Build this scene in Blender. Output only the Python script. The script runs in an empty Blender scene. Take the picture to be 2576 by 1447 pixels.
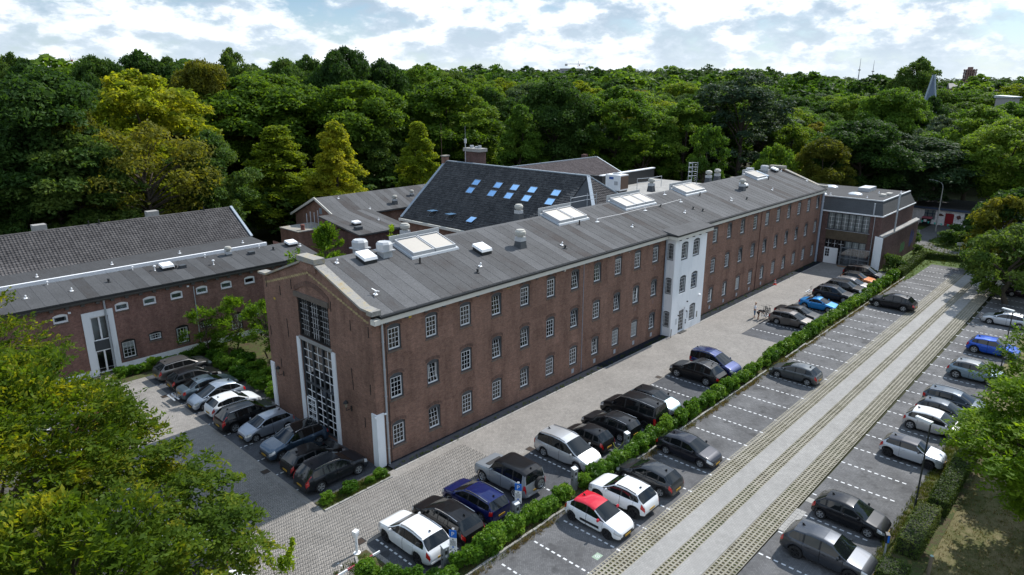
import bpy, math, random
import numpy as np
from mathutils import Vector, Matrix

random.seed(7)
RNG = np.random.default_rng(7)
SC = bpy.context.scene
COL = SC.collection
R = math.radians

# ------------------------------------------------------------------ camera
CAM_LOC = Vector((-23.387, -34.106, 24.440))
YAW, PITCH = 43.226, -16.346
cam_d = bpy.data.cameras.new('camera')
cam = bpy.data.objects.new('camera', cam_d)
COL.objects.link(cam)
cam.location = CAM_LOC
cam.rotation_euler = (R(90 + PITCH), 0, R(YAW - 90))
cam_d.sensor_width = 36
cam_d.lens = 23.99
cam_d.clip_start = 0.3
cam_d.clip_end = 9000
SC.camera = cam
_f = Vector((math.cos(R(PITCH)) * math.cos(R(YAW)), math.cos(R(PITCH)) * math.sin(R(YAW)), math.sin(R(PITCH))))
_r = Vector((math.sin(R(YAW)), -math.cos(R(YAW)), 0))
_u = _r.cross(_f)


def ray(px, py):
    return _f + (px - 1288) / 1716.7 * _r - (py - 723.5) / 1716.7 * _u


def at_dist(px, py, dist):
    """point on the view ray at a horizontal distance from the camera"""
    d = ray(px, py)
    return CAM_LOC + d * (dist / math.hypot(d.x, d.y))


# ------------------------------------------------------------------ light
SUN_EL, SUN_AZ = 45.0, -2.0          # azimuth measured from +X (the far end of the long facade)
wd = bpy.data.worlds.new('World')
SC.world = wd
wd.use_nodes = True
nt = wd.node_tree
nt.nodes.clear()


def N(nt, typ, **kw):
    n = nt.nodes.new(typ)
    for k, v in kw.items():
        if k == 'ins':
            for i, val in v.items():
                n.inputs[i].default_value = val
        else:
            setattr(n, k, v)
    return n


def L(nt, a, b):
    nt.links.new(a, b)


def M_(nt, op, a, b=None, c=None, clamp=False):
    n = nt.nodes.new('ShaderNodeMath')
    n.operation = op
    n.use_clamp = clamp
    for i, v in enumerate((a, b, c)):
        if v is None:
            continue
        if isinstance(v, (int, float)):
            n.inputs[i].default_value = v
        else:
            nt.links.new(v, n.inputs[i])
    return n.outputs[0]


def RAMP(nt, fac, stops, interp='LINEAR'):
    n = nt.nodes.new('ShaderNodeValToRGB')
    n.color_ramp.interpolation = interp
    el = n.color_ramp.elements
    while len(el) > 1:
        el.remove(el[-1])
    for i, (p, c) in enumerate(stops):
        e = el[0] if i == 0 else el.new(p)
        e.position = p
        e.color = (c[0], c[1], c[2], 1) if isinstance(c, (tuple, list)) else (c, c, c, 1)
    nt.links.new(fac, n.inputs[0])
    return n.outputs[0]


def MIX(nt, fac, a, b, mode='MIX'):
    n = nt.nodes.new('ShaderNodeMix')
    n.data_type = 'RGBA'
    n.blend_type = mode
    for idx, v in ((0, fac), (6, a), (7, b)):
        if isinstance(v, (int, float)):
            n.inputs[idx].default_value = v
        elif isinstance(v, (tuple, list)):
            n.inputs[idx].default_value = (v[0], v[1], v[2], 1)
        else:
            nt.links.new(v, n.inputs[idx])
    return n.outputs[2]


sky = N(nt, 'ShaderNodeTexSky', sky_type='NISHITA', sun_disc=False, sun_elevation=R(SUN_EL),
        sun_rotation=R(90 - SUN_AZ), altitude=10, air_density=1.0, dust_density=0.6, ozone_density=1.4)
# broken cumulus: 3-D noise on the sky sphere, flattened towards the horizon, the same in every direction
tc = N(nt, 'ShaderNodeTexCoord')
sep = N(nt, 'ShaderNodeSeparateXYZ')
L(nt, tc.outputs['Generated'], sep.inputs[0])
zp = M_(nt, 'MAXIMUM', sep.outputs[2], 0.0)
k_ = M_(nt, 'DIVIDE', 1.0, M_(nt, 'ADD', M_(nt, 'MULTIPLY', zp, 1.0), 0.55))
cmb = N(nt, 'ShaderNodeCombineXYZ')
L(nt, M_(nt, 'MULTIPLY', sep.outputs[0], k_), cmb.inputs[0])
L(nt, M_(nt, 'MULTIPLY', sep.outputs[1], k_), cmb.inputs[1])
L(nt, M_(nt, 'MULTIPLY', M_(nt, 'MULTIPLY', zp, k_), 1.5), cmb.inputs[2])


def cloud(off, detail):
    v = N(nt, 'ShaderNodeVectorMath', operation='ADD')
    L(nt, cmb.outputs[0], v.inputs[0])
    v.inputs[1].default_value = off
    n = N(nt, 'ShaderNodeTexNoise', ins={'Scale': 6.4, 'Detail': detail, 'Roughness': 0.56, 'Lacunarity': 2.1, 'Distortion': 0.0})
    L(nt, v.outputs[0], n.inputs['Vector'])
    return n.outputs[0]


c0 = cloud((3.1, 1.7, 0.0), 9.0)
c1 = cloud((3.11, 1.69, 0.05), 6.0)      # the cloud towards the light: bright upper edges, grey bases
cover = RAMP(nt, c0, [(0.35, 0.0), (0.45, 0.8), (0.54, 1.0)])
shade = M_(nt, 'ADD', M_(nt, 'MULTIPLY', M_(nt, 'SUBTRACT', c0, c1), 4.6), 0.52, clamp=True)
ccol = RAMP(nt, shade, [(0.0, (4.4, 5.6, 6.9)), (0.35, (6.2, 7.3, 8.5)), (0.58, (10.0, 10.5, 11.0)), (1.0, (13.5, 13.5, 13.4))])
elev = RAMP(nt, sep.outputs[2], [(0.0, (1, 1, 1)), (0.2, (0.92, 0.96, 1.0)), (0.55, (0.68, 0.79, 0.95)), (1.0, (0.58, 0.72, 0.92))])
skyc = MIX(nt, cover, MIX(nt, 1.0, sky.outputs[0], (0.75, 0.92, 1.08), 'MULTIPLY'), MIX(nt, 1.0, ccol, elev, 'MULTIPLY'))
hz = RAMP(nt, sep.outputs[2], [(0.0, 0.8), (0.05, 0.4), (0.12, 0.06), (0.2, 0.0)])
skyf = MIX(nt, hz, skyc, (8.3, 9.3, 10.2))
bg = N(nt, 'ShaderNodeBackground')
bg.inputs[1].default_value = 0.08
L(nt, skyf, bg.inputs[0])
wo = N(nt, 'ShaderNodeOutputWorld')
L(nt, bg.outputs[0], wo.inputs[0])

sun_d = bpy.data.lights.new('sun', 'SUN')
sun_d.energy = 4.2
sun_d.angle = R(0.53)
sun_d.color = (1.0, 0.965, 0.915)
sun = bpy.data.objects.new('sun', sun_d)
COL.objects.link(sun)
sv = Vector((math.cos(R(SUN_EL)) * math.cos(R(SUN_AZ)), math.cos(R(SUN_EL)) * math.sin(R(SUN_AZ)), math.sin(R(SUN_EL))))
sun.rotation_euler = sv.to_track_quat('Z', 'Y').to_euler()
sun.location = (60, -30, 80)
SC.view_settings.view_transform = 'Standard'
SC.view_settings.look = 'None'
SC.view_settings.exposure = 0.4
SC.view_settings.gamma = 1.0
SC.view_settings.use_curve_mapping = False
SC.render.engine = 'CYCLES'
SC.cycles.max_bounces = 6
SC.cycles.diffuse_bounces = 2
SC.cycles.glossy_bounces = 3
SC.cycles.transmission_bounces = 3
SC.cycles.transparent_max_bounces = 8
SC.cycles.caustics_reflective = False
SC.cycles.caustics_refractive = False

# ------------------------------------------------------------------ helpers: things and meshes


def thing(name, label, cat, loc=(0, 0, 0), rz=0.0, group=None):
    o = bpy.data.objects.new(name, None)
    COL.objects.link(o)
    o.empty_display_size = 0.3
    o.location = loc
    o.rotation_euler = (0, 0, rz)
    o['label'] = label
    o['category'] = cat
    if group:
        o['group'] = group
    return o


def tag(o, label=None, cat=None, group=None, kind=None):
    for k, v in (('label', label), ('category', cat), ('group', group), ('kind', kind)):
        if v:
            o[k] = v
    return o


def put(name, mesh, parent=None, loc=(0, 0, 0), rot=(0, 0, 0), scale=(1, 1, 1), world=False):
    o = bpy.data.objects.new(name, mesh)
    COL.objects.link(o)
    if parent is not None:
        o.parent = parent
        if world:
            loc = (loc[0] - parent.location[0], loc[1] - parent.location[1], loc[2] - parent.location[2])
    o.location = loc
    o.rotation_euler = rot
    o.scale = scale
    return o


class MB:
    """collects polygons and links them as ONE mesh object"""

    def __init__(self):
        self.v = []
        self.f = []

    def add(self, verts, faces):
        b = len(self.v)
        self.v.extend(tuple(p) for p in verts)
        self.f.extend(tuple(b + i for i in f) for f in faces)
        return self

    def quad(self, a, b, c, d):
        return self.add([a, b, c, d], [(0, 1, 2, 3)])

    def poly(self, pts):
        return self.add(pts, [tuple(range(len(pts)))])

    def box(self, x0, x1, y0, y1, z0, z1):
        return self.add([(x0, y0, z0), (x1, y0, z0), (x1, y1, z0), (x0, y1, z0), (x0, y0, z1), (x1, y0, z1), (x1, y1, z1), (x0, y1, z1)],
                        [(0, 3, 2, 1), (4, 5, 6, 7), (0, 1, 5, 4), (1, 2, 6, 5), (2, 3, 7, 6), (3, 0, 4, 7)])

    def hexa(self, bot, top):
        """8-corner solid from 4 bottom and 4 top points (counter-clockwise from above)"""
        return self.add(list(bot) + list(top), [(0, 3, 2, 1), (4, 5, 6, 7), (0, 1, 5, 4), (1, 2, 6, 5), (2, 3, 7, 6), (3, 0, 4, 7)])

    def bar(self, p0, p1, w, h=None, up=(0, 0, 1)):
        h = w if h is None else h
        p0 = Vector(p0); p1 = Vector(p1)
        d = (p1 - p0).normalized()
        s = d.cross(Vector(up))
        if s.length < 1e-4:
            s = d.cross(Vector((1, 0, 0)))
        s.normalize()
        t = s.cross(d)
        s = s * (w / 2); t = t * (h / 2)
        return self.hexa([p0 - s - t, p0 + s - t, p1 + s - t, p1 - s - t], [p0 - s + t, p0 + s + t, p1 + s + t, p1 - s + t])

    def tube(self, p0, p1, r0, r1=None, n=8, caps=True):
        r1 = r0 if r1 is None else r1
        p0 = Vector(p0); p1 = Vector(p1)
        d = (p1 - p0).normalized()
        s = d.cross(Vector((0, 0, 1)))
        if s.length < 1e-4:
            s = Vector((1, 0, 0))
        s.normalize()
        t = d.cross(s)
        vs = []
        for p, r in ((p0, r0), (p1, r1)):
            for k in range(n):
                a = 2 * math.pi * k / n
                vs.append(p + s * (r * math.cos(a)) + t * (r * math.sin(a)))
        fs = [(k, k + n, (k + 1) % n + n, (k + 1) % n) for k in range(n)]
        if caps:
            fs.append(tuple(range(n)))
            fs.append(tuple(range(2 * n - 1, n - 1, -1)))
        return self.add(vs, fs)

    def lathe(self, prof, n=12, o=(0, 0, 0), axis='z', caps=True):
        vs = []
        for r, z in prof:
            for k in range(n):
                a = 2 * math.pi * k / n
                c, s = r * math.cos(a), r * math.sin(a)
                p = (c, s, z) if axis == 'z' else ((c, z, s) if axis == 'y' else (z, c, s))
                vs.append((p[0] + o[0], p[1] + o[1], p[2] + o[2]))
        fs = []
        for i in range(len(prof) - 1):
            for k in range(n):
                fs.append((i * n + k, i * n + (k + 1) % n, (i + 1) * n + (k + 1) % n, (i + 1) * n + k))
        if caps and prof[0][0] > 1e-4:
            fs.append(tuple(range(n - 1, -1, -1)))
        if caps and prof[-1][0] > 1e-4:
            fs.append(tuple((len(prof) - 1) * n + k for k in range(n)))
        return self.add(vs, fs)

    def mesh(self, name, mat, smooth=False, off=(0, 0, 0), sharp=None):
        me = bpy.data.meshes.new(name)
        vs = self.v
        if any(off):
            vs = [(p[0] - off[0], p[1] - off[1], p[2] - off[2]) for p in vs]
        me.from_pydata([tuple(p) for p in vs], [], self.f)
        me.validate()
        if mat is not None:
            me.materials.append(mat)
        if smooth:
            me.polygons.foreach_set('use_smooth', [True] * len(me.polygons))
            me.set_sharp_from_angle(angle=R(sharp or 40))
        return me

    def build(self, name, mat, parent=None, world=True, smooth=False, sharp=None):
        off = tuple(parent.location) if (parent is not None and world) else (0, 0, 0)
        return put(name, self.mesh(name, mat, smooth, off, sharp), parent)


def np_mesh(name, verts, quads, mat, smooth=False):
    """fast mesh from numpy arrays: verts (n,3), quads (m,3 or 4)"""
    me = bpy.data.meshes.new(name)
    nv, nf, k = len(verts), len(quads), quads.shape[1]
    me.vertices.add(nv)
    me.vertices.foreach_set('co', np.ascontiguousarray(verts, dtype=np.float32).ravel())
    me.loops.add(nf * k)
    me.loops.foreach_set('vertex_index', np.ascontiguousarray(quads, dtype=np.int32).ravel())
    me.polygons.add(nf)
    me.polygons.foreach_set('loop_start', np.arange(0, nf * k, k, dtype=np.int32))
    if smooth:
        me.polygons.foreach_set('use_smooth', np.ones(nf, dtype=bool))
    me.update(calc_edges=True)
    if mat is not None:
        me.materials.append(mat)
    return me


# ------------------------------------------------------------------ materials
MATS = {}


def _base(name):
    m = bpy.data.materials.new(name)
    m.use_nodes = True
    t = m.node_tree
    b = t.nodes['Principled BSDF']
    return m, t, b


def setp(b, **kw):
    names = {'rough': 'Roughness', 'metal': 'Metallic', 'spec': 'Specular IOR Level', 'coat': 'Coat Weight', 'coatr': 'Coat Roughness', 'ior': 'IOR'}
    for k, v in kw.items():
        b.inputs[names[k]].default_value = v


def pos_node(t):
    g = N(t, 'ShaderNodeNewGeometry')
    return g.outputs['Position']


def noise(t, vec, scale, detail=4, rough=0.55):
    n = N(t, 'ShaderNodeTexNoise', ins={'Scale': scale, 'Detail': detail, 'Roughness': rough})
    if vec is not None:
        L(t, vec, n.inputs['Vector'])
    return n.outputs[0]


def bump(t, b, h, strength=0.3, dist=0.02):
    n = N(t, 'ShaderNodeBump', ins={'Strength': strength, 'Distance': dist})
    L(t, h, n.inputs['Height'])
    L(t, n.outputs[0], b.inputs['Normal'])


def plain(name, col, var=0.18, scale=3.0, rough=0.6, rnd=0.0, **kw):
    """one colour, slightly uneven, worn by noise"""
    if name in MATS:
        return MATS[name]
    m, t, b = _base(name)
    tcn = N(t, 'ShaderNodeTexCoord')
    nz = noise(t, tcn.outputs['Object'], scale, 5)
    f = M_(t, 'ADD', M_(t, 'MULTIPLY', M_(t, 'SUBTRACT', nz, 0.5), var * 2), 1.0)
    if rnd:
        oi = N(t, 'ShaderNodeObjectInfo')
        f = M_(t, 'MULTIPLY', f, M_(t, 'ADD', M_(t, 'MULTIPLY', M_(t, 'SUBTRACT', oi.outputs['Random'], 0.5), rnd * 2), 1.0))
    c = MIX(t, 1.0, col, f, 'MULTIPLY')
    L(t, c, b.inputs['Base Color'])
    setp(b, rough=rough, **kw)
    MATS[name] = m
    return m


def brick_mat(name, c1, c2, mortar, stain=0.5, horizontal=False, bw=0.22, bh=0.066):
    m, t, b = _base(name)
    p = pos_node(t)
    s = N(t, 'ShaderNodeSeparateXYZ')
    L(t, p, s.inputs[0])
    u = M_(t, 'ADD', s.outputs[0], s.outputs[1])
    c = N(t, 'ShaderNodeCombineXYZ')
    L(t, u, c.inputs[0]); L(t, s.outputs[2], c.inputs[1])
    br = N(t, 'ShaderNodeTexBrick', ins={'Scale': 1.0, 'Mortar Size': 0.007, 'Mortar Smooth': 0.3, 'Bias': -0.1, 'Brick Width': bw, 'Row Height': bh,
                                        'Color1': (*c1, 1), 'Color2': (*c2, 1), 'Mortar': (*mortar, 1)})
    L(t, c.outputs[0], br.inputs['Vector'])
    # vertical streaks and blotches of weathering
    mp = N(t, 'ShaderNodeMapping')
    mp.inputs['Scale'].default_value = (1.0, 1.0, 0.22)
    L(t, p, mp.inputs[0])
    n1 = noise(t, mp.outputs[0], 0.9, 6, 0.62)
    n2 = noise(t, p, 3.5, 4, 0.6)
    n3 = noise(t, p, 9.0, 4, 0.75)
    f = RAMP(t, n1, [(0.25, 1.0 - stain), (0.5, 1.0), (0.8, 1.0 + stain * 0.55)])
    f2 = RAMP(t, n2, [(0.3, 0.84), (0.7, 1.16)])
    f3 = RAMP(t, n3, [(0.3, 0.75), (0.7, 1.25)])
    # patches of later repair, in courses
    cs_ = N(t, 'ShaderNodeVectorMath', operation='SNAP')
    L(t, c.outputs[0], cs_.inputs[0])
    cs_.inputs[1].default_value = (1.7, 0.95, 1.0)
    wn = N(t, 'ShaderNodeTexWhiteNoise', noise_dimensions='3D')
    L(t, cs_.outputs[0], wn.inputs['Vector'])
    f4 = RAMP(t, wn.outputs[0], [(0.0, 0.86), (0.14, 1.0), (0.84, 1.0), (1.0, 1.16)])
    col = MIX(t, 1.0, MIX(t, 1.0, MIX(t, 1.0, br.outputs[0], f, 'MULTIPLY'), f2, 'MULTIPLY'), f3, 'MULTIPLY')
    col = MIX(t, 1.0, col, f4, 'MULTIPLY')
    L(t, col, b.inputs['Base Color'])
    setp(b, rough=0.9, spec=0.2)
    bump(t, b, br.outputs['Fac'], -0.35, 0.01)
    MATS[name] = m
    return m


def herringbone_mat(name, c1, c2, joint, size=0.105, rough=0.85, patch=0.14, rot=45, oil=0.0):
    m, t, b = _base(name)
    p = pos_node(t)
    mp = N(t, 'ShaderNodeMapping')
    mp.inputs['Rotation'].default_value = (0, 0, R(rot))
    mp.inputs['Scale'].default_value = (1 / size, 1 / size, 0)
    L(t, p, mp.inputs[0])
    s = N(t, 'ShaderNodeSeparateXYZ')
    L(t, mp.outputs[0], s.inputs[0])
    i = M_(t, 'FLOOR', s.outputs[0]); j = M_(t, 'FLOOR', s.outputs[1])
    fx = M_(t, 'SUBTRACT', s.outputs[0], i); fy = M_(t, 'SUBTRACT', s.outputs[1], j)
    k = M_(t, 'FLOORED_MODULO', M_(t, 'SUBTRACT', i, j), 4.0)
    eq = lambda v: M_(t, 'COMPARE', k, v, 0.1)
    k0, k1, k2, k3 = eq(0.0), eq(1.0), eq(2.0), eq(3.0)
    hor = M_(t, 'ADD', k0, k1)
    big = lambda q: M_(t, 'MULTIPLY', q, 9.0)
    # distance to the joints of the brick this point lies in
    dl = M_(t, 'ADD', fx, big(k1)); dr = M_(t, 'ADD', M_(t, 'SUBTRACT', 1.0, fx), big(k0))
    db = M_(t, 'ADD', fy, big(k2)); dt = M_(t, 'ADD', M_(t, 'SUBTRACT', 1.0, fy), big(k3))
    d = M_(t, 'MINIMUM', M_(t, 'MINIMUM', dl, dr), M_(t, 'MINIMUM', db, dt))
    jm = RAMP(t, d, [(0.03, 0.0), (0.1, 1.0)])
    idc = N(t, 'ShaderNodeCombineXYZ')
    L(t, M_(t, 'SUBTRACT', i, k1), idc.inputs[0]); L(t, M_(t, 'SUBTRACT', j, k2), idc.inputs[1]); L(t, hor, idc.inputs[2])
    wn = N(t, 'ShaderNodeTexWhiteNoise', noise_dimensions='3D')
    L(t, idc.outputs[0], wn.inputs['Vector'])
    col = MIX(t, wn.outputs[0], c1, c2)
    n1 = noise(t, p, 0.35, 5, 0.6)
    n2 = noise(t, p, 2.2, 5, 0.65)
    f = RAMP(t, n1, [(0.3, 1 - patch), (0.7, 1 + patch)])
    f2 = RAMP(t, n2, [(0.3, 0.9), (0.7, 1.1)])
    col = MIX(t, 1.0, MIX(t, 1.0, col, f, 'MULTIPLY'), f2, 'MULTIPLY')
    if oil:
        n6 = noise(t, p, 0.9, 3, 0.5)
        n7 = noise(t, p, 0.75, 5, 0.7)
        col = MIX(t, 1.0, col, RAMP(t, n6, [(0.6, 1.0), (0.68, 1 - oil)]), 'MULTIPLY')
        col = MIX(t, RAMP(t, n7, [(0.56, 0.0), (0.72, 0.35)]), col, (0.2, 0.195, 0.19))
    col = MIX(t, jm, joint, col)
    L(t, col, b.inputs['Base Color'])
    setp(b, rough=rough, spec=0.25)
    bump(t, b, jm, 0.25, 0.006)
    MATS[name] = m
    return m


def patchy(name, stops, scale=0.5, scale2=4.0, rough=0.9, stretch=(1, 1, 1), b_str=0.3, b_scale=20, fine=0.22, fscale=30):
    """colours chosen by large noise, broken by small noise"""
    m, t, b = _base(name)
    p = pos_node(t)
    mp = N(t, 'ShaderNodeMapping')
    mp.inputs['Scale'].default_value = stretch
    L(t, p, mp.inputs[0])
    n1 = noise(t, mp.outputs[0], scale, 6, 0.62)
    n2 = noise(t, mp.outputs[0], scale2, 5, 0.65)
    mixn = M_(t, 'ADD', M_(t, 'MULTIPLY', n1, 0.6), M_(t, 'MULTIPLY', n2, 0.4))
    col = RAMP(t, mixn, stops)
    n3 = noise(t, p, fscale, 3, 0.7)
    col = MIX(t, 1.0, col, RAMP(t, n3, [(0.3, 1 - fine), (0.7, 1 + fine)]), 'MULTIPLY')
    L(t, col, b.inputs['Base Color'])
    setp(b, rough=rough, spec=0.2)
    n4 = noise(t, p, b_scale, 4, 0.7)
    bump(t, b, n4, b_str, 0.02)
    MATS[name] = m
    return m


def felt_mat(name, ca, cb, moss=(0.12, 0.105, 0.1)):
    """mineral roofing felt: each sheet has its own tone, streaked down the slope"""
    m, t, b = _base(name)
    p = pos_node(t)
    oi = N(t, 'ShaderNodeObjectInfo')
    n1 = noise(t, p, 0.45, 6, 0.62)
    n2 = noise(t, p, 9.0, 5, 0.75)
    mp = N(t, 'ShaderNodeMapping')
    mp.inputs['Scale'].default_value = (7.0, 0.5, 0.5)
    L(t, p, mp.inputs[0])
    n5 = noise(t, mp.outputs[0], 1.0, 5, 0.7)
    sel = M_(t, 'ADD', M_(t, 'ADD', M_(t, 'MULTIPLY', oi.outputs['Random'], 0.38), M_(t, 'MULTIPLY', n1, 0.5)), M_(t, 'MULTIPLY', n5, 0.38))
    col = RAMP(t, sel, [(0.4, moss), (0.55, ca), (0.85, cb)])
    col = MIX(t, 1.0, col, RAMP(t, n2, [(0.3, 0.72), (0.7, 1.28)]), 'MULTIPLY')
    L(t, col, b.inputs['Base Color'])
    setp(b, rough=0.92, spec=0.2)
    bump(t, b, noise(t, p, 40, 3, 0.7), 0.35, 0.01)
    MATS[name] = m
    return m


def tile_mat(name, ca, cb, cc, cell=(0.27, 0.35)):
    """fired tiles: tone by tile (object or cell), lichen by noise"""
    m, t, b = _base(name)
    p = pos_node(t)
    vm = N(t, 'ShaderNodeVectorMath', operation='SNAP')
    L(t, p, vm.inputs[0])
    vm.inputs[1].default_value = (0.31, 0.31, 0.31)
    wn = N(t, 'ShaderNodeTexWhiteNoise', noise_dimensions='3D')
    L(t, vm.outputs[0], wn.inputs['Vector'])
    n1 = noise(t, p, 0.6, 5, 0.6)
    n2 = noise(t, p, 6.0, 5, 0.7)
    sel = M_(t, 'ADD', M_(t, 'MULTIPLY', wn.outputs[0], 0.4), M_(t, 'MULTIPLY', n1, 0.6))
    col = RAMP(t, sel, [(0.25, ca), (0.5, cb), (0.8, cc)])
    col = MIX(t, 1.0, col, RAMP(t, n2, [(0.3, 0.8), (0.7, 1.2)]), 'MULTIPLY')
    L(t, col, b.inputs['Base Color'])
    setp(b, rough=0.75, spec=0.35)
    MATS[name] = m
    return m


def glass_mat(name='window_glass', tint=(0.75, 0.82, 0.85), refl=1.0):
    m, t, b = _base(name)
    t.nodes.remove(b)
    out = t.nodes['Material Output']
    fr = N(t, 'ShaderNodeFresnel', ins={'IOR': 1.6})
    tr = N(t, 'ShaderNodeBsdfTransparent'); tr.inputs[0].default_value = (*tint, 1)
    gl = N(t, 'ShaderNodeBsdfGlossy'); gl.inputs['Roughness'].default_value = 0.02
    gl.inputs[0].default_value = (0.95, 0.97, 1.0, 1)
    mx = N(t, 'ShaderNodeMixShader')
    L(t, M_(t, 'MULTIPLY', fr.outputs[0], refl, clamp=True), mx.inputs[0])
    L(t, tr.outputs[0], mx.inputs[1]); L(t, gl.outputs[0], mx.inputs[2])
    L(t, mx.outputs[0], out.inputs[0])
    MATS[name] = m
    return m


def leaf_mat(name, dark, light, tip, transl=0.32, spread=0.5, clump=0.35, rough=0.6, tint=(1.35, 1.25, 0.45), hi=0.72):
    """leaf green varied by tree (object), by branch clump and by leaf"""
    m, t, b = _base(name)
    out = t.nodes['Material Output']
    p = pos_node(t)
    oi = N(t, 'ShaderNodeObjectInfo')
    n1 = noise(t, p, clump, 4, 0.6)
    wn = noise(t, p, 5.0, 3, 0.8)
    sel = M_(t, 'ADD', M_(t, 'ADD', M_(t, 'MULTIPLY', M_(t, 'SUBTRACT', oi.outputs['Random'], 0.5), spread * 0.5), M_(t, 'MULTIPLY', n1, 0.6)), M_(t, 'MULTIPLY', wn, 0.4))
    col = RAMP(t, sel, [(0.3, dark), (0.52, light), (hi, tip)])
    L(t, col, b.inputs['Base Color'])
    setp(b, rough=rough, spec=0.12)
    tl = N(t, 'ShaderNodeBsdfTranslucent')
    L(t, MIX(t, 1.0, col, tint, 'MULTIPLY'), tl.inputs[0])
    mx = N(t, 'ShaderNodeMixShader'); mx.inputs[0].default_value = transl + .1
    L(t, b.outputs[0], mx.inputs[1]); L(t, tl.outputs[0], mx.inputs[2])
    L(t, mx.outputs[0], out.inputs[0])
    MATS[name] = m
    return m


def paint(col, metal=0.0, rough=0.28, coat=1.0):
    dk = max(col) < 0.02
    coat = 0.55 if dk else coat
    key = 'car_paint_%d_%d_%d_%d' % (col[0] * 1000, col[1] * 1000, col[2] * 1000, metal * 10)
    if key in MATS:
        return MATS[key]
    m, t, b = _base(key)
    tcn = N(t, 'ShaderNodeTexCoord')
    nz = noise(t, tcn.outputs['Object'], 2.2, 5, 0.65)
    # a thin, uneven film of dust
    dust = RAMP(t, nz, [(0.5, 0.0), (0.85, 0.008 if dk else 0.035)])
    L(t, MIX(t, dust, col, (0.22, 0.21, 0.19)), b.inputs['Base Color'])
    setp(b, rough=rough + .1, metal=metal, coat=coat, coatr=0.03, spec=0.12)
    MATS[key] = m
    return m


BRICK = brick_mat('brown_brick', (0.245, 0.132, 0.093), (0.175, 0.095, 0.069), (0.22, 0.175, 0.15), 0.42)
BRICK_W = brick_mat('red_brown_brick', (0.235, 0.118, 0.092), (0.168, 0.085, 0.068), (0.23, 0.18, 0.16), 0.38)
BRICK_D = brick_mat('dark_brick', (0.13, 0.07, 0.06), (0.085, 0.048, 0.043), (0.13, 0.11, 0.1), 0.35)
BRICK_LINTEL = brick_mat('lintel_brick', (0.15, 0.08, 0.06), (0.1, 0.055, 0.043), (0.16, 0.13, 0.11), 0.3, bw=0.066, bh=0.22)
YELLOW_BRICK = plain('yellow_brick', (0.36, 0.28, 0.14), 0.3, 6, 0.9, rnd=0.2)
STONE = patchy('weathered_stone', [(0.32, (0.17, 0.165, 0.155)), (0.48, (0.3, 0.29, 0.27)), (0.58, (0.34, 0.3, 0.22)), (0.68, (0.34, 0.23, 0.08))], 1.2, 6.0)
SASH = plain('sash_paint', (0.7, 0.71, 0.72), 0.1, 2.0, 0.55)
SILL = plain('sill_stone', (0.13, 0.105, 0.085), 0.3, 4, 0.9)
WHITE = plain('white_paint', (0.84, 0.85, 0.86), 0.08, 2.0, 0.55)
WHITE_WALL = patchy('white_render', [(0.3, (0.62, 0.64, 0.65)), (0.46, (0.79, 0.81, 0.83)), (0.7, (0.86, 0.87, 0.88))], 0.7, 3.0, 0.85, (1, 1, 0.25), 0.1, 25, 0.05)
CREAM = plain('cornice_paint', (0.62, 0.6, 0.54), 0.14, 1.2, 0.6)
GREYFRAME = plain('slate_grey_paint', (0.055, 0.062, 0.07), 0.15, 3.0, 0.5)
DARKFRAME = plain('black_paint', (0.012, 0.013, 0.014), 0.2, 3.0, 0.5)
IRON = plain('black_iron', (0.01, 0.01, 0.011), 0.2, 5.0, 0.6)
GUTTER = plain('black_gutter', (0.018, 0.02, 0.022), 0.3, 2.0, 0.45)
ZINC = plain('zinc_metal', (0.42, 0.45, 0.48), 0.16, 2.5, 0.5, metal=0.35)
LEAD = plain('lead_flashing', (0.26, 0.31, 0.36), 0.3, 3.0, 0.6, metal=0.2)
ALU = plain('pale_aluminium', (0.5, 0.51, 0.52), 0.1, 2.0, 0.42, metal=0.25)
HOOD = plain('vent_plastic', (0.44, 0.45, 0.46), 0.14, 3.0, 0.6, rnd=0.08)
MUSH = plain('beige_vent', (0.42, 0.41, 0.37), 0.2, 3.0, 0.7, rnd=0.1)
FELT = felt_mat('grey_roofing_felt', (0.08, 0.08, 0.081), (0.118, 0.119, 0.122), (0.062, 0.055, 0.053))
FELT_D = felt_mat('dark_roofing_felt', (0.06, 0.061, 0.063), (0.088, 0.09, 0.093), (0.05, 0.047, 0.046))
TILE_GREY = tile_mat('weathered_pantile', (0.05, 0.046, 0.047), (0.075, 0.07, 0.07), (0.115, 0.107, 0.105))
TILE_BLACK = tile_mat('black_pantile', (0.03, 0.032, 0.035), (0.05, 0.052, 0.055), (0.085, 0.088, 0.09))
TILE_RED = tile_mat('purple_pantile', (0.055, 0.042, 0.045), (0.085, 0.068, 0.071), (0.13, 0.105, 0.107))
GLASS = glass_mat(tint=(0.72, 0.78, 0.8))
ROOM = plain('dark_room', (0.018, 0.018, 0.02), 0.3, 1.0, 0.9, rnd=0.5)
BLIND = plain('pale_curtain', (0.66, 0.66, 0.64), 0.15, 4.0, 0.9, rnd=0.5)
BLACK = plain('black_plastic', (0.012, 0.012, 0.013), 0.2, 3.0, 0.55)
CONCRETE = patchy('pale_concrete', [(0.3, (0.24, 0.235, 0.22)), (0.6, (0.36, 0.35, 0.33)), (0.75, (0.42, 0.41, 0.39))], 0.8, 5.0)

# ------------------------------------------------------------------ the ground
GZ = 0.04          # top of the paved surfaces


def sheet(name, pts, z, mat, kind='structure'):
    mb = MB().poly([(x, y, z) for x, y in pts])
    o = mb.build(name, mat, None)
    o['kind'] = kind
    return o


def rect(x0, x1, y0, y1):
    return [(x0, y0), (x1, y0), (x1, y1), (x0, y1)]


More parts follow.
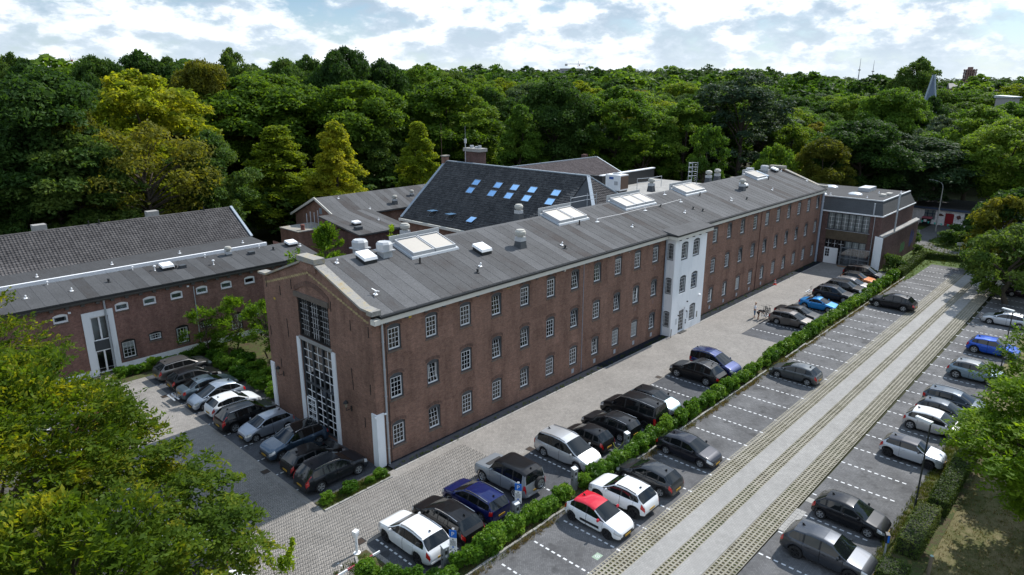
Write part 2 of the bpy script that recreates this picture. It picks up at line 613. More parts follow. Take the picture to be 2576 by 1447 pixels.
FLOOR = patchy('forest_floor', [(0.3, (0.018, 0.02, 0.01)), (0.5, (0.035, 0.04, 0.016)), (0.7, (0.06, 0.06, 0.03))], 0.05, 0.8)
LAWN = patchy('dry_lawn', [(0.34, (0.045, 0.06, 0.015)), (0.45, (0.085, 0.085, 0.03)), (0.56, (0.15, 0.13, 0.065)), (0.7, (0.21, 0.175, 0.105))], 0.35, 3.0, fine=0.4, fscale=18)
GREENGRASS = patchy('green_grass', [(0.34, (0.03, 0.055, 0.01)), (0.5, (0.06, 0.1, 0.018)), (0.62, (0.09, 0.13, 0.03)), (0.75, (0.16, 0.14, 0.06))], 0.6, 4.0, fine=0.4, fscale=16)
SOIL = patchy('bed_soil', [(0.34, (0.035, 0.03, 0.018)), (0.46, (0.075, 0.06, 0.032)), (0.54, (0.05, 0.075, 0.02)), (0.62, (0.12, 0.1, 0.04)), (0.75, (0.19, 0.15, 0.075))], 0.9, 5.0, fine=0.4, fscale=22)
CELLS = patchy('cell_grass', [(0.36, (0.03, 0.055, 0.012)), (0.45, (0.07, 0.08, 0.025)), (0.53, (0.14, 0.115, 0.06)), (0.6, (0.05, 0.045, 0.03)), (0.7, (0.17, 0.14, 0.08))], 0.5, 6.0, fine=0.4, fscale=22)
LANE = herringbone_mat('beige_clinker', (0.285, 0.267, 0.245), (0.23, 0.216, 0.199), (0.125, 0.117, 0.108))
BAYBRICK = herringbone_mat('dark_bay_clinker', (0.092, 0.096, 0.105), (0.072, 0.075, 0.082), (0.045, 0.046, 0.05), patch=0.3, oil=0.35)
BAYB = herringbone_mat('worn_bay_clinker', (0.13, 0.13, 0.132), (0.1, 0.1, 0.103), (0.07, 0.07, 0.072), patch=0.42, oil=0.4)
EDGE = plain('edge_clinker', (0.24, 0.22, 0.195), 0.22, 4.0, 0.9, rnd=0.15)
ROADC = herringbone_mat('pale_concrete_paver', (0.315, 0.306, 0.29), (0.278, 0.27, 0.257), (0.205, 0.203, 0.195), size=0.12, patch=0.1, rot=0)
LATTICE = patchy('paver_concrete', [(0.32, (0.17, 0.16, 0.12)), (0.5, (0.28, 0.26, 0.21)), (0.7, (0.33, 0.31, 0.26))], 0.7, 7.0, fine=0.15)
GRAVEL = patchy('dark_basalt_gravel', [(0.3, (0.006, 0.009, 0.015)), (0.6, (0.013, 0.018, 0.028)), (0.76, (0.025, 0.035, 0.015))], 1.2, 14.0, fine=0.5, fscale=25, b_str=0.8)
PATH = patchy('asphalt_path', [(0.3, (0.1, 0.1, 0.1)), (0.7, (0.16, 0.155, 0.15))], 0.5, 5.0)
YARD = patchy('courtyard_gravel', [(0.3, (0.06, 0.06, 0.055)), (0.7, (0.12, 0.115, 0.1))], 0.5, 5.0)
DASH = plain('white_marking', (0.6, 0.61, 0.62), 0.3, 7.0, 0.7)

g = MB()
xs = [-4000, -400, -60, 140, 400, 1500, 5000]
for i in range(len(xs) - 1):
    for j in range(len(xs) - 1):
        g.quad((xs[i], xs[j], -0.1), (xs[i + 1], xs[j], -0.1), (xs[i + 1], xs[j + 1], -0.1), (xs[i], xs[j + 1], -0.1))
g.build('ground', FLOOR, None)['kind'] = 'structure'
sheet('yard', rect(-40, 78, 13, 44), -0.03, YARD)
sheet('grass_verge', rect(70, 118, -21.5, -2), 0.0, GREENGRASS)
sheet('grass_verge', [(88, -60), (170, -60), (170, -21.5), (88, -21.5)], 0.0, GREENGRASS)
sheet('lawn', rect(-12, 60, -75, -27.0), 0.0, LAWN)
sheet('lawn', rect(60, 88, -75, -27.2), 0.0, GREENGRASS)
lane = sheet('lane_paving', [(-11, -30), (-5.3, -30), (-5.3, -5.8), (31.9, -5.8), (31.9, -11.0), (41.0, -11.0), (41.0, -5.8), (78, -5.8), (78, -0.86), (-5.3, -0.86), (-5.3, 29.4), (-11, 29.4)], GZ + 0.004, LANE)
sheet('parking_bays', rect(-5.3, 31.9, -11.3, -5.8), GZ, BAYBRICK)
sheet('parking_bays', rect(41.0, 78.0, -11.3, -5.8), GZ, BAYBRICK)
sheet('parking_bays', rect(-5.3, -0.02, -0.86, 29.4), GZ, BAYBRICK)
sheet('parking_bays', rect(-16.5, -11, -30, 29.4), GZ, BAYBRICK)
sheet('parking_bays', [(-5.3, -16.52), (87.3, -16.52 - 0.95), (87.3, -12.95), (81, -12.85), (76.4, -12.75), (74, -12.1), (-5.3, -12.0)], GZ, BAYB)
sheet('parking_bays', [(-5.3, -27.0), (84, -27.3), (86.5, -24.6), (86.5, -22.55), (-5.3, -22.1)], GZ, BAYB)
sheet('gravel_strip', rect(0.5, 35.1, -0.93, -0.012), GZ + 0.03, GRAVEL)
sheet('gravel_strip', rect(41.56, 77.6, -1.0, -0.012), GZ + 0.03, GRAVEL)
sheet('road', [(-9, -18.85), (87.6, -18.85), (87.6, -17.72), (-9, -17.72)], GZ + 0.006, ROADC)
sheet('road', [(-9, -20.8), (87.6, -20.8), (87.6, -19.62), (-9, -19.62)], GZ + 0.006, ROADC)
sheet('footpath', [(87.6, -20.6), (87.6, -17.4), (89.5, -17.5), (94.5, -15.2), (97.5, -11.2), (99.2, -8.0), (104, -6.2), (112, -5.2), (121, -5.4), (121, -11), (112, -9.5), (105, -8.4), (100.8, -10.6), (98.0, -14.8), (93.5, -18.6), (90, -20.8)], 0.02, PATH)
sheet('planting_bed', rect(-5.6, 31.9, -12.0, -11.0), GZ + 0.03, SOIL)
sheet('planting_bed', rect(31.9, 41.0, -12.0, -11.0), GZ + 0.034, SOIL)
sheet('planting_bed', rect(41.0, 76.0, -12.1, -11.0), GZ + 0.03, SOIL)
sheet('planting_bed', [(-0.2, -1.5), (-5.2, -1.65), (-5.2, -0.45), (-0.2, -0.35)], GZ + 0.05, SOIL)
sheet('planting_bed', [(-9.0, -12.2), (-5.6, -12.2), (-5.6, -6.4), (-6.3, -6.4)], GZ + 0.03, SOIL)
sheet('planting_bed', [(10.5, -29.2), (30, -29.2), (30, -27.0), (10.5, -27.0)], GZ + 0.02, SOIL)
sheet('planting_bed', rect(0, 7, 21.5, 30.5), GZ + 0.02, SOIL)
sheet('planting_bed', rect(-7, 0, 27.2, 29.6), GZ + 0.02, SOIL)

# the clinkers nearest to the camera are laid one by one in the same herringbone as the far paving
q_, c45 = 0.105, math.sqrt(.5)
cells = []
for i in range(-160, 100):
    for j in range(-160, 100):
        k = (i - j) % 4
        if k not in (0, 3):
            continue
        cu, cv = (i + 1, j + .5) if k == 0 else (i + .5, j + 1)
        x, y = q_ * c45 * (cu + cv), q_ * c45 * (cv - cu)
        if not ((-10.9 < x < -5.55 and -9.5 < y < 6) or (-5.55 <= x < 6 and -5.68 < y < -1.7)):
            continue
        d = (x - CAM_LOC.x) ** 2 + (y - CAM_LOC.y) ** 2
        cells.append((d, x, y, R(-45) if k == 0 else R(45)))
cells.sort()
pbm = MB().hexa([(-.1045, -.052, -.03), (.1045, -.052, -.03), (.1045, .052, -.03), (-.1045, .052, -.03)], [(-.104, -.0515, .001), (.104, -.0515, .001), (.104, .0515, .001), (-.104, .0515, .001)])
pb_me = pbm.mesh('paving_brick', LANE)
for d, x, y, a in cells[:300]:
    put('paving_brick', pb_me, lane, (x, y, GZ + .004 + random.uniform(-.0015, .0015)), (random.uniform(-.005, .005), random.uniform(-.005, .005), a))
bv, bf = np.array(pbm.v), np.array(pbm.f)
A_ = np.array(cells[300:])
ca, sa = np.cos(A_[:, 3])[:, None], np.sin(A_[:, 3])[:, None]
V_ = np.stack([bv[None, :, 0] * ca - bv[None, :, 1] * sa + A_[:, 1:2], bv[None, :, 0] * sa + bv[None, :, 1] * ca + A_[:, 2:3], bv[None, :, 2] + GZ + .004 + RNG.uniform(-.0008, .0008, (len(A_), 1))], 2).reshape(-1, 3)
put('paving_bricks', np_mesh('paving_bricks', V_, (bf[None] + (np.arange(len(A_)) * 8)[:, None, None]).reshape(-1, 4), LANE), lane)['kind'] = 'stuff'

# edge courses of light clinker, laid brick by brick between lane and bays
edge = MB()
for i in range(int((31.9 + 5.3) / 0.11)):
    x = -5.3 + i * 0.11
    edge.box(x + 0.004, x + 0.106, -5.98, -5.78, GZ, GZ + 0.012)
for i in range(int(37 / 0.11)):
    x = 41 + i * 0.11
    edge.box(x + 0.004, x + 0.106, -5.98, -5.78, GZ, GZ + 0.012)
for i in range(int(30 / 0.11)):
    y = -0.9 + i * 0.11
    edge.box(-5.4, -5.2, y + 0.004, y + 0.106, GZ, GZ + 0.012)
edge.build('edge_course', EDGE, None)['kind'] = 'stuff'

# kerb stones: along the gravel strip, along the hedge bed, round the planters
kb = MB().box(0.5, 35.1, -1.04, -0.95, 0, GZ + 0.012).build('kerb', CONCRETE, None)
kb['kind'] = 'structure'
ks = MB().box(0.01, 0.99, -0.07, 0.07, 0, 0.15).mesh('kerb_stone', CONCRETE)
for i in range(46):
    x = -4.2 + i * 1.02
    if 33.2 < x < 36.6:
        continue
    put('kerb_stone', ks, kb, (x, -11.98 + random.uniform(-.02, .02), 0), (0, random.uniform(-.01, .01), random.uniform(-.02, .02)))
for i in range(34):
    put('kerb_stone', ks, kb, (42.2 + i * 1.02, -12.12 + random.uniform(-.02, .02), -0.02), (0, 0, random.uniform(-.02, .02)))
for i in range(34):
    put('kerb_stone', ks, kb, (0.5 + i * 1.02, -1.02, -0.085))
for i in range(35):
    put('kerb_stone', ks, kb, (41.6 + i * 1.02, -1.08, -0.085))
for i in range(5):
    put('kerb_stone', ks, kb, (-5.2 + i * 1.02, -1.62 + i * 0.02, -0.03), (0, 0, 0.02))
for i in range(6):
    put('kerb_stone', ks, kb, (-6.35 - i * 0.42, -6.5 - i * 0.93, -0.03), (0, 0, R(246)))

# bay lines of short white dashes
dl = MB()
for k in range(10):
    dl.quad((-.055, -0.02 - k * 0.415, 0), (.055, -0.02 - k * 0.415, 0), (.055, 0.22 - k * 0.415, 0), (-.055, 0.22 - k * 0.415, 0))
dl_m = dl.mesh('bay_line', DASH)


def bayline(x, y, rz=0.0, n=None):
    put('bay_line', dl_m, None, (x, y, GZ + 0.0045), (0, 0, rz))['kind'] = 'structure'


for k in range(-9, 22):
    if k < 19 or k > 20:
        bayline(19.57 + 2.612 * k, -12.86 - (0.2 if k > 16 else 0))
for k in range(19, 26):
    bayline(19.57 + 2.612 * k, -13.15)
for k in range(-9, 26):
    bayline(19.32 + 2.6 * k, -22.45)
for k in range(-1, 14):
    if k != 3:
        bayline(-4.68 + 2.6 * k, -6.25)
for k in range(0, 12):
    bayline(43.35 + 2.72 * k, -6.35)
for k in range(0, 11):
    bayline(-5.1, -0.9 + 2.55 * k, R(90))
for k in range(-6, 11):
    bayline(-11.3, -3.2 + 2.55 * k, R(-90))

# grass-concrete pavers: lattice blocks over earth; the nearest are single blocks
PZ = GZ + 0.006


def lattice(mb, x0, nx, y0, ny, p=0.262, hole=0.158, z0=-0.03, z1=PZ):
    e = (p - hole) / 2
    xs = [x0]
    for i in range(nx):
        xs += [x0 + i * p + e, x0 + i * p + e + hole]
    xs.append(x0 + nx * p)
    ys = [y0]
    for j in range(ny):
        ys += [y0 + j * p + e, y0 + j * p + e + hole]
    ys.append(y0 + ny * p)
    b = len(mb.v)
    W = len(ys)
    jit = lambda: random.uniform(-.012, .012)
    for z in (z1, z0):
        for x in xs:
            for y in ys:
                mb.v.append((x + (jit() if x not in (xs[0], xs[-1]) else 0), y + (jit() if y not in (ys[0], ys[-1]) else 0), z))
    o = len(xs) * W
    for i in range(len(xs) - 1):
        for j in range(W - 1):
            a = b + i * W + j
            q = (a, a + W, a + W + 1, a + 1)
            if i % 2 == 1 and j % 2 == 1:
                for m, n2 in ((0, 1), (1, 2), (2, 3), (3, 0)):
                    mb.f.append((q[n2], q[m], q[m] + o, q[n2] + o))
            else:
                mb.f.append(q)
    return mb


sheet('earth_strip', rect(-9, 87.6, -17.72, -16.44), 0.004, CELLS)
sheet('earth_strip', rect(-9, 87.6, -19.62, -18.85), 0.004, CELLS)
earth = sheet('earth_strip', rect(-9, 87.6, -22.1, -20.8), 0.004, CELLS)
blk5 = [lattice(MB(), 0, 2, 0, 5, p=0.257).mesh('grass_paver', LATTICE) for _ in range(7)]
blk3 = [lattice(MB(), 0, 2, 0, 3, p=0.257).mesh('grass_paver', LATTICE) for _ in range(7)]
for yb, ny, me in ((-17.722, 5, blk5), (-19.622, 3, blk3), (-22.1, 5, blk5)):
    for i in range(99):
        put('grass_paver', me[random.randrange(7)], earth, (-3.4 + i * 0.518, yb, random.uniform(-.004, .002)), (0, 0, random.uniform(-.003, .003)))
far = MB()
for yb, ny in ((-17.722, 5), (-19.622, 3), (-22.1, 5)):
    for i in range(69):
        lattice(far, -3.4 + (99 + i) * 0.518, 2, yb, ny, p=0.257)
fo = far.build('grass_pavers', LATTICE, earth)
fo['kind'] = 'stuff'

# drain grates in the lane
dg = MB().box(-.26, .26, -.26, .26, 0, 0.008)
dgm = dg.mesh('frame', IRON)
sl = MB()
for k in range(5):
    sl.box(-.2, .2, -.2 + k * .09, -.155 + k * .09, 0.008, 0.016)
slm = sl.mesh('bar', plain('rusty_iron', (0.06, 0.035, 0.02), 0.3, 6, 0.8))
for (x, y), lb in zip([(8.69, -5.7), (-5.4, -5.55), (25.67, -5.65), (-5.5, 5.09), (-5.54, 21.86)],
                      ['rusty iron drain grate beside the silver people carrier', 'rusty iron drain grate by the white bollard post', 'iron drain grate in front of the black off-road car with silver wheels',
                       'iron drain grate in the shaded lot near the gable', 'iron drain grate in the sunlit lot near the grey saloon']):
    t = thing('drain_grate', lb, 'drain grate', (x, y, GZ + 0.006), 0, 'drain grates in the paving')
    put('frame', dgm, t); put('bar', slm, t)
# painted charging emblem: pale green plate with a white ring
sign_g = MB().quad((2.4, -16.17, GZ + .005), (2.93, -16.17, GZ + .005), (2.93, -15.78, GZ + .005), (2.4, -15.78, GZ + .005)).build('bay_marking', plain('pale_green_paint', (0.27, 0.36, 0.27), 0.15, 5, 0.8), None)
tag(sign_g, 'pale green painted square with white ring at the end of an empty bay', 'road marking')
rg = MB()
for k in range(24):
    a, b_ = 2 * math.pi * k / 24, 2 * math.pi * (k + 1) / 24
    rg.quad((2.665 + .1 * math.cos(a), -15.975 + .1 * math.sin(a), GZ + .009), (2.665 + .125 * math.cos(a), -15.975 + .125 * math.sin(a), GZ + .009),
            (2.665 + .125 * math.cos(b_), -15.975 + .125 * math.sin(b_), GZ + .009), (2.665 + .1 * math.cos(b_), -15.975 + .1 * math.sin(b_), GZ + .009))
r3 = MB()
r3.quad((2.63, -16.0, GZ + .009), (2.7, -16.0, GZ + .009), (2.69, -15.95, GZ + .009), (2.64, -15.95, GZ + .009))
rg.build('ring', DASH, sign_g, world=False); r3.build('plug_mark', DASH, sign_g, world=False)
slab = MB().box(15.6, 16.15, -22.7, -22.2, GZ, GZ + .01).build('paving_slab', CONCRETE, None)
slab['kind'] = 'structure'
wls = MB()
for i in range(9):
    for j in range(2):
        wls.box(11.7 + i * .31 + .01, 12.0 + i * .31, -22.72 + j * .3 + .01, -22.43 + j * .3, GZ, GZ + .012)
wls.build('slab_row', CONCRETE, None)['kind'] = 'structure'

# ------------------------------------------------------------------ building kit
# a wall is a grid of quads in the plane axis = c; openings are (u0, u1, z0, z1, arch rise)


def wall(mb, axis, c, u0, u1, z0, z1, ops=(), out=-1, depth=0.14, segs=6):
    P = (lambda u, z, d=0.0: (u, c - out * d, z)) if axis == 'y' else (lambda u, z, d=0.0: (c - out * d, u, z))
    us = sorted({u0, u1, *[o[0] for o in ops], *[o[1] for o in ops]})
    zs = sorted({z0, z1, *[o[2] for o in ops], *[o[3] for o in ops]})
    us = [u for u in us if u0 - 1e-6 <= u <= u1 + 1e-6]
    zs = [z for z in zs if z0 - 1e-6 <= z <= z1 + 1e-6]
    flip = (axis == 'y') == (out > 0)

    def q(a, b, c_, d):
        mb.quad(*((a, d, c_, b) if flip else (a, b, c_, d)))
    for i in range(len(us) - 1):
        for j in range(len(zs) - 1):
            um, zm = (us[i] + us[i + 1]) / 2, (zs[j] + zs[j + 1]) / 2
            if any(o[0] < um < o[1] and o[2] < zm < o[3] for o in ops):
                continue
            q(P(us[i], zs[j]), P(us[i + 1], zs[j]), P(us[i + 1], zs[j + 1]), P(us[i], zs[j + 1]))
    for a, b, lo, hi, rise in [(o + (0,))[:5] for o in ops]:
        pts = [(a, lo), (b, lo), (b, hi - rise)]
        top = []
        for k in range(segs + 1):
            t = k / segs
            top.append((b + (a - b) * t, hi - rise + rise * (1 - (2 * t - 1) ** 2)))
        outline = [(a, lo), (b, lo)] + (top if rise else [(b, hi), (a, hi)])
        for k in range(len(outline)):
            p0, p1 = outline[k], outline[(k + 1) % len(outline)]
            q(P(*p1), P(*p0), P(*p0, depth), P(*p1, depth))
        if rise:
            for k in range(segs):
                p0, p1 = top[k], top[k + 1]
                q(P(p1[0], p1[1]), P(p0[0], p0[1]), P(p0[0], hi), P(p1[0], hi))
    return mb


def window_kit(w, h, rise, cols, rows, frame=GREYFRAME, sash_m=SASH, fw=0.085, head=0.0, bars=False, sill=True):
    """shared meshes of one window: local x across, -y outwards, z up from the opening's sill"""
    k = {}
    f = MB()
    y0, y1 = 0.05, 0.16
    f.box(0, fw, y0, y1, 0, h - rise); f.box(w - fw, w, y0, y1, 0, h - rise); f.box(fw, w - fw, y0, y1, 0, fw)
    # arched head board
    n = 6
    for i in range(n):
        t0, t1 = i / n, (i + 1) / n
        za, zb = (h - rise + rise * (1 - (2 * t - 1) ** 2) for t in (t0, t1))
        lo = h - rise - fw - head
        f.hexa([(w * t0, y0, lo), (w * t1, y0, lo), (w * t1, y1, lo), (w * t0, y1, lo)], [(w * t0, y0, za), (w * t1, y0, zb), (w * t1, y1, zb), (w * t0, y1, za)])
    k['frame'] = f.mesh('window', frame)
    a, b, c, d = fw, w - fw, fw, h - rise - fw - head
    s = MB()
    sw = 0.06
    ys, ye = 0.075, 0.125
    s.box(a, a + sw, ys, ye, c, d); s.box(b - sw, b, ys, ye, c, d); s.box(a + sw, b - sw, ys, ye, c, c + sw * 1.5); s.box(a + sw, b - sw, ys, ye, d - sw, d)
    mw = 0.027
    gx = [a + sw + (b - a - 2 * sw) * i / cols for i in range(cols + 1)]
    gz = [c + sw * 1.5 + (d - c - 2.5 * sw) * i / rows for i in range(rows + 1)]
    for x in gx[1:-1]:
        s.box(x - mw / 2, x + mw / 2, ys + .008, ye - .008, gz[0], gz[-1])
    for z in gz[1:-1]:
        for i in range(cols):
            s.box(gx[i] + (mw / 2 if i else 0), gx[i + 1] - (mw / 2 if i < cols - 1 else 0), ys + .01, ye - .01, z - mw / 2, z + mw / 2)
    k['sash'] = s.mesh('sash', sash_m)
    pn = []
    for i in range(cols):
        for j in range(rows):
            pn.append((gx[i], gx[i + 1], gz[j], gz[j + 1]))
    k['pane_list'] = pn
    k['pane'] = MB().box(0, gx[1] - gx[0], 0, 0.006, 0, gz[1] - gz[0]).mesh('pane', GLASS)
    pm = MB()
    for p in pn:
        pm.quad((p[0], 0.1, p[2]), (p[1], 0.1, p[2]), (p[1], 0.1, p[3]), (p[0], 0.1, p[3]))
    k['panes'] = pm.mesh('glazing', GLASS)
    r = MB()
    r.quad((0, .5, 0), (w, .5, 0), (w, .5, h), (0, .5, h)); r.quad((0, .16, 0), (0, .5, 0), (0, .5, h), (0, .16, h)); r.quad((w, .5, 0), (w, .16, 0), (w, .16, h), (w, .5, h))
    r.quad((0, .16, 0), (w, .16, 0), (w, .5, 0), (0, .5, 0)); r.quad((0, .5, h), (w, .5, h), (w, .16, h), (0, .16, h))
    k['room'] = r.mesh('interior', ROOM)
    k['blind'] = [MB().quad((a, .15, c + (d - c) * lo), (b, .15, c + (d - c) * lo), (b, .15, d), (a, .15, d)).mesh('curtain', BLIND) for lo in (0.0, 0.25, 0.6, 0.8)]
    k['side'] = MB().quad((a, .15, c), (a + .22 * w, .15, c), (a + .15 * w, .15, d), (a, .15, d)).quad((b - .2 * w, .15, c), (b, .15, c), (b, .15, d), (b - .14 * w, .15, d)).mesh('curtain', BLIND)
    if sill:
        k['sill'] = MB().hexa([(-.05, -.05, -.1), (w + .05, -.05, -.1), (w + .05, .05, -.1), (-.05, .05, -.1)], [(-.05, -.05, -.03), (w + .05, -.05, -.03), (w + .05, .05, 0.0), (-.05, .05, 0.0)]).mesh('sill', SILL)
    if bars:
        bm = MB()
        for i in range(5):
            x = w * (i + .5) / 5
            bm.box(x - .012, x + .012, -.05, -.03, 0, h * .95)
        for z in (.1, .36, .62, .88):
            bm.box(-.02, w + .02, -.03, -.015, h * z, h * z + .03)
        k['bars'] = bm.mesh('bars', plain('grey_bars', (0.3, 0.31, 0.32), .1, 3, .5))
    return k


def window(parent, k, u, z, axis='y', c=0.0, out=-1, curtain=None, single=False, label=None, scale=(1, 1, 1), tilt=0.0):
    if axis == 'y':
        loc, rz = (u, c, z), (0 if out < 0 else R(180))
    else:
        loc, rz = (c, u, z), (R(-90) if out < 0 else R(90))
    w = put('window', k['frame'], parent, loc, (0, 0, rz), scale, world=True)
    if label:
        w['label'] = label
    a_ = random.uniform(.08, .16) if tilt and random.random() < tilt else 0.0      # some sashes hang open inwards at the top
    c_, s_ = math.cos(a_), math.sin(a_)
    T = lambda y, z: (.1 + (y - .1) * c_ + (z - .1) * s_, .1 - (y - .1) * s_ + (z - .1) * c_)
    put('sash', k['sash'], w, (0, *T(0, 0)), (-a_, 0, 0))
    if single:
        for p in k['pane_list']:
            put('pane', k['pane'], w, (p[0], *T(.1, p[2])), (random.uniform(-.012, .012) - a_, 0, random.uniform(-.012, .012)))
    else:
        put('glazing', k['panes'], w, (0, *T(0, 0)), (-a_, 0, 0))
    if a_ and curtain in (0, 1, 2, 3):
        curtain = None
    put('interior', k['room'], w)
    if curtain == 'side':
        put('curtain', k['side'], w)
    elif curtain is not None:
        put('curtain', k['blind'][curtain], w)
    if 'sill' in k:
        put('sill', k['sill'], w)
    if 'bars' in k:
        put('bars', k['bars'], w)
    return w


def roof_vent(parent, x, y, z, s=1.0, base=0.5, dark=True):
    """square kerb, white box and round mushroom cowl"""
    b = MB().hexa([(x - .42 * s, y - .42 * s, z - .25), (x + .42 * s, y - .42 * s, z - .25), (x + .42 * s, y + .42 * s, z - .25), (x - .42 * s, y + .42 * s, z - .25)],
                  [(x - .32 * s, y - .32 * s, z + base * s), (x + .32 * s, y - .32 * s, z + base * s), (x + .32 * s, y + .32 * s, z + base * s), (x - .32 * s, y + .32 * s, z + base * s)])
    v = b.build('roof_vent', GREYFRAME if dark else ZINC, parent)
    z1 = z + base * s
    MBw = MB().box(x - .34 * s, x + .34 * s, y - .34 * s, y + .34 * s, z1, z1 + .34 * s)
    o = put('box', MBw.mesh('box', HOOD, off=tuple(parent.location)), v)
    c = MB().lathe([(.26 * s, z1 + .34 * s), (.26 * s, z1 + .5 * s), (.42 * s, z1 + .52 * s), (.46 * s, z1 + .7 * s), (.44 * s, z1 + .82 * s), (.36 * s, z1 + .86 * s), (.34 * s, z1 + .95 * s), (.1 * s, z1 + 1.0 * s)], 14, (x, y, 0))
    put('cowl', c.mesh('cowl', MUSH, True, tuple(parent.location)), v)
    return v


def octo_vent(parent, x, y, z, s=1.0):
    v = MB().box(x - .5 * s, x + .5 * s, y - .5 * s, y + .5 * s, z - .3, z + .4 * s).build('fan_housing', ZINC, parent)
    put('flange', MB().box(x - .72 * s, x + .72 * s, y - .72 * s, y + .72 * s, z + .4 * s, z + .5 * s).mesh('flange', HOOD, off=tuple(parent.location)), v)
    c = MB().lathe([(.74 * s, z + .5 * s), (.76 * s, z + 1.05 * s), (.6 * s, z + 1.25 * s), (.58 * s, z + 1.22 * s), (.1 * s, z + 1.2 * s)], 8, (x, y, 0))
    put('cowl', c.mesh('cowl', HOOD, False, tuple(parent.location)), v)
    return v


def hatch(parent, x, y, z, slope, w=1.15, d=1.15, name='roof_hatch', cap=WHITE):
    """domelight: dark kerb, white lid; slope is dz/dy"""
    def zz(yy, h):
        return z + (yy - y) * slope + h
    k = MB().hexa([(x - w * .46, y - d * .46, zz(y - d * .46, -.02)), (x + w * .46, y - d * .46, zz(y - d * .46, -.02)), (x + w * .46, y + d * .46, zz(y + d * .46, -.02)), (x - w * .46, y + d * .46, zz(y + d * .46, -.02))],
                  [(x - w * .46, y - d * .46, zz(y - d * .46, .32)), (x + w * .46, y - d * .46, zz(y - d * .46, .32)), (x + w * .46, y + d * .46, zz(y + d * .46, .32)), (x - w * .46, y + d * .46, zz(y + d * .46, .32))])
    v = k.build(name, GUTTER, parent)
    l = MB().hexa([(x - w / 2, y - d / 2, zz(y - d / 2, .3)), (x + w / 2, y - d / 2, zz(y - d / 2, .3)), (x + w / 2, y + d / 2, zz(y + d / 2, .3)), (x - w / 2, y + d / 2, zz(y + d / 2, .3))],
                  [(x - w * .47, y - d * .47, zz(y - d * .47, .5)), (x + w * .47, y - d * .47, zz(y - d * .47, .5)), (x + w * .47, y + d * .47, zz(y + d * .47, .5)), (x - w * .47, y + d * .47, zz(y + d * .47, .5))])
    put('lid', l.mesh('lid', cap, off=tuple(parent.location)), v)
    return v


_anchor_p = MB().box(-.28, .28, -.28, .28, 0, .02).mesh('anchor_patch', FELT)
_anchor_w = MB().lathe([(.14, .02), (.14, .035), (.05, .05), (.05, .2), (.075, .22), (.05, .3), (.0, .31)], 8).box(-.12, .12, -.12, .12, .018, .034).mesh('post', WHITE)
_wing = MB().bar((-.02, 0, .3), (-.28, .1, .4), .07, .015).bar((.02, 0, .3), (.3, .05, .38), .07, .015).mesh('wing', WHITE)
_disc = MB().lathe([(.2, 0.01), (.2, .03), (.05, .04), (.03, .06), (.03, .3), (.0, .31)], 10).mesh('anchor_post', WHITE)
_pipe = MB().lathe([(.14, 0), (.14, .03), (.065, .05), (.065, .42), (.075, .44), (.0, .45)], 8).mesh('vent_pipe', BLACK)
_cap = MB().lathe([(.22, 0), (.2, .05), (.1, .08), (.09, .26), (.13, .28), (.1, .34), (0, .35)], 8).mesh('vent_pipe', GUTTER)
_wcap = MB().lathe([(.1, 0), (.05, .04), (.05, .38), (.14, .4), (.12, .48), (0, .52)], 8).mesh('vent_pipe', WHITE)


def anchor(parent, x, y, z, slope=0.0, wing=False):
    o = put('roof_anchor', _anchor_p, parent, (x, y, z), (math.atan(slope), 0, 0), world=True)
    put('post', _anchor_w, o)
    if wing:
        put('wing', _wing, o, rot=(0, 0, random.uniform(0, 3)))
    return o


def small(parent, mesh, x, y, z, name=None, s=1.0):
    return put(name or mesh.name.split('.')[0], mesh, parent, (x, y, z), (0, 0, random.uniform(0, 3)), (s, s, s), world=True)


def felt_strips(parent, x0, x1, ya, za, yb, zb, pitch=1.0, mat=FELT, name='felt_strip', t0=0.012):
    """roofing felt sheets lying side by side down a slope along y; each laps over the next"""
    n = int(round((x1 - x0) / pitch))
    p = (x1 - x0) / n
    ln = math.hypot(yb - ya, zb - za)
    m = MB()
    lap = 0.03
    for k, (a, b) in enumerate(((0, .5), (.5, 1))):
        pass
    ny = 5
    vs, fs = [], []
    for j in range(ny + 1):
        t = j / ny
        y = ya + (yb - ya) * t; z = za + (zb - za) * t
        wv = 0.0
        vs += [(0, y, z + 0.003), (0, y, z + t0 + .012), (p + lap, y, z + t0), (p + lap, y, z + 0.003)]
    for j in range(ny):
        b = j * 4
        for q in range(3):
            fs.append((b + q, b + q + 1, b + q + 5, b + q + 4) if yb < ya else (b + q, b + q + 4, b + q + 5, b + q + 1))
    b = ny * 4
    fs += [(0, 3, 2, 1), (b, b + 1, b + 2, b + 3)]
    me = MB().add(vs, fs).mesh(name, mat)
    for i in range(n):
        o = put(name, me, parent, (x0 + i * p - parent.location[0], -parent.location[1], -parent.location[2]))
    return n


def pantile(pw, pl, mat, name='roof_tile'):
    """one S-shaped tile: local x across, y up the slope, z off the roof"""
    n = 5
    prof = [(0, .0), (.2, .045), (.42, .05), (.62, .012), (.8, .0), (1.0, .004)]
    vs = []
    for (yy, lift) in ((0, .05), (pl * 1.12, .012)):
        for u, h in prof:
            vs.append((u * pw, yy, lift + h))
    for u, h in prof:
        vs.append((u * pw, 0, h * .4))
    m = len(prof)
    fs = [(i, i + 1, m + i + 1, m + i) for i in range(m - 1)] + [(2 * m + i, 2 * m + i + 1, i + 1, i) for i in range(m - 1)]
    return vs, fs


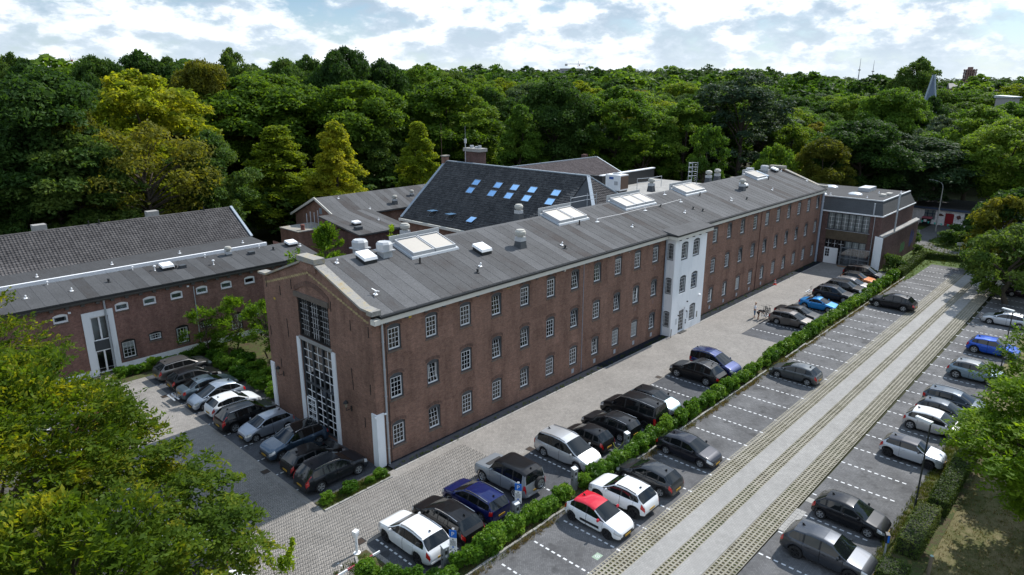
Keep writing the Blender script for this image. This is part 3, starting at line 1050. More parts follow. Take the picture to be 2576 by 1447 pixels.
def tile_roof(parent, origin, ex, ey, nx, ny, pw, pl, mat, cut=None, pick=300, key=None):
    """tiles laid from origin (eaves corner) along ex (courses) and ey (up the slope); the nearest 300 are single tiles"""
    ex = Vector(ex).normalized(); ey = Vector(ey).normalized(); ez = ex.cross(ey)
    vs, fs = pantile(pw, pl, mat)
    me = MB().add(vs, fs).mesh('roof_tile', mat)
    va = np.array(vs); fa = np.array(fs)
    O = Vector(origin)
    B = np.array([list(ex), list(ey), list(ez)])
    cells = []
    for j in range(ny):
        for i in range(nx):
            u, v = i * pw, j * pl
            if cut and not cut(u + pw / 2, v + pl / 2):
                continue
            p = O + ex * u + ey * v
            cells.append(((p - CAM_LOC).length if key is None else key(p), p))
    cells.sort(key=lambda c: c[0])
    rot = Matrix((ex, ey, ez)).transposed().to_euler()
    for d, p in cells[:pick]:
        j = random.uniform
        put('roof_tile', me, parent, p + ez * j(0, .006), (rot[0] + j(-.012, .012), rot[1] + j(-.012, .012), rot[2]), world=True)
    rest = cells[pick:]
    if rest:
        P = np.array([list(c[1]) for c in rest])
        n = len(va)
        loc = va @ B
        V = (P[:, None, :] + loc[None, :, :]).reshape(-1, 3) - np.array(list(parent.location))
        F = (fa[None, :, :] + (np.arange(len(rest)) * n)[:, None, None]).reshape(-1, 4)
        o = put('roof_tiles', np_mesh('roof_tiles', V, F, mat), parent)
        o['kind'] = 'stuff'


def downpipe(parent, x, y, z0, z1, r=0.055, mat=ZINC, name='downpipe', n=6, hop=None):
    m = MB().tube((x, y, z0), (x, y, z1), r, n=n)
    z = z0 + 1.2
    while z < z1:
        m.tube((x, y, z), (x, y, z + .06), r * 1.3, n=n)
        z += 1.9
    if hop:
        m.tube((x, y, z1), hop, r, n=n)
    return m.build(name, mat, parent, smooth=True)

# ================================================================== the long three-storey building
LX, LY, EZ = 77.8, 13.78, 10.4
S0 = .3034
fz = lambda y: 10.72 + (y + .45) * S0          # front roof slope
HALL = thing('brick_building', 'long three-storey brown brick building with grey felt roof and white entrance bay', 'building', (38, 7, 0))
WK = window_kit(1.1, 1.84, 0.17, 3, 4, fw=0.105, head=0.03)
left_x = [1.17 + 3.165 * i for i in range(11)]
right_x = [45.02 + 3.37 * i for i in range(10)]
rows_z = [1.08, 4.52, 7.97]
ops = [(x, x + 1.1, z, z + 1.84, .17) for x in left_x + right_x for z in rows_z]
wm = MB()
wall(wm, 'y', 0.0, 0.0, 35.17, 0, EZ, [o for o in ops if o[0] < 35])
wall(wm, 'y', 0.0, 41.5, LX, 0, EZ, [o for o in ops if o[0] > 41])
wm.build('front_wall', BRICK, HALL)
# gable wall with the tall window
gop = [(4.9, 8.98, 0.1, 6.95, 0), (4.95, 8.92, 7.2, 10.2, 0)]
gm = MB()
wall(gm, 'x', 0.0, 0.0, LY, 0, EZ, gop, out=-1, depth=0.25)
gz = [(0, EZ), (0, 10.95), (0.75, 10.98), (5.95, 12.85), (5.95, 13.2), (8.0, 13.2), (8.0, 12.85), (13.05, 10.98), (LY, 10.95), (LY, EZ)]
gm.poly([(0, y, z) for y, z in reversed(gz)])
gm.poly([(.45, y, z) for y, z in gz])
gm.build('gable_wall', BRICK, HALL)
fg = MB().poly([(LX, y, z) for y, z in gz]).poly([(LX - .4, y, z) for y, z in reversed(gz)]).quad((LX, 0, 0), (LX, LY, 0), (LX, LY, EZ), (LX, 0, EZ))
fg.build('gable_wall', BRICK, HALL)
bw = MB()
wall(bw, 'y', LY, 0, LX, 0, EZ, [], out=1)
bw.build('rear_wall', BRICK, HALL)
# stone copings of both gables
for gx in (0.17, LX - .17):
    cp = MB()
    path = [(-.38, 11.02), (0.78, 11.06), (5.98, 12.95)]
    hw = .36
    for i in range(2):
        for sgn in (0, 1):
            (ya, za), (yb, zb) = path[i], path[i + 1]
            if sgn:
                ya, yb = LY - ya, LY - yb
                (ya, za), (yb, zb) = (yb, zb), (ya, za)
            cp.hexa([(gx - hw, ya, za - .08), (gx + hw, ya, za - .08), (gx + hw, yb, zb - .08), (gx - hw, yb, zb - .08)], [(gx - hw, ya, za + .07), (gx + hw, ya, za + .07), (gx + hw, yb, zb + .07), (gx - hw, yb, zb + .07)])
    cp.box(gx - hw, gx + hw, -.38, .2, 10.78, 10.935)
    cp.build('coping', STONE, HALL)
    MB().box(gx - .42, gx + .42, 5.8, 8.1, 13.02, 13.38).build('cap_stone', STONE, HALL)
    MB().box(gx - .3, gx + .3, 5.95, 7.95, 12.4, 13.02).build('chimney_block', BRICK, HALL)
# stepped band of yellow bricks on the gable
yb_m = MB().box(-.006, .03, -.13, .13, -.075, .075).mesh('brick', YELLOW_BRICK)
for k in range(25):
    y = 7.25 - k * .285
    z = 12.2 - k * .083 - .02 * (k % 2)
    if y > .15:
        put('brick', yb_m, HALL, (0, y, z - .16 * 0), world=True)
    if k and LY - .3 > 7.25 + k * .265:
        put('brick', yb_m, HALL, (0, 7.25 + k * .265, 12.2 - k * .08 - .02 * (k % 2)), world=True)
# tall window: arch, lintel, three bays
am = MB()
for k in range(10):
    t0, t1 = k / 10, (k + 1) / 10
    y0, y1 = 4.72 + 4.4 * t0, 4.72 + 4.4 * t1
    za, zb = (10.55 + .68 * (1 - (2 * t - 1) ** 2) for t in (t0, t1))
    am.hexa([(-.05, y0, za), (.0, y0, za), (.0, y1, zb), (-.05, y1, zb)], [(-.05, y0, za + .36), (.0, y0, za + .36), (.0, y1, zb + .36), (-.05, y1, zb + .36)])
am.build('brick_arch', BRICK_LINTEL, HALL)
MB().box(-.16, .1, 4.72, 9.15, 10.2, 10.55).build('lintel', SILL, HALL)
MB().box(-.1, .2, 4.8, 9.05, 6.96, 7.19).build('lintel', CONCRETE, HALL)
for ya, yb_ in ((8.985, 9.44), (4.42, 4.895)):
    MB().box(-.07, .3, ya, yb_, 0, 7.02).build('white_pilaster', WHITE_WALL, HALL)


def glazed(parent, name, ys, zs, x=0.1, fw=.16, frame=GREYFRAME, sub=(2, 5), mull=WHITE, mw=.04, xx=0.07, room=True, curtain=False):
    """bays of a glazed front in the plane x: frame, muntins (sub-part) and panes (sub-parts)"""
    f = MB()
    for y in ys:
        f.box(x - xx, x + xx, y - fw / 2, y + fw / 2, zs[0], zs[-1])
    for z in zs:
        for i in range(len(ys) - 1):
            f.box(x - xx * .9, x + xx * .9, ys[i] + fw / 2, ys[i + 1] - fw / 2, z - fw / 2, z + fw / 2)
    o = f.build(name, frame, parent)
    g = MB()
    off = tuple(parent.location)
    for i in range(len(ys) - 1):
        for j in range(len(zs) - 1):
            a, b = ys[i] + fw / 2, ys[i + 1] - fw / 2
            c, d = zs[j] + fw / 2, zs[j + 1] - fw / 2
            nx = sub[0]
            ny = sub[1] if not isinstance(sub[1], (list, tuple)) else sub[1][j]
            for k in range(1, nx):
                y = a + (b - a) * k / nx
                g.box(x - .03, x + .012, y - mw / 2, y + mw / 2, c, d)
            for k in range(1, ny):
                z = c + (d - c) * k / ny
                for q in range(nx):
                    g.box(x - .027, x + .01, a + (b - a) * q / nx + mw / 2, a + (b - a) * (q + 1) / nx - mw / 2, z - mw / 2, z + mw / 2)
            for q in range(nx):
                for k in range(ny):
                    p = MB().quad((x + .02, a + (b - a) * (q + 1) / nx, c + (d - c) * k / ny), (x + .02, a + (b - a) * q / nx, c + (d - c) * k / ny),
                                  (x + .02, a + (b - a) * q / nx, c + (d - c) * (k + 1) / ny), (x + .02, a + (b - a) * (q + 1) / nx, c + (d - c) * (k + 1) / ny))
                    put('pane', p.mesh('pane', GLASS, off=off), o)
    put('muntins', g.mesh('muntins', mull, off=off), o)
    if room:
        r = MB().quad((x + 1.2, ys[0], zs[0]), (x + 1.2, ys[-1], zs[0]), (x + 1.2, ys[-1], zs[-1]), (x + 1.2, ys[0], zs[-1]))
        r.quad((x + .1, ys[0], zs[0]), (x + 1.2, ys[0], zs[0]), (x + 1.2, ys[0], zs[-1]), (x + .1, ys[0], zs[-1]))
        r.quad((x + .1, ys[-1], zs[0]), (x + 1.2, ys[-1], zs[0]), (x + 1.2, ys[-1], zs[-1]), (x + .1, ys[-1], zs[-1]))
        r.quad((x + .1, ys[0], zs[0]), (x + 1.2, ys[0], zs[0]), (x + 1.2, ys[-1], zs[0]), (x + .1, ys[-1], zs[0]))
        put('interior', r.mesh('interior', ROOM, off=off), o)
    if curtain:
        put('curtain', MB().quad((x + .14, ys[0], zs[0]), (x + .14, ys[-1], zs[0]), (x + .14, ys[-1], zs[-1]), (x + .14, ys[0], zs[-1])).mesh('curtain', BLIND, off=off), o)
    return o


glazed(HALL, 'tall_window', [4.98, 6.3, 7.6, 8.9], [.18, 3.62, 6.88], x=.14, sub=(2, (6, 5)))
up = glazed(HALL, 'barred_window', [5.02, 6.29, 7.57, 8.86], [7.27, 10.13], x=.15, fw=.12, frame=DARKFRAME, sub=(4, 7), mw=.028)
br = MB()
for k in range(27):
    y = 5.0 + k * .149
    br.box(.0, .02, y - .011, y + .011, 7.1, 10.15)
for z in (7.35, 8.25, 9.1, 9.95):
    br.box(-.02, .0, 4.93, 8.95, z, z + .05)
put('bars', br.mesh('bars', IRON, off=tuple(HALL.location)), up)
# white door in the left bay
dr = MB()
dr.box(.02, .07, 8.78, 8.88, .1, 2.4); dr.box(.02, .07, 7.66, 7.76, .1, 2.4); dr.box(.02, .07, 7.76, 8.78, 2.28, 2.4); dr.box(.02, .07, 7.76, 8.78, .1, .2); dr.box(.03, .065, 8.25, 8.29, .2, 2.28)
for z in (.75, 1.27, 1.8):
    dr.box(.03, .065, 7.76, 8.78, z, z + .04)
dr.build('door', WHITE, HALL)
# wall anchors, wall lamps, corner guards on the gable
an = MB().box(-.03, 0.0, -.025, .025, -.36, .36).mesh('wall_anchor', IRON)
for y, z in ((13.3, 10.35), (11.3, 10.1), (9.6, 10.9), (4.55, 10.35), (2.35, 9.55), (.35, 9.55), (10.7, 7.7), (10.65, 7.0), (13.35, 6.5), (2.55, 6.1), (2.5, 5.3), (.5, 5.55), (1.35, 2.9), (12.2, 4.1)):
    put('wall_anchor', an, HALL, (0, y, z), world=True)
for y, z in ((2.9, 3.4), (12.04, 3.25)):
    m = MB().tube((0, y, z), (-.42, y, z), .025, n=6).tube((-.42, y, z), (-.42, y, z + .25), .02, n=6).box(-.03, 0, y - .06, y + .06, z - .2, z + .2)
    o = m.build('wall_lamp', IRON, HALL)
    put('lantern', MB().lathe([(.06, z + .25), (.13, z + .55), (.0, z + .56)], 6, (-.42, y, 0)).mesh('lantern', plain('lamp_glass', (.3, .28, .22), .1, 3, .2), off=tuple(HALL.location)), o)
    put('lamp_hood', MB().lathe([(.2, z + .55), (.14, z + .66), (.05, z + .75), (.0, z + .8)], 8, (-.42, y, 0)).mesh('lamp_hood', IRON, off=tuple(HALL.location)), o)
cg = MB().box(-.09, .52, -.08, 0.0, 0, 3.9).box(-.09, .0, 0.0, .48, 0, 3.9)
cg.build('corner_guard', WHITE_WALL, HALL)
MB().box(-.09, .0, LY - .5, LY + .05, 0, 3.85).build('corner_guard', WHITE_WALL, HALL)
MB().box(-.28, -.1, -.2, -.08, 3.78, 3.88).box(.52, .66, -.2, -.08, 3.78, 3.88).build('camera_box', WHITE, HALL)
yt = MB().box(-.012, 0, 12.15, 12.4, 9.2, 9.35).build('plate', plain('yellow_plate', (.5, .36, .03), .1, 3, .6), HALL)
put('plate', MB().box(2.95, 3.2, -.012, 0, 9.85, 9.98).mesh('plate', MATS['yellow_plate'], off=tuple(HALL.location)), HALL)
put('plate', MB().box(12.4, 12.65, -.012, 0, 9.85, 9.98).mesh('plate', MATS['yellow_plate'], off=tuple(HALL.location)), HALL)
put('plate', MB().box(19.2, 19.4, -.012, 0, 9.85, 9.98).mesh('plate', CREAM, off=tuple(HALL.location)), HALL)
put('plate', MB().box(28.6, 28.8, -.012, 0, 9.85, 9.98).mesh('plate', CREAM, off=tuple(HALL.location)), HALL)

# windows of the long front; the panes of the nearest ones are single panes
cells = sorted([((x + 24) ** 2 + (z - 24) ** 2, x, z) for x in left_x + right_x for z in rows_z])
ARCH = MB()
for k in range(8):
    t0, t1 = k / 8, (k + 1) / 8
    za, zb = (1.69 + .17 * (1 - (2 * t - 1) ** 2) for t in (t0, t1))
    ARCH.quad((-.12 + 1.34 * t0, -.004, za), (-.12 + 1.34 * t1, -.004, zb), (-.12 + 1.34 * t1, -.004, zb + .24), (-.12 + 1.34 * t0, -.004, za + .24))
ARCH = ARCH.mesh('brick_arch', BRICK_LINTEL)
for n, (d, x, z) in enumerate(cells):
    r = random.random()
    if z < 2:
        cur = 0 if r < (.6 if x < 20 else .3) else ('side' if r < .8 else 1)
    elif z < 6:
        cur = None if r < .4 else ('side' if r < .6 else (2 if r < .85 else 3))
    else:
        cur = None if r < .4 else (3 if r < .7 else ('side' if r < .85 else 1))
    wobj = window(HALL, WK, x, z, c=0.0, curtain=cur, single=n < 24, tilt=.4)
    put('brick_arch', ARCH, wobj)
vg = MB().box(-.16, .16, -.02, 0, -.2, .2).mesh('wall_vent', plain('vent_grille', (.38, .4, .43), .15, 6, .6))
vb = MB().box(-.16, .16, -.02, 0, -.2, .2).mesh('wall_vent', plain('brown_vent', (.2, .12, .1), .15, 6, .8))
for x in left_x[6:] + right_x[:5]:
    put('wall_vent', vg, HALL, (x + .5, 0, .55), world=True)
for x, z in ((left_x[10], 7.45), (left_x[10], 4.0), (left_x[9], 4.0), (right_x[0], 4.0), (right_x[0], 7.4)):
    put('wall_vent', vb, HALL, (x + .5, 0, z), world=True)

# cornice, gutter, brackets
AX0, AX1, AD = 35.17, 41.5, 1.09
cn = MB()
cn.box(.36, AX0 - .45, -.45, 0, 10.18, 10.52); cn.box(AX1 + .45, LX - .36, -.45, 0, 10.18, 10.52)
cn.box(AX0 - .45, AX1 + .45, -AD - .45, -AD, 10.18, 10.52); cn.box(AX0 - .45, AX0, -AD, 0, 10.18, 10.52); cn.box(AX1, AX1 + .45, -AD, 0, 10.18, 10.52)
cn.box(-.05, .36, -.47, 0, 10.16, 10.5)
cn.build('cornice', CREAM, HALL)
gu = MB()
gu.box(.4, AX0 - .4, -.55, -.02, 10.525, 10.66); gu.box(AX1 + .4, LX - .4, -.55, -.02, 10.525, 10.66)
gu.box(AX0 - .53, AX1 + .53, -AD - .53, -AD, 10.525, 10.66); gu.box(AX0 - .53, AX0, -AD, -.56, 10.525, 10.66); gu.box(AX1, AX1 + .53, -AD, -.56, 10.525, 10.66)
gu.build('gutter', GUTTER, HALL)
bk = MB().box(-.11, .11, -.33, 0, -.16, 0).mesh('bracket', GREYFRAME)
x = 1.0
while x < LX - .5:
    if not AX0 - .5 < x < AX1 + .5:
        put('bracket', bk, HALL, (x, 0, 10.178), world=True)
    x += 1.61
for x in (35.6, 36.9, 38.2, 39.5, 40.9):
    put('bracket', bk, HALL, (x, -AD, 10.178), world=True)
downpipe(HALL, .72, -.13, 0, 10.15, .075, ZINC)
downpipe(HALL, 1.0, -.05, 0, 9.9, .022, IRON, 'lightning_cable')
downpipe(HALL, AX0 - .12, -.14, 0, 10.15, .075, plain('blue_grey_zinc', (.3, .35, .42), .15, 3, .5))
downpipe(HALL, 21.85, -.03, 0, 10.1, .02, MATS['blue_grey_zinc'], 'lightning_cable')
downpipe(HALL, 57.2, -.05, 0, 10.1, .035, plain('brown_pipe', (.1, .05, .04), .2, 3, .7))
downpipe(HALL, LX - .5, -.16, 0, 10.15, .16, MATS['blue_grey_zinc'], n=8)

# white entrance bay
ew = MB()
eop = [(36.38, 37.7, 7.8, 9.68, .17), (38.72, 40.05, 7.8, 9.68, .17), (36.45, 37.7, 4.3, 6.18, .17), (38.78, 40.05, 4.3, 6.18, .17), (38.88, 40.1, .8, 2.68, .17), (36.72, 37.95, .06, 2.72, .17)]
wall(ew, 'y', -AD, AX0, AX1, 0, 10.18, eop, depth=.12)
sop = [(-.9, -.22, 8.0, 9.7, .1), (-.9, -.22, 4.5, 6.2, .1), (-.9, -.22, 1.0, 2.7, .1)]
wall(ew, 'x', AX0, -AD, 0, 0, 10.18, sop, out=-1, depth=.1)
wall(ew, 'x', AX1, -AD, 0, 0, 10.18, [], out=1)
ew.build('entrance_bay', WHITE_WALL, HALL)
for u0, u1, z0, z1, r in eop[:5]:
    kk = window_kit(u1 - u0, z1 - z0, r, 3, 4, fw=.11, sill=False)
    window(HALL, kk, u0, z0, c=-AD, curtain=random.choice([None, 'side', 3]))
kk = window_kit(.68, 1.7, .1, 3, 4, fw=.05, sill=False, bars=True)
for u0, u1, z0, z1, r in sop:
    window(HALL, kk, u1, z0, axis='x', c=AX0, curtain=random.choice([None, 0]))
dk = window_kit(1.23, 2.66, .17, 3, 6, frame=WHITE, fw=.1, sill=False)
d = window(HALL, dk, 36.72, .06, c=-AD)
d.name = 'entrance_door'
MB().box(36.7, 37.97, -AD - .35, -AD, 0, .1).build('doorstep', IRON, HALL)
pl = plain('steel_plate', (.52, .55, .58), .1, 3, .35)
MB().box(36.1, 36.42, -AD - .02, -AD, 1.1, 1.75).build('notice_plate', pl, HALL)
MB().box(38.3, 38.62, -AD - .02, -AD, 1.3, 2.1).build('notice_plate', pl, HALL)
MB().box(38.12, 38.24, -AD - .05, -AD, 1.05, 1.2).box(38.12, 38.24, -AD - .05, -AD, .75, .95).build('intercom', GREYFRAME, HALL)
MB().box(40.45, 40.58, -AD - .05, -AD, .9, 1.55).build('letter_box', plain('khaki_metal', (.2, .19, .15), .1, 3, .5), HALL)
for x, z in ((36.55, 2.0), (38.2, 2.1), (38.2, 3.15)):
    MB().tube((x, -AD - .13, z), (x, -AD, z + .03), .07, n=8).build('wall_spotlight', BLACK, HALL)
MB().box(40.6, 40.85, -AD - .2, -AD, 3.3, 3.4).build('camera_box', WHITE, HALL)
MB().tube((35.05, -AD - .2, 0), (35.05, -AD - .2, .95), .04, n=8).build('guard_post', MATS['rusty_iron'], HALL)

# roof: deck, felt sheets, ridge
rd = MB()
yr, zr_ = 6.89, fz(6.89)
rd.hexa([(.4, -.44, 10.56), (LX - .4, -.44, 10.56), (LX - .4, yr, zr_ - .1), (.4, yr, zr_ - .1)], [(.4, -.44, fz(-.44) - .006), (LX - .4, -.44, fz(-.44) - .006), (LX - .4, yr, zr_), (.4, yr, zr_)])
rd.hexa([(.4, yr, zr_ - .1), (LX - .4, yr, zr_ - .1), (LX - .4, LY + .44, 10.56), (.4, LY + .44, 10.56)], [(.4, yr, zr_), (LX - .4, yr, zr_), (LX - .4, LY + .44, fz(-.44) - .006), (.4, LY + .44, fz(-.44) - .006)])
rd.build('roof', FELT, HALL)
felt_strips(HALL, .5, LX - .45, -.42, fz(-.42), yr, zr_, 1.0)
felt_strips(HALL, .5, LX - .45, LY + .42, fz(-.42), yr, zr_, 1.0)
MB().hexa([(.5, yr - .25, zr_ - .06), (LX - .4, yr - .25, zr_ - .06), (LX - .4, yr + .25, zr_ - .06), (.5, yr + .25, zr_ - .06)], [(.5, yr - .06, zr_ + .035), (LX - .4, yr - .06, zr_ + .035), (LX - .4, yr + .06, zr_ + .035), (.5, yr + .06, zr_ + .035)]).build('ridge', FELT, HALL)
MB().hexa([(AX0 - .5, -AD - .5, 10.6), (AX1 + .5, -AD - .5, 10.6), (AX1 + .5, -.0, 10.6), (AX0 - .5, -.0, 10.6)], [(AX0 - .5, -AD - .5, 10.68), (AX1 + .5, -AD - .5, 10.68), (AX1 + .5, .35, fz(.35) + .03), (AX0 - .5, .35, fz(.35) + .03)]).build('bay_roof', FELT, HALL)


# louvred rooflights lying on the front slope near the ridge
def rooflight(x0, x1, ya, yb, n, rise=.42):
    sk = MB().hexa([(x0 - .2, ya - .15, fz(ya - .15)), (x1 + .2, ya - .15, fz(ya - .15)), (x1 + .2, yb + .1, fz(yb)), (x0 - .2, yb + .1, fz(yb))], [(x0 - .16, ya - .1, fz(ya) + .13), (x1 + .16, ya - .1, fz(ya) + .13), (x1 + .16, yb + .1, fz(yb) + .16), (x0 - .16, yb + .1, fz(yb) + .16)])
    v = sk.build('rooflight', ZINC, HALL)
    off = tuple(HALL.location)
    w = (x1 - x0) / n
    for i in range(n):
        a, b = x0 + i * w + .06, x0 + (i + 1) * w - .06
        fr = MB()
        for (p, q, r, s) in ((a, b, ya, ya + .07), (a, b, yb - .07, yb), (a, a + .07, ya + .07, yb - .07), (b - .07, b, ya + .07, yb - .07)):
            fr.hexa([(p, r, fz(r) + .15), (q, r, fz(r) + .15), (q, s, fz(s) + .15), (p, s, fz(s) + .15)], [(p, r, fz(r) + rise), (q, r, fz(r) + rise), (q, s, fz(s) + rise), (p, s, fz(s) + rise)])
        put('louvre_frame', fr.mesh('louvre_frame', ALU, off=off), v)
        m = 11
        for k in range(m):
            r = ya + .08 + (yb - ya - .2) * k / m
            d = (yb - ya - .2) / m
            s = MB().hexa([(a + .07, r, fz(r) + rise - .1), (b - .07, r, fz(r) + rise - .1), (b - .07, r + d * .6, fz(r) + rise - .02), (a + .07, r + d * .6, fz(r) + rise - .02)],
                          [(a + .07, r, fz(r) + rise - .08), (b - .07, r, fz(r) + rise - .08), (b - .07, r + d * .6, fz(r) + rise), (a + .07, r + d * .6, fz(r) + rise)])
            put('slat', s.mesh('slat', plain('cream_slat', (.4, .37, .325), .06, 3, .6), off=off), v)
        put('tray', MB().hexa([(a + .05, ya + .05, fz(ya) + .16), (b - .05, ya + .05, fz(ya) + .16), (b - .05, yb - .05, fz(yb) + .16), (a + .05, yb - .05, fz(yb) + .16)], [(a + .05, ya + .05, fz(ya) + .2), (b - .05, ya + .05, fz(ya) + .2), (b - .05, yb - .05, fz(yb) + .2), (a + .05, yb - .05, fz(yb) + .2)]).mesh('tray', BLACK, off=off), v)
    put('hood_board', MB().box(x0 - .3, x1 + .3, yb + .12, yb + .2, fz(yb) - .1, fz(yb) + rise + .25).mesh('hood_board', ALU, off=off), v)
    return v


for args in ((7.3, 11.6, 4.75, 7.0, 2), (24.4, 28.6, 4.85, 7.0, 2), (35.2, 40.7, 4.9, 7.0, 3), (47.7, 52.2, 5.1, 7.0, 2), (66.7, 69.6, 5.1, 7.0, 1)):
    rooflight(*args)
MB().hexa([(69.75, 5.2, fz(5.2)), (70.7, 5.2, fz(5.2)), (70.7, 7.0, fz(7)), (69.75, 7.0, fz(7))], [(69.75, 5.2, fz(5.2) + .25), (70.7, 5.2, fz(5.2) + .25), (70.7, 7.0, fz(7) + .25), (69.75, 7.0, fz(7) + .25)]).build('rooflight', plain('sky_glass', (.35, .42, .5), .1, 2, .1), HALL)
hatch(HALL, 3.9, 5.75, fz(5.75), S0); hatch(HALL, 13.3, 3.6, fz(3.6), S0)
hatch(HALL, 60.9, 4.3, fz(4.3), S0, .9, .9); hatch(HALL, 75.0, 6.3, fz(6.3), S0, .9, .9)
octo_vent(HALL, 5.6, 5.9, fz(5.9) + .05, .8); octo_vent(HALL, 5.0, 8.1, fz(5.8), .8); octo_vent(HALL, 72.4, 6.7, fz(6.6), .78); octo_vent(HALL, 71.2, 8.3, fz(5.4), .78)
roof_vent(HALL, 17.2, 3.1, fz(3.1)); roof_vent(HALL, 59.3, 3.75, fz(3.75), .95)
roof_vent(HALL, 10.1, 9.2, fz(4.6) + .4, .9); roof_vent(HALL, 23.4, 9.0, fz(4.8) + .3, .9); roof_vent(HALL, 59.6, 8.6, fz(5.2) + .2, .95); roof_vent(HALL, 62.0, 8.6, fz(5.2) + .2, .95); roof_vent(HALL, 47.2, 9.5, fz(4.3) + .6, .9)
for x, y in ((7.31, 3.99), (26.6, 4.25), (49.85, 4.5), (69.25, 4.65)):
    small(HALL, _pipe, x, y, fz(y))
for x, y in ((32.3, 2.1), (44.5, 2.36), (40.65, 4.17), (10.5, 1.25), (45.3, 1.6), (56.3, 1.65), (21, 1.4)):
    small(HALL, _cap, x, y, fz(y), s=.9)
for k, (x, y) in enumerate(((1.68, 1.75), (11.4, 1.9), (21.2, 1.95), (32.0, 2.0), (42.2, 2.1), (53.2, 2.15), (65.0, 2.25), (77.0, 2.3), (1.75, 6.2), (76.6, 6.0))):
    anchor(HALL, x, y, fz(y) + .012, S0, k in (0, 5))
pts = [(29.07, 4.04), (37.5, 4.09), (44.87, 4.15)]
for x, y in pts + [(44.75, 6.2)]:
    small(HALL, _disc, x, y, fz(y) + .01, s=1.15)
cb = MB()
for (xa, ya), (xb, yb_) in zip(pts, pts[1:]):
    cb.tube((xa, ya, fz(ya) + .33), ((xa + xb) / 2, (ya + yb_) / 2, fz(ya) + .26), .014, n=4).tube(((xa + xb) / 2, (ya + yb_) / 2, fz(ya) + .26), (xb, yb_, fz(yb_) + .33), .014, n=4)
cb.build('safety_line', WHITE, HALL)
# railings and ladder cage behind the ridge
rl = MB()
for a, b in (((32.0, 9.6), (34.8, 9.6)), ((34.8, 9.6), (35.9, 9.2))):
    for h in (.55, 1.0):
        rl.tube((*a, fz(4.2) + .3 + h), (*b, fz(4.2) + .3 + h), .03, n=6)
for x, y in ((32.0, 9.6), (34.8, 9.6), (35.9, 9.2)):
    rl.tube((x, y, 12.0), (x, y, fz(4.2) + 1.5), .03, n=6)
rl.build('roof_railing', ZINC, HALL, smooth=True)
lc = MB()
for z in (12.6, 13.2, 13.8, 14.4):
    for q in range(6):
        a, b = math.pi * q / 5, math.pi * (q + 1) / 5
        if q < 5:
            lc.tube((63.2 + .75 * math.cos(a), 12.6 + .9 * math.sin(a), z), (63.2 + .75 * math.cos(b), 12.6 + .9 * math.sin(b), z), .035, n=5)
for a in (0, .8, 1.57, 2.35, 3.14):
    lc.tube((63.2 + .75 * math.cos(a), 12.6 + .9 * math.sin(a), 11.0), (63.2 + .75 * math.cos(a), 12.6 + .9 * math.sin(a), 14.5), .03, n=5)
for z in np.arange(11.2, 14.4, .3):
    lc.tube((62.95, 12.5, z), (63.45, 12.5, z), .02, n=4)
lc.build('ladder_cage', ZINC, HALL, smooth=True)

# ================================================================== two-storey brick wing behind the left lot
WY = 30.6
wz = lambda y: 7.2 + (y - 30.1) * .174
WING = thing('brick_wing', 'two-storey brick wing with flat grey roof behind the left parking lot', 'building', (0, 33, 0))
SK = window_kit(1.1, .78, .14, 1, 1, frame=WHITE, fw=.07)
LK = window_kit(1.15, .85, .12, 4, 2, frame=DARKFRAME)
BK = window_kit(1.2, 1.85, .17, 3, 4, frame=DARKFRAME, fw=.1)
sx = [-24.4, -20.0, -17.6, -15.2, -10.4, -5.66, -3.32, -.93, 1.43, 3.83, 6.23, 8.6]
w_ops = [(x, x + 1.1, 5.42, 6.2, .14) for x in sx] + [(-5.67, -4.47, .86, 2.71, .17), (-.92, .28, .95, 2.8, .17), (-3.3, -2.15, 1.95, 2.8, .12), (1.35, 2.5, 1.95, 2.8, .12), (4.4, 5.6, .95, 2.8, .17), (6.3, 7.45, 1.95, 2.8, .12), (-13.2, -12.0, .95, 2.8, .17), (-7.75, -6.35, .15, 5.35, 0)]
wl_ = MB()
wall(wl_, 'y', WY, -30, 14.5, .55, 6.85, w_ops, depth=.14)
wall(wl_, 'x', 14.5, WY, 40, 0, 7.2, [], out=1)
wall(wl_, 'x', -30, WY, 40, 0, 7.2, [], out=-1)
wl_.build('front_wall', BRICK_W, WING)
pb = MB()
wall(pb, 'y', WY - .04, -30, -7.75, 0, .6, []); wall(pb, 'y', WY - .04, -6.35, 14.5, 0, .6, [])
pb.quad((-30, WY - .04, .6), (14.5, WY - .04, .6), (14.5, WY, .6), (-30, WY, .6))
pb.build('plinth', WHITE_WALL, WING)
for x in sx:
    window(WING, SK, x, 5.42, c=WY, curtain=random.choice([0, 0, 1, None, 'side']), single=True)
for x, z, k in ((-5.67, .86, BK), (-.92, .95, BK), (-3.3, 1.95, LK), (1.35, 1.95, LK), (4.4, .95, BK), (6.3, 1.95, LK), (-13.2, .95, BK)):
    window(WING, k, x, z, c=WY, curtain=random.choice([0, 2, 'side']), single=False)
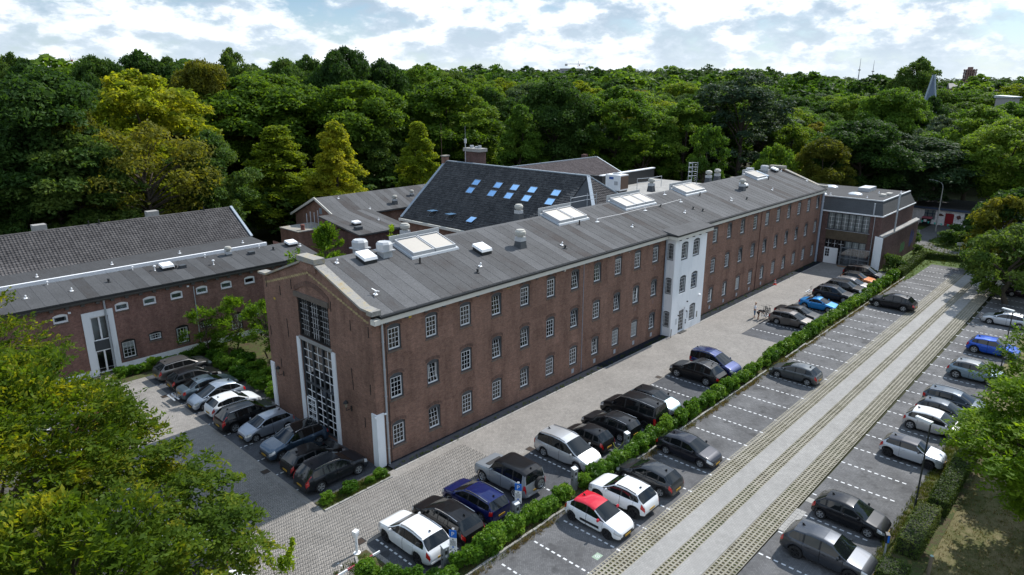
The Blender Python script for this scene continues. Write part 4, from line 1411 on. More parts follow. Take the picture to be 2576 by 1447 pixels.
# white framed entrance
ef = MB()
ef.box(-8.35, -7.75, WY - .1, WY - .045, 0, 5.85); ef.box(-6.35, -5.9, WY - .1, WY - .045, 0, 5.85); ef.box(-7.75, -6.35, WY - .1, WY + .05, 5.35, 5.85)
ef.build('entrance_frame', WHITE_WALL, WING)
MB().box(-7.75, -6.35, WY + .02, WY + .1, 2.25, 3.15).build('grey_panel', GREYFRAME, WING)
for z0, z1, nm in ((3.15, 5.35, 'window'), (.15, 2.25, 'door')):
    f = MB()
    for a, b in ((-7.75, -7.65), (-7.12, -6.98), (-6.45, -6.35)):
        f.box(a, b, WY + .04, WY + .12, z0, z1)
    for a, b in ((-7.65, -7.12), (-6.98, -6.45)):
        f.box(a, b, WY + .04, WY + .12, z0, z0 + .1); f.box(a, b, WY + .04, WY + .12, z1 - .1, z1)
    o = f.build(nm, WHITE, WING)
    for a, b in ((-7.65, -7.12), (-6.98, -6.45)):
        put('pane', MB().quad((a, WY + .08, z0 + .1), (b, WY + .08, z0 + .1), (b, WY + .08, z1 - .1), (a, WY + .08, z1 - .1)).mesh('pane', GLASS, off=tuple(WING.location)), o)
    put('interior', MB().quad((-7.75, WY + .6, z0), (-6.35, WY + .6, z0), (-6.35, WY + .6, z1), (-7.75, WY + .6, z1)).mesh('interior', ROOM if z0 < 1 else BLIND, off=tuple(WING.location)), o)
wc = MB().box(-30, 14.5, WY - .3, WY, 6.72, 6.86).box(-30, 14.5, WY - .48, WY, 6.86, 7.02)
wc.build('cornice', plain('grey_stone_cornice', (.09, .088, .085), .25, 2, .85), WING)
MB().box(-30.1, 14.6, WY - .56, WY - .3, 7.025, 7.16).build('gutter', GUTTER, WING)
wb = MB().box(-.14, .14, -.26, 0, -.2, 0).mesh('bracket', MATS['grey_stone_cornice'])
x = -29.0
while x < 14.4:
    put('bracket', wb, WING, (x, WY, 6.72), world=True)
    x += 1.16
yb2 = 34.7
MB().hexa([(-30, 30.1, 7.05), (14.5, 30.1, 7.05), (14.5, yb2, wz(yb2) - .1), (-30, yb2, wz(yb2) - .1)], [(-30, 30.1, wz(30.1) - .006), (14.5, 30.1, wz(30.1) - .006), (14.5, yb2, wz(yb2) - .006), (-30, yb2, wz(yb2) - .006)]).build('roof', FELT_D, WING)
felt_strips(WING, -30, 14.5, 30.08, wz(30.08), yb2, wz(yb2), 1.02, FELT_D)
downpipe(WING, -6.5, WY - .2, 0, 6.8, .085, ZINC, hop=(-6.7, WY - .35, 7.0))
downpipe(WING, 1.2, WY - .1, 0.6, 6.3, .05, ZINC)
hatch(WING, .05, 33.3, wz(33.3), .174, 1.1, 1.0); hatch(WING, 13.3, 33.6, wz(33.6), .174, 1.1, 1.0)
roof_vent(WING, 6.4, 33.9, wz(33.9), .8, .2)
for x, y in ((1.35, 32.9), (8.5, 33.2)):
    MB().box(x - .3, x + .3, y - .25, y + .25, wz(y) - .1, wz(y) + .28).build('roof_box', GREYFRAME, WING)
for x, y in ((-5.24, 32.65), (11.0, 33.25), (.8, 33.0)):
    small(WING, _cap, x, y, wz(y))
for x, y in ((4.1, 32.3), (-1.0, 33.4)):
    small(WING, _wcap, x, y, wz(y))
for x, y in ((-11.6, 32.4), (-8.3, 32.2), (14.0, 33.0)):
    anchor(WING, x, y, wz(y) + .012, .174)
for x in (-9.5, -2.6, 4.2, 10.0):
    small(WING, _wcap, x, 34.4, wz(34.4), s=.7)
MB().box(-9.25, -9.05, WY - .12, WY, 6.1, 6.25).box(.62, .8, WY - .12, WY, 6.35, 6.5).build('wall_spotlight', WHITE, WING)

# ================================================================== long tiled building behind the wing
TB = thing('tiled_building', 'long low building with weathered grey pantile roof left of the lime trees', 'building', (-8, 46, 0))
tw = MB()
wall(tw, 'y', 39.3, -45, 13.0, 0, 7.1, []); wall(tw, 'x', 13.0, 39.3, 55, 0, 7.1, [], out=1)
tw.poly([(13.0, 42.7, 7.1), (13.0, 52, 7.1), (13.0, 47.35, 10.2)])
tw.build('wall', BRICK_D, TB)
MB().box(-45, 13.2, 38.95, 39.3, 7.0, 7.35).build('gutter', WHITE, TB)
MB().box(12.9, 13.2, 39.3, 42.8, 7.0, 7.34).build('gutter', WHITE, TB)
MB().hexa([(-45, 39.25, 7.2), (13.1, 39.25, 7.2), (13.1, 42.9, 7.3), (-45, 42.9, 7.3)], [(-45, 39.25, 7.38), (13.1, 39.25, 7.38), (13.1, 42.9, 7.55), (-45, 42.9, 7.55)]).build('flat_roof', FELT_D, TB)
sl_ = math.atan2(10.4 - 7.5, 47.3 - 42.7)
ln = math.hypot(2.9, 4.6)
MB().hexa([(-45, 42.6, 7.3), (13.3, 42.6, 7.3), (13.3, 47.3, 10.25), (-45, 47.3, 10.25)], [(-45, 42.65, 7.42), (13.3, 42.65, 7.42), (13.3, 47.3, 10.34), (-45, 47.3, 10.34)]).hexa([(-45, 47.3, 10.25), (13.3, 47.3, 10.25), (13.3, 52, 7.3), (-45, 52, 7.3)], [(-45, 47.3, 10.34), (13.3, 47.3, 10.34), (13.3, 52, 7.42), (-45, 52, 7.42)]).build('roof', GREYFRAME, TB)
tile_roof(TB, (-20.0, 42.65, 7.47), (1, 0, 0), (0, math.cos(sl_), math.sin(sl_)), 110, 17, .3, ln / 17, TILE_GREY)
rt = MB().tube((0, 0, 0), (.4, 0, 0), .13, .12, n=8).mesh('ridge_tile', TILE_GREY)
for i in range(83):
    put('ridge_tile', rt, TB, (-20 + i * .4, 47.32, 10.42), (0, random.uniform(-.02, .02), 0), world=True)
MB().bar((13.25, 42.6, 7.55), (13.25, 47.3, 10.55), .28, .16).build('verge_board', LEAD, TB)
for x in (-7.0, 4.0):
    MB().box(x, x + 1.2, 48.0, 49.0, 9.0, 10.95).build('chimney', CONCRETE, TB)
for x in (-12.0, -10.8, -2.2, -1.2, 10.0):
    small(TB, _pipe, x, 47.3, 10.5, s=.9)
for x in (-9.0, -2.6, 4.0, 11.0):
    anchor(TB, x, 40.3, 7.43, .04)
downpipe(TB, 7.0, 39.15, 6.0, 7.0, .05, WHITE); downpipe(TB, -4.6, 39.15, 6.0, 7.0, .05, WHITE)

# ================================================================== hall with black tiled roof and skylights
MH = thing('tiled_hall', 'hall with steep black tiled roof and rows of blue skylights', 'building', (42, 28, 0))
e0, ez0, rx, rz0 = 33.7, 7.25, 42.2, 14.3
ms = (rz0 - ez0) / (rx - e0)
yf, yn = 40.35, 15.1
mw_ = MB()
wall(mw_, 'x', 34.1, 13.8, 40.2, 0, 7.2, [], out=-1); wall(mw_, 'x', 50.3, 13.8, 40.2, 0, 7.2, [], out=1)
wall(mw_, 'y', 40.2, 34.1, 50.3, 0, 7.2, [], out=1)
mw_.poly([(34.1, 40.2, 7.2), (50.3, 40.2, 7.2), (42.2, 40.2, 14.1)])
mw_.build('wall', BRICK, MH)
rf = MB()
hip_y = yn - (rx - e0)
for sx_, x_e in ((-1, e0), (1, 2 * rx - e0)):
    pts = [(x_e, hip_y, ez0), (x_e, yf, ez0), (rx, yf, rz0), (rx, yn, rz0)]
    rf.poly(pts if sx_ > 0 else pts[::-1])
rf.poly([(e0, hip_y, ez0), (2 * rx - e0, hip_y, ez0), (rx, yn, rz0)])
rf.build('roof', GUTTER, MH)
ang = math.atan(ms)
ln = math.hypot(rx - e0, rz0 - ez0)
nv = 30
pl_ = ln / nv
ey_ = (math.cos(ang), 0, math.sin(ang))
sky_rects = []
skl = [(32.28, 39.2, 40.1), (28.25, 39.2, 40.1), (25.3, 39.2, 40.1), (22.3, 39.2, 40.1), (18.55, 39.2, 40.1)]


def cut_w(u, v):
    y = yf - u
    return y > yn - 8.5 * v / ln * 0 and (y > hip_y + (v / ln) * (yn - hip_y) + .1) and y > 9.5


tile_roof(MH, (e0, yf, ez0 + .04), (0, -1, 0), ey_, 103, nv, .3, pl_, TILE_BLACK, cut=cut_w)
# hip end
hl = 8.5
e2 = (0, math.cos(ang), math.sin(ang))


def cut_h(u, v):
    x = e0 + u
    t = v / ln
    return e0 + t * hl + .1 < x < 2 * rx - e0 - t * hl - .1 and t > .3


tile_roof(MH, (e0, hip_y, ez0 + .04), (1, 0, 0), e2, 56, nv, .3, pl_, TILE_GREY, cut=cut_h, pick=0)
MB().bar((rx, yn, rz0 + .08), (rx, yf, rz0 + .08), .34, .12).build('ridge_flashing', LEAD, MH)
MB().bar((rx, yn, rz0 + .08), (e0 + 2.2, hip_y + 2.2, ez0 + 2.2 * ms + .08), .4, .12).bar((rx, yn, rz0 + .08), (2 * rx - e0 - 2.2, hip_y + 2.2, ez0 + 2.2 * ms + .08), .4, .12).build('hip_flashing', LEAD, MH)
MB().bar((e0, yf + .05, ez0 + .12), (rx, yf + .05, rz0 + .12), .42, .2).build('verge_flashing', LEAD, MH)
MB().box(e0 - .3, e0 + .05, 13.8, yf + .3, ez0 - .35, ez0 - .02).build('gutter', CREAM, MH)
MB().box(rx - .6, rx + .3, yf - .15, yf + .45, 13.9, 15.0).build('chimney_block', BRICK, MH)
MB().box(rx - .7, rx + .4, yf - .25, yf + .55, 15.0, 15.15).build('cap_stone', STONE, MH)
SKYG = plain('skylight_glass', (.32, .6, .95), .1, 2, .05, spec=1.0, metal=.6)
SKYG.node_tree.nodes['Principled BSDF'].inputs['IOR'].default_value = 1.8


def skylight(y, xa, xb, w=1.3, open_=0.0):
    off = tuple(MH.location)
    za, zb = ez0 + (xa - e0) * ms, ez0 + (xb - e0) * ms
    nx, nz = -math.sin(ang), math.cos(ang)
    P = lambda x, yy, h: (x + nx * h, yy, ez0 + (x - e0) * ms + nz * h)
    f = MB()
    for (p, q, r, s) in ((xa, xb, y - w / 2, y - w / 2 + .09), (xa, xb, y + w / 2 - .09, y + w / 2), (xa, xa + .08, y - w / 2 + .09, y + w / 2 - .09), (xb - .1, xb, y - w / 2 + .09, y + w / 2 - .09)):
        f.hexa([P(p, r, .0), P(q, r, .0), P(q, s, .0), P(p, s, .0)], [P(p, r, .17), P(q, r, .17), P(q, s, .17), P(p, s, .17)])
    o = f.build('skylight', GREYFRAME, MH)
    g = MB()
    if open_:
        a = xb - .1
        L_ = (xb - xa - .15) / math.cos(ang)
        a2 = ang - open_
        q = lambda t, yy, h: (a - t * math.cos(a2), yy, P(a, yy, .2)[2] - t * math.sin(a2) + h)
        g.hexa([q(0, y - w * .42, 0), q(0, y + w * .42, 0), q(L_, y + w * .42, 0), q(L_, y - w * .42, 0)], [q(0, y - w * .42, .05), q(0, y + w * .42, .05), q(L_, y + w * .42, .05), q(L_, y - w * .42, .05)])
    else:
        g.hexa([P(xa + .08, y - w / 2 + .09, .12), P(xb - .1, y - w / 2 + .09, .12), P(xb - .1, y + w / 2 - .09, .12), P(xa + .08, y + w / 2 - .09, .12)], [P(xa + .08, y - w / 2 + .09, .15), P(xb - .1, y - w / 2 + .09, .15), P(xb - .1, y + w / 2 - .09, .15), P(xa + .08, y + w / 2 - .09, .15)])
    put('pane', g.mesh('pane', SKYG, off=off), o)


for y, _, _ in skl:
    skylight(y - .65, 39.28, 40.15); skylight(y - .65, 38.15, 39.05)
for y, op in ((35.0, .7), (31.4, .7), (27.6, .25)):
    skylight(y, 34.4, 35.4, 1.2, op)
downpipe(MH, 33.95, 33.2, 0, 6.9, .07, ZINC)
sm = MB().tube((36.2, 38.6, 9.0), (36.2, 38.6, 10.0), .02, n=4)
small(MH, _cap, 41.0, 39.2, ez0 + (41.0 - e0) * ms, s=.9)
MB().tube((41.5, 40.6, 15.1), (41.5, 40.6, 19.6), .035, .02, n=6).bar((41.2, 40.6, 18.4), (41.8, 40.6, 18.4), .03).build('aerial', plain('rusty_pole', (.12, .07, .05), .2, 3, .8), MH)
# brick chimney stack behind the ridge
CH = MB().box(43.5, 44.9, 35.1, 38.0, 11.5, 15.8).build('chimney', BRICK_D, MH)
put('chimney_cap', MB().box(43.35, 45.05, 34.95, 38.15, 15.8, 16.25).mesh('chimney_cap', CONCRETE, off=tuple(MH.location)), CH)
for y, r, h in ((37.2, .28, .35), (36.2, .3, .25), (35.6, .22, .4)):
    put('flue', MB().tube((44.2, y, 16.25), (44.2, y, 16.25 + h), r, n=10).mesh('flue', ZINC, True, off=tuple(MH.location)), CH)
put('flue', MB().tube((43.42, 37.7, 14.0), (43.42, 37.7, 16.9), .06, n=6).tube((43.42, 37.7, 16.9), (43.42, 37.7, 17.5), .17, n=8).tube((43.42, 37.7, 17.5), (43.42, 37.7, 19.2), .02, n=4).mesh('flue', HOOD, off=tuple(MH.location)), CH)

# ================================================================== flat block with the cooling unit
FB = thing('flat_roof_block', 'flat roofed plant block behind the long building', 'building', (60, 20, 0))
fb = MB()
wall(fb, 'x', 52.0, 13.85, 27, 0, 10.6, [], out=-1); wall(fb, 'y', 27, 52, 70, 0, 10.6, [], out=1); wall(fb, 'x', 70, 13.85, 27, 0, 10.6, [], out=1)
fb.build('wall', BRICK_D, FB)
MB().box(51.9, 70.1, 13.85, 27.1, 10.6, 10.75).build('roof', CONCRETE, FB)
MB().box(54.6, 68.0, 22.0, 22.4, 10.75, 12.6).box(54.6, 55.0, 22.4, 26.8, 10.75, 12.6).build('parapet', GUTTER, FB)
MB().box(54.5, 68.1, 21.9, 22.5, 12.6, 12.72).build('parapet_cap', WHITE, FB)
rl2 = MB()
for a, b in (((57.6, 18.2), (60.0, 17.4)), ((60.0, 17.4), (62.6, 17.4))):
    for h in (.55, 1.1):
        rl2.tube((*a, 11.2 + h), (*b, 11.2 + h), .035, n=6)
for x, y in ((57.6, 18.2), (60.0, 17.4), (62.6, 17.4)):
    rl2.tube((x, y, 10.75), (x, y, 12.35), .035, n=6)
rl2.build('roof_railing', ZINC, FB, smooth=True)
AC = thing('cooling_unit', 'white cooling unit with brown coil on the flat roof', 'air conditioner', (54.6, 19.6, 10.75), R(0))
MB().box(-1.0, .9, -1.3, 1.1, .25, 2.35).build('cabinet', WHITE, AC, world=False)
MB().box(.9, .96, -1.2, 1.0, .4, 2.25).box(-.9, .85, -1.36, -1.3, .45, 2.2).build('coil', plain('brown_coil', (.1, .06, .04), .3, 8, .7), AC, world=False)
MB().lathe([(.55, 2.35), (.55, 2.5), (.5, 2.5), (.45, 2.4)], 14).build('fan_ring', HOOD, AC, world=False)
for y in (-1.1, .9):
    MB().box(-1.0, .9, y - .08, y + .08, 0, .25).build('foot', GUTTER, AC, world=False)
MB().box(-1.03, -1.0, -.2, .5, 1.75, 2.05).build('badge', plain('blue_badge', (.03, .1, .35), .05, 3, .4), AC, world=False)
MB().box(-1.03, -1.0, -.9, -.35, 1.0, 1.5).build('hatch', HOOD, AC, world=False)

# ================================================================== gabled felt-roofed building and its lean-to
GB = thing('gabled_building', 'brick building with grey felt gable roof beyond the courtyard', 'building', (40, 55, 0))
gbw = MB()
gbw.poly([(29.9, 62.0, 0), (29.9, 50.6, 0), (29.9, 50.6, 6.5), (29.9, 55.5, 8.55), (29.9, 62.0, 5.7)])
wall(gbw, 'y', 50.6, 29.9, 56, 0, 6.5, [], out=-1)
gbw.build('wall', BRICK, GB)
MB().hexa([(29.5, 50.2, 6.35), (56, 50.2, 6.35), (56, 55.5, 8.62), (29.5, 55.5, 8.62)], [(29.5, 50.2, 6.56), (56, 50.2, 6.56), (56, 55.5, 8.8), (29.5, 55.5, 8.8)]).hexa([(29.5, 55.5, 8.62), (56, 55.5, 8.62), (56, 62.6, 5.5), (29.5, 62.6, 5.5)], [(29.5, 55.5, 8.8), (56, 55.5, 8.8), (56, 62.6, 5.68), (29.5, 62.6, 5.68)]).build('roof', FELT, GB)
felt_strips(GB, 29.5, 56, 50.15, 6.57, 55.5, 8.81, 1.02)
MB().bar((29.45, 50.1, 6.5), (29.45, 55.5, 8.78), .12, .34).bar((29.45, 55.5, 8.78), (29.45, 62.7, 5.6), .12, .34).build('verge_board', CREAM, GB)
MB().box(29.86, 29.9, 54.3, 55.0, 6.5, 7.4).build('louvre', LEAD, GB)
gwin = window_kit(.9, 1.4, .1, 2, 3)
for y in (60.6, 58.8, 57.0):
    window(GB, gwin, y, 3.6, axis='x', c=29.9)
roof_vent(GB, 45.5, 52.8, 7.75, .75, .2); roof_vent(GB, 41.0, 51.4, 7.1, .9, .5)
for x, y in ((33, 54.6), (36, 51.0), (52.0, 55.2)):
    anchor(GB, x, y, 6.58 + (y - 50.15) * .4225, .42)
LT = thing('lean_to', 'low felt roofed outbuilding between courtyard and black tiled hall', 'building', (31, 43, 0))
lw = MB()
wall(lw, 'y', 41.0, 27.2, 35.2, 0, 5.7, [], out=-1); wall(lw, 'x', 27.2, 41.0, 50.4, 0, 5.75, [], out=-1)
lw.build('wall', BRICK_D, LT)
MB().hexa([(26.9, 40.7, 5.6), (35.4, 40.7, 5.6), (35.4, 50.4, 6.9), (26.9, 50.4, 6.9)], [(26.9, 40.7, 5.8), (35.4, 40.7, 5.8), (35.4, 50.4, 7.1), (26.9, 50.4, 7.1)]).build('roof', FELT, LT)
felt_strips(LT, 26.9, 35.4, 40.68, 5.81, 50.4, 7.12, 1.06)
hatch(LT, 29.2, 44.6, 6.35, .134, 1.1, .9); MB().box(27.8, 28.7, 42.4, 43.2, 5.9, 6.5).build('roof_box', GREYFRAME, LT)
anchor(LT, 33.2, 45.0, 6.42, .134)
# small flat-roofed link with chimney pots by the courtyard
LK_ = thing('link_building', 'small brick outbuilding with four pipes before the gabled building', 'building', (26, 52, 0))
lk = MB()
wall(lk, 'x', 24.5, 52, 57, 0, 4.9, [], out=-1); wall(lk, 'y', 52, 24.5, 29.8, 0, 4.9, [], out=-1)
lk.build('wall', BRICK, LK_)
MB().box(24.4, 29.8, 51.9, 57, 4.9, 5.05).build('roof', STONE, LK_)
for k in range(4):
    MB().tube((26.6 + k * .6, 53.0, 5.0), (26.6 + k * .6, 53.0, 7.2 + .2 * (k % 2)), .07, n=6).build('flue', ZINC, LK_)
for x in (25.6, 29.2):
    MB().lathe([(.3, 5.05), (.26, 5.6), (.34, 5.65), (.28, 5.85), (.1, 5.9)], 10, (x, 52.6, 0)).build('chimney_pot', plain('red_pot', (.16, .06, .045), .2, 4, .8), LK_)
# low flat roofs in the courtyard
CR = thing('court_annex', 'low flat roofed annex in the inner courtyard', 'building', (25, 20, 0))
MB().box(16, 33.6, 14.0, 30, 0, 5.0).build('wall', BRICK_D, CR)
MB().box(15.9, 33.7, 13.9, 30.1, 5.0, 5.2).build('roof', FELT_D, CR)
MB().box(15.8, 33.7, 30.1, 30.2, 5.0, 5.35).box(15.8, 15.9, 13.9, 30.2, 5.0, 5.35).build('roof_edge', HOOD, CR)
# building with purple tiles behind
PB = thing('purple_tiled_building', 'low building with purple pantile roof behind the black tiled hall', 'building', (68, 42, 0))
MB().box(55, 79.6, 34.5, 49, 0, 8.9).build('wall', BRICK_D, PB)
ps = math.atan2(12.1 - 8.7, 42 - 34)
MB().hexa([(54, 34, 8.5), (80.4, 34, 8.5), (80.4, 42, 11.9), (54, 42, 11.9)], [(54, 34, 8.65), (80.4, 34, 8.65), (80.4, 42, 12.05), (54, 42, 12.05)]).hexa([(54, 42, 11.9), (80.4, 42, 11.9), (80.4, 50, 8.5), (54, 50, 8.5)], [(54, 42, 12.05), (80.4, 42, 12.05), (80.4, 50, 8.65), (54, 50, 8.65)]).build('roof', GUTTER, PB)
tile_roof(PB, (54, 34, 8.7), (1, 0, 0), (0, math.cos(ps), math.sin(ps)), 88, 22, .3, math.hypot(8, 3.4) / 22, TILE_RED, pick=0)
MB().bar((54, 42, 12.15), (80.4, 42, 12.15), .3, .15).build('ridge_flashing', LEAD, PB)
MB().box(77.5, 78.4, 42.5, 43.3, 11.2, 12.7).build('chimney', BRICK_D, PB)
MB().bar((80.4, 34, 8.75), (80.4, 42, 12.15), .25, .15).build('verge_board', LEAD, PB)

# ================================================================== workshop at the far end
WS = thing('workshop_building', 'two-storey brick workshop with grey mansard roof at the far end of the lane', 'building', (85, -3, 0))
ww = MB()
X0 = 77.82
wop = [(-6.6, -.98, 5.0, 7.45, 0), (-6.5, -1.0, .06, 3.6, 0)]
wall(ww, 'x', X0, -8.0, 0.0, 0, 7.5, wop, out=-1, depth=.18)
wall(ww, 'y', -8.0, X0, 93.8, 0, 7.5, [], out=-1)
wall(ww, 'x', 93.8, -8.0, 8, 0, 7.5, [], out=1)
ww.build('wall', BRICK_D, WS)
lw_ = MB()
lw_.hexa([(77.9, -8.48, 0), (96.2, -8.48, 0), (96.2, -8.01, 0), (77.9, -8.01, 0)], [(77.9, -8.48, 4.6), (96.2, -8.48, 4.6), (96.2, -8.01, 4.8), (77.9, -8.01, 4.8)])
lw_.build('lower_wall', BRICK_D, WS)
MB().hexa([(77.8, -8.55, 4.62), (96.4, -8.55, 4.62), (96.4, -7.95, 4.82), (77.8, -7.95, 4.82)], [(77.8, -8.55, 4.8), (96.4, -8.55, 4.8), (96.4, -8.01, 5.0), (77.8, -8.01, 5.0)]).build('coping', CONCRETE, WS)
MB().hexa([(77.55, -8.52, 0), (77.9, -8.52, 0), (77.9, -7.55, 0), (77.55, -7.55, 0)], [(77.55, -8.52, 4.62), (77.9, -8.52, 4.62), (77.9, -7.55, 4.82), (77.55, -7.55, 4.82)]).build('white_pillar', WHITE_WALL, WS)
MB().box(X0 - .05, X0, -6.55, -.98, 3.62, 4.95).build('panel_band', patchy('brown_stone_panel', [(.3, (.07, .055, .04)), (.6, (.12, .095, .065)), (.75, (.15, .13, .09))], .8, 4), WS)
MB().box(X0 - .09, X0, -6.75, -.85, 4.95, 5.0).build('sill', ZINC, WS)
glazed(WS, 'workshop_window', [-6.55, -5.62, -4.7, -3.78, -2.86, -1.94, -1.03], [5.05, 7.4], x=X0 + .1, fw=.1, sub=(2, 4), mw=.035, curtain=True)
glazed(WS, 'workshop_window', [-6.45, -5.55, -4.65, -3.75], [.1, 3.55], x=X0 + .1, fw=.1, sub=(2, 5), mw=.035, curtain=True)
glazed(WS, 'workshop_window', [-3.6, -2.75, -1.9, -1.03], [2.4, 3.55], x=X0 + .1, fw=.1, frame=DARKFRAME, sub=(2, 2), mw=.03)
glazed(WS, 'workshop_window', [-3.6, -2.95], [.1, 2.32], x=X0 + .1, fw=.08, frame=DARKFRAME, sub=(2, 4), mw=.03)
dd = MB().box(X0 + .0, X0 + .07, -2.9, -1.05, .06, 2.35).build('door', WHITE, WS)
put('door_window', MB().box(X0 - .01, X0, -1.75, -1.2, 1.05, 2.15).mesh('door_window', BLACK, off=tuple(WS.location)), dd)
put('muntins', MB().box(X0 - .02, X0 - .01, -1.49, -1.46, 1.05, 2.15).box(X0 - .02, X0 - .01, -1.75, -1.49, 1.4, 1.43).box(X0 - .02, X0 - .01, -1.46, -1.2, 1.4, 1.43).box(X0 - .02, X0 - .01, -1.75, -1.49, 1.77, 1.8).box(X0 - .02, X0 - .01, -1.46, -1.2, 1.77, 1.8).mesh('muntins', WHITE, off=tuple(WS.location)), dd)
MB().box(X0 - .18, X0 + .1, -8.15, .3, 7.5, 7.66).box(X0 + .1, 94.0, -8.18, -7.9, 7.5, 7.66).build('cornice', WHITE, WS)
mr = MB().hexa([(X0 - .1, -8.1, 7.66), (93.9, -8.1, 7.66), (93.9, 8, 7.66), (X0 - .1, 8, 7.66)], [(79.1, -7.5, 9.36), (92.3, -7.5, 9.36), (92.3, 7.5, 9.36), (79.1, 7.5, 9.36)])
mr.build('mansard_roof', felt_mat('slate_felt', (.06, .063, .065), (.085, .088, .09), (.05, .05, .05)), WS)
MB().box(79.1, 92.3, -7.5, 7.5, 9.36, 9.4).build('roof_deck', FELT_D, WS)
MB().box(79.0, 79.2, -7.6, 7.6, 9.4, 9.55).box(79.2, 92.4, -7.6, -7.4, 9.4, 9.55).build('roof_edge', ZINC, WS)
for x, y in ((83.8, -2.4), (80.6, 1.5), (89.4, 2.9)):
    MB().lathe([(1.0, 9.4), (.95, 9.52), (.6, 9.68), (.0, 9.74)], 12, (x, y, 0)).build('domelight', plain('milky_dome', (.6, .63, .66), .1, 2, .3), WS, smooth=True)
MB().box(87.5, 90.8, -3.2, -1.6, 9.4, 9.95).build('roof_box', ZINC, WS)
for x, y in ((84.4, -6.0), (86.2, -6.3)):
    MB().box(x - .5, x + .5, y - .35, y + .35, 9.4, 9.75).build('roof_box', MUSH, WS)
for x, y in ((80.9, .1), (81.2, -4.8), (87.0, -4.7), (89.9, -6.9)):
    anchor(WS, x, y, 9.41)
downpipe(WS, 82.5, -8.6, 4.9, 10.3, .12, ZINC, 'flue', 8)
MB().box(X0 - .22, X0 - .12, -7.0, -6.85, 7.66, 9.3).build('downpipe', ZINC, WS)
downpipe(WS, X0 - .1, -7.15, 0, 7.5, .04, ZINC)
# spray-painted letters on the lower side wall, flat on the bricks
gr = MB()
GX = lambda u, v: (87.6 + u, -8.484, .9 + v)
for pts in ([(0, .2), (.25, 0), (.6, .1), (.5, .7), (.75, 1.3), (.4, 1.5), (.1, 1.1)], [(.8, .1), (1.2, 0), (1.5, .4), (1.3, .9), (1.55, 1.4), (1.1, 1.6), (.85, 1.0)], [(1.65, .2), (2.1, .1), (2.2, .9), (1.9, 1.5), (1.7, 1.2)]):
    gr.poly([GX(*p) for p in pts])
put('graffiti', gr.mesh('graffiti', plain('green_spray', (.05, .2, .06), .3, 4, .8), off=tuple(WS.location)), WS)
gr2 = MB()
for pts in ([(4.6, .4), (5.2, 0), (5.9, .5), (5.8, 2.4), (5.2, 2.9), (4.7, 1.8)], [(6.0, .8), (6.7, .4), (6.9, 2.0), (6.3, 2.6)]):
    gr2.poly([GX(*p) for p in pts])
put('graffiti', gr2.mesh('graffiti', plain('blue_spray', (.03, .035, .14), .3, 4, .8), off=tuple(WS.location)), WS)
# packed window frames leaning by the workshop
PK = thing('packed_window_frames', 'pallet of large window frames wrapped in clear film by the workshop front', 'window frames', (77.2, -5.4, GZ), R(90))
fm = MB()
for y in (-.15, .15):
    for x in (-1.9, -.5, .5, 1.9):
        fm.box(x - .05, x + .05, y - .04, y + .04, .12, 2.75)
    for z in (.12, 1.2, 2.68):
        fm.box(-1.85, 1.85, y - .04, y + .04, z, z + .08)
fm.build('frame', WHITE, PK, world=False)
MB().box(-2.0, 2.0, -.45, .45, 0, .12).box(-2.0, -1.93, -.45, -.4, .12, 1.4).build('pallet', plain('raw_wood', (.25, .15, .08), .2, 4, .8), PK, world=False)
MB().box(-1.96, 1.96, -.22, .22, .12, 2.78).build('film_wrap', glass_mat('clear_film', (.72, .76, .8), 2.2), PK, world=False)
MB().box(.9, 1.3, -.235, -.225, .9, 1.5).build('paper', WHITE, PK, world=False)

# ================================================================== low clubhouse with red door
SH = thing('clubhouse', 'low white clubhouse with blue trim and red door beyond the workshop', 'building', (126, -6, 0))
SB = plain('blue_trim', (.035, .06, .12), .1, 2, .5)
SW = brick_mat('white_brick', (.8, .76, .76), (.74, .7, .7), (.62, .58, .58), .1)
sw_ = MB()
wall(sw_, 'x', 121.4, -22, 1.5, 0, 2.9, [(-5.6, -3.8, .9, 2.6, 0), (-13.2, -10.2, .5, 2.6, 0), (-8.6, -7.2, 0.02, 2.35, .15), (-19, -15, .8, 2.6, 0)], out=-1)
wall(sw_, 'y', -22, 121.4, 133, 0, 2.9, [], out=-1)
sw_.build('wall', SW, SH)
MB().box(120.9, 133.5, -22.4, 2.0, 3.0, 3.3).build('roof', FELT_D, SH)
MB().box(120.8, 120.95, -22.4, 2.0, 2.82, 3.18).build('fascia', SB, SH)
for a, b, z0, z1, ys, cu in ((-5.6, -3.8, .9, 2.6, [-5.6, -5.1, -4.3, -3.8], True), (-13.2, -10.2, .5, 2.6, [-13.2, -11.7, -10.2], False), (-19, -15, .8, 2.6, [-19, -17, -15], False)):
    glazed(SH, 'clubhouse_window', ys, [z0 + .02, z0 + (z1 - z0) * .62, z1 - .02], x=121.5, fw=.1, frame=SB, sub=(1, 1), curtain=cu)
MB().box(121.36, 121.44, -8.55, -7.25, .03, 2.28).build('door', plain('red_door', (.24, .012, .02), .1, 3, .4), SH)
cl = MB()
for a in range(4):
    t = a * math.pi / 2 + .4
    cl.lathe([(.0, 121.33), (.2, 121.34), (.2, 121.38)], 8, (0, -9.35 + .2 * math.cos(t), 1.75 + .2 * math.sin(t)), axis='x')
cl.bar((121.35, -9.35, 1.7), (121.35, -9.4, 1.25), .06)
cl.build('clover_sign', plain('brown_sign', (.09, .035, .025), .2, 3, .7), SH)
MB().box(121.33, 121.39, -6.95, -5.95, 1.7, 1.95).box(121.33, 121.39, -6.7, -6.2, 1.95, 2.1).build('name_board', MATS['brown_sign'], SH)
MB().box(121.2, 121.4, -8.0, -7.6, 2.5, 2.62).build('door_lamp', HOOD, SH)

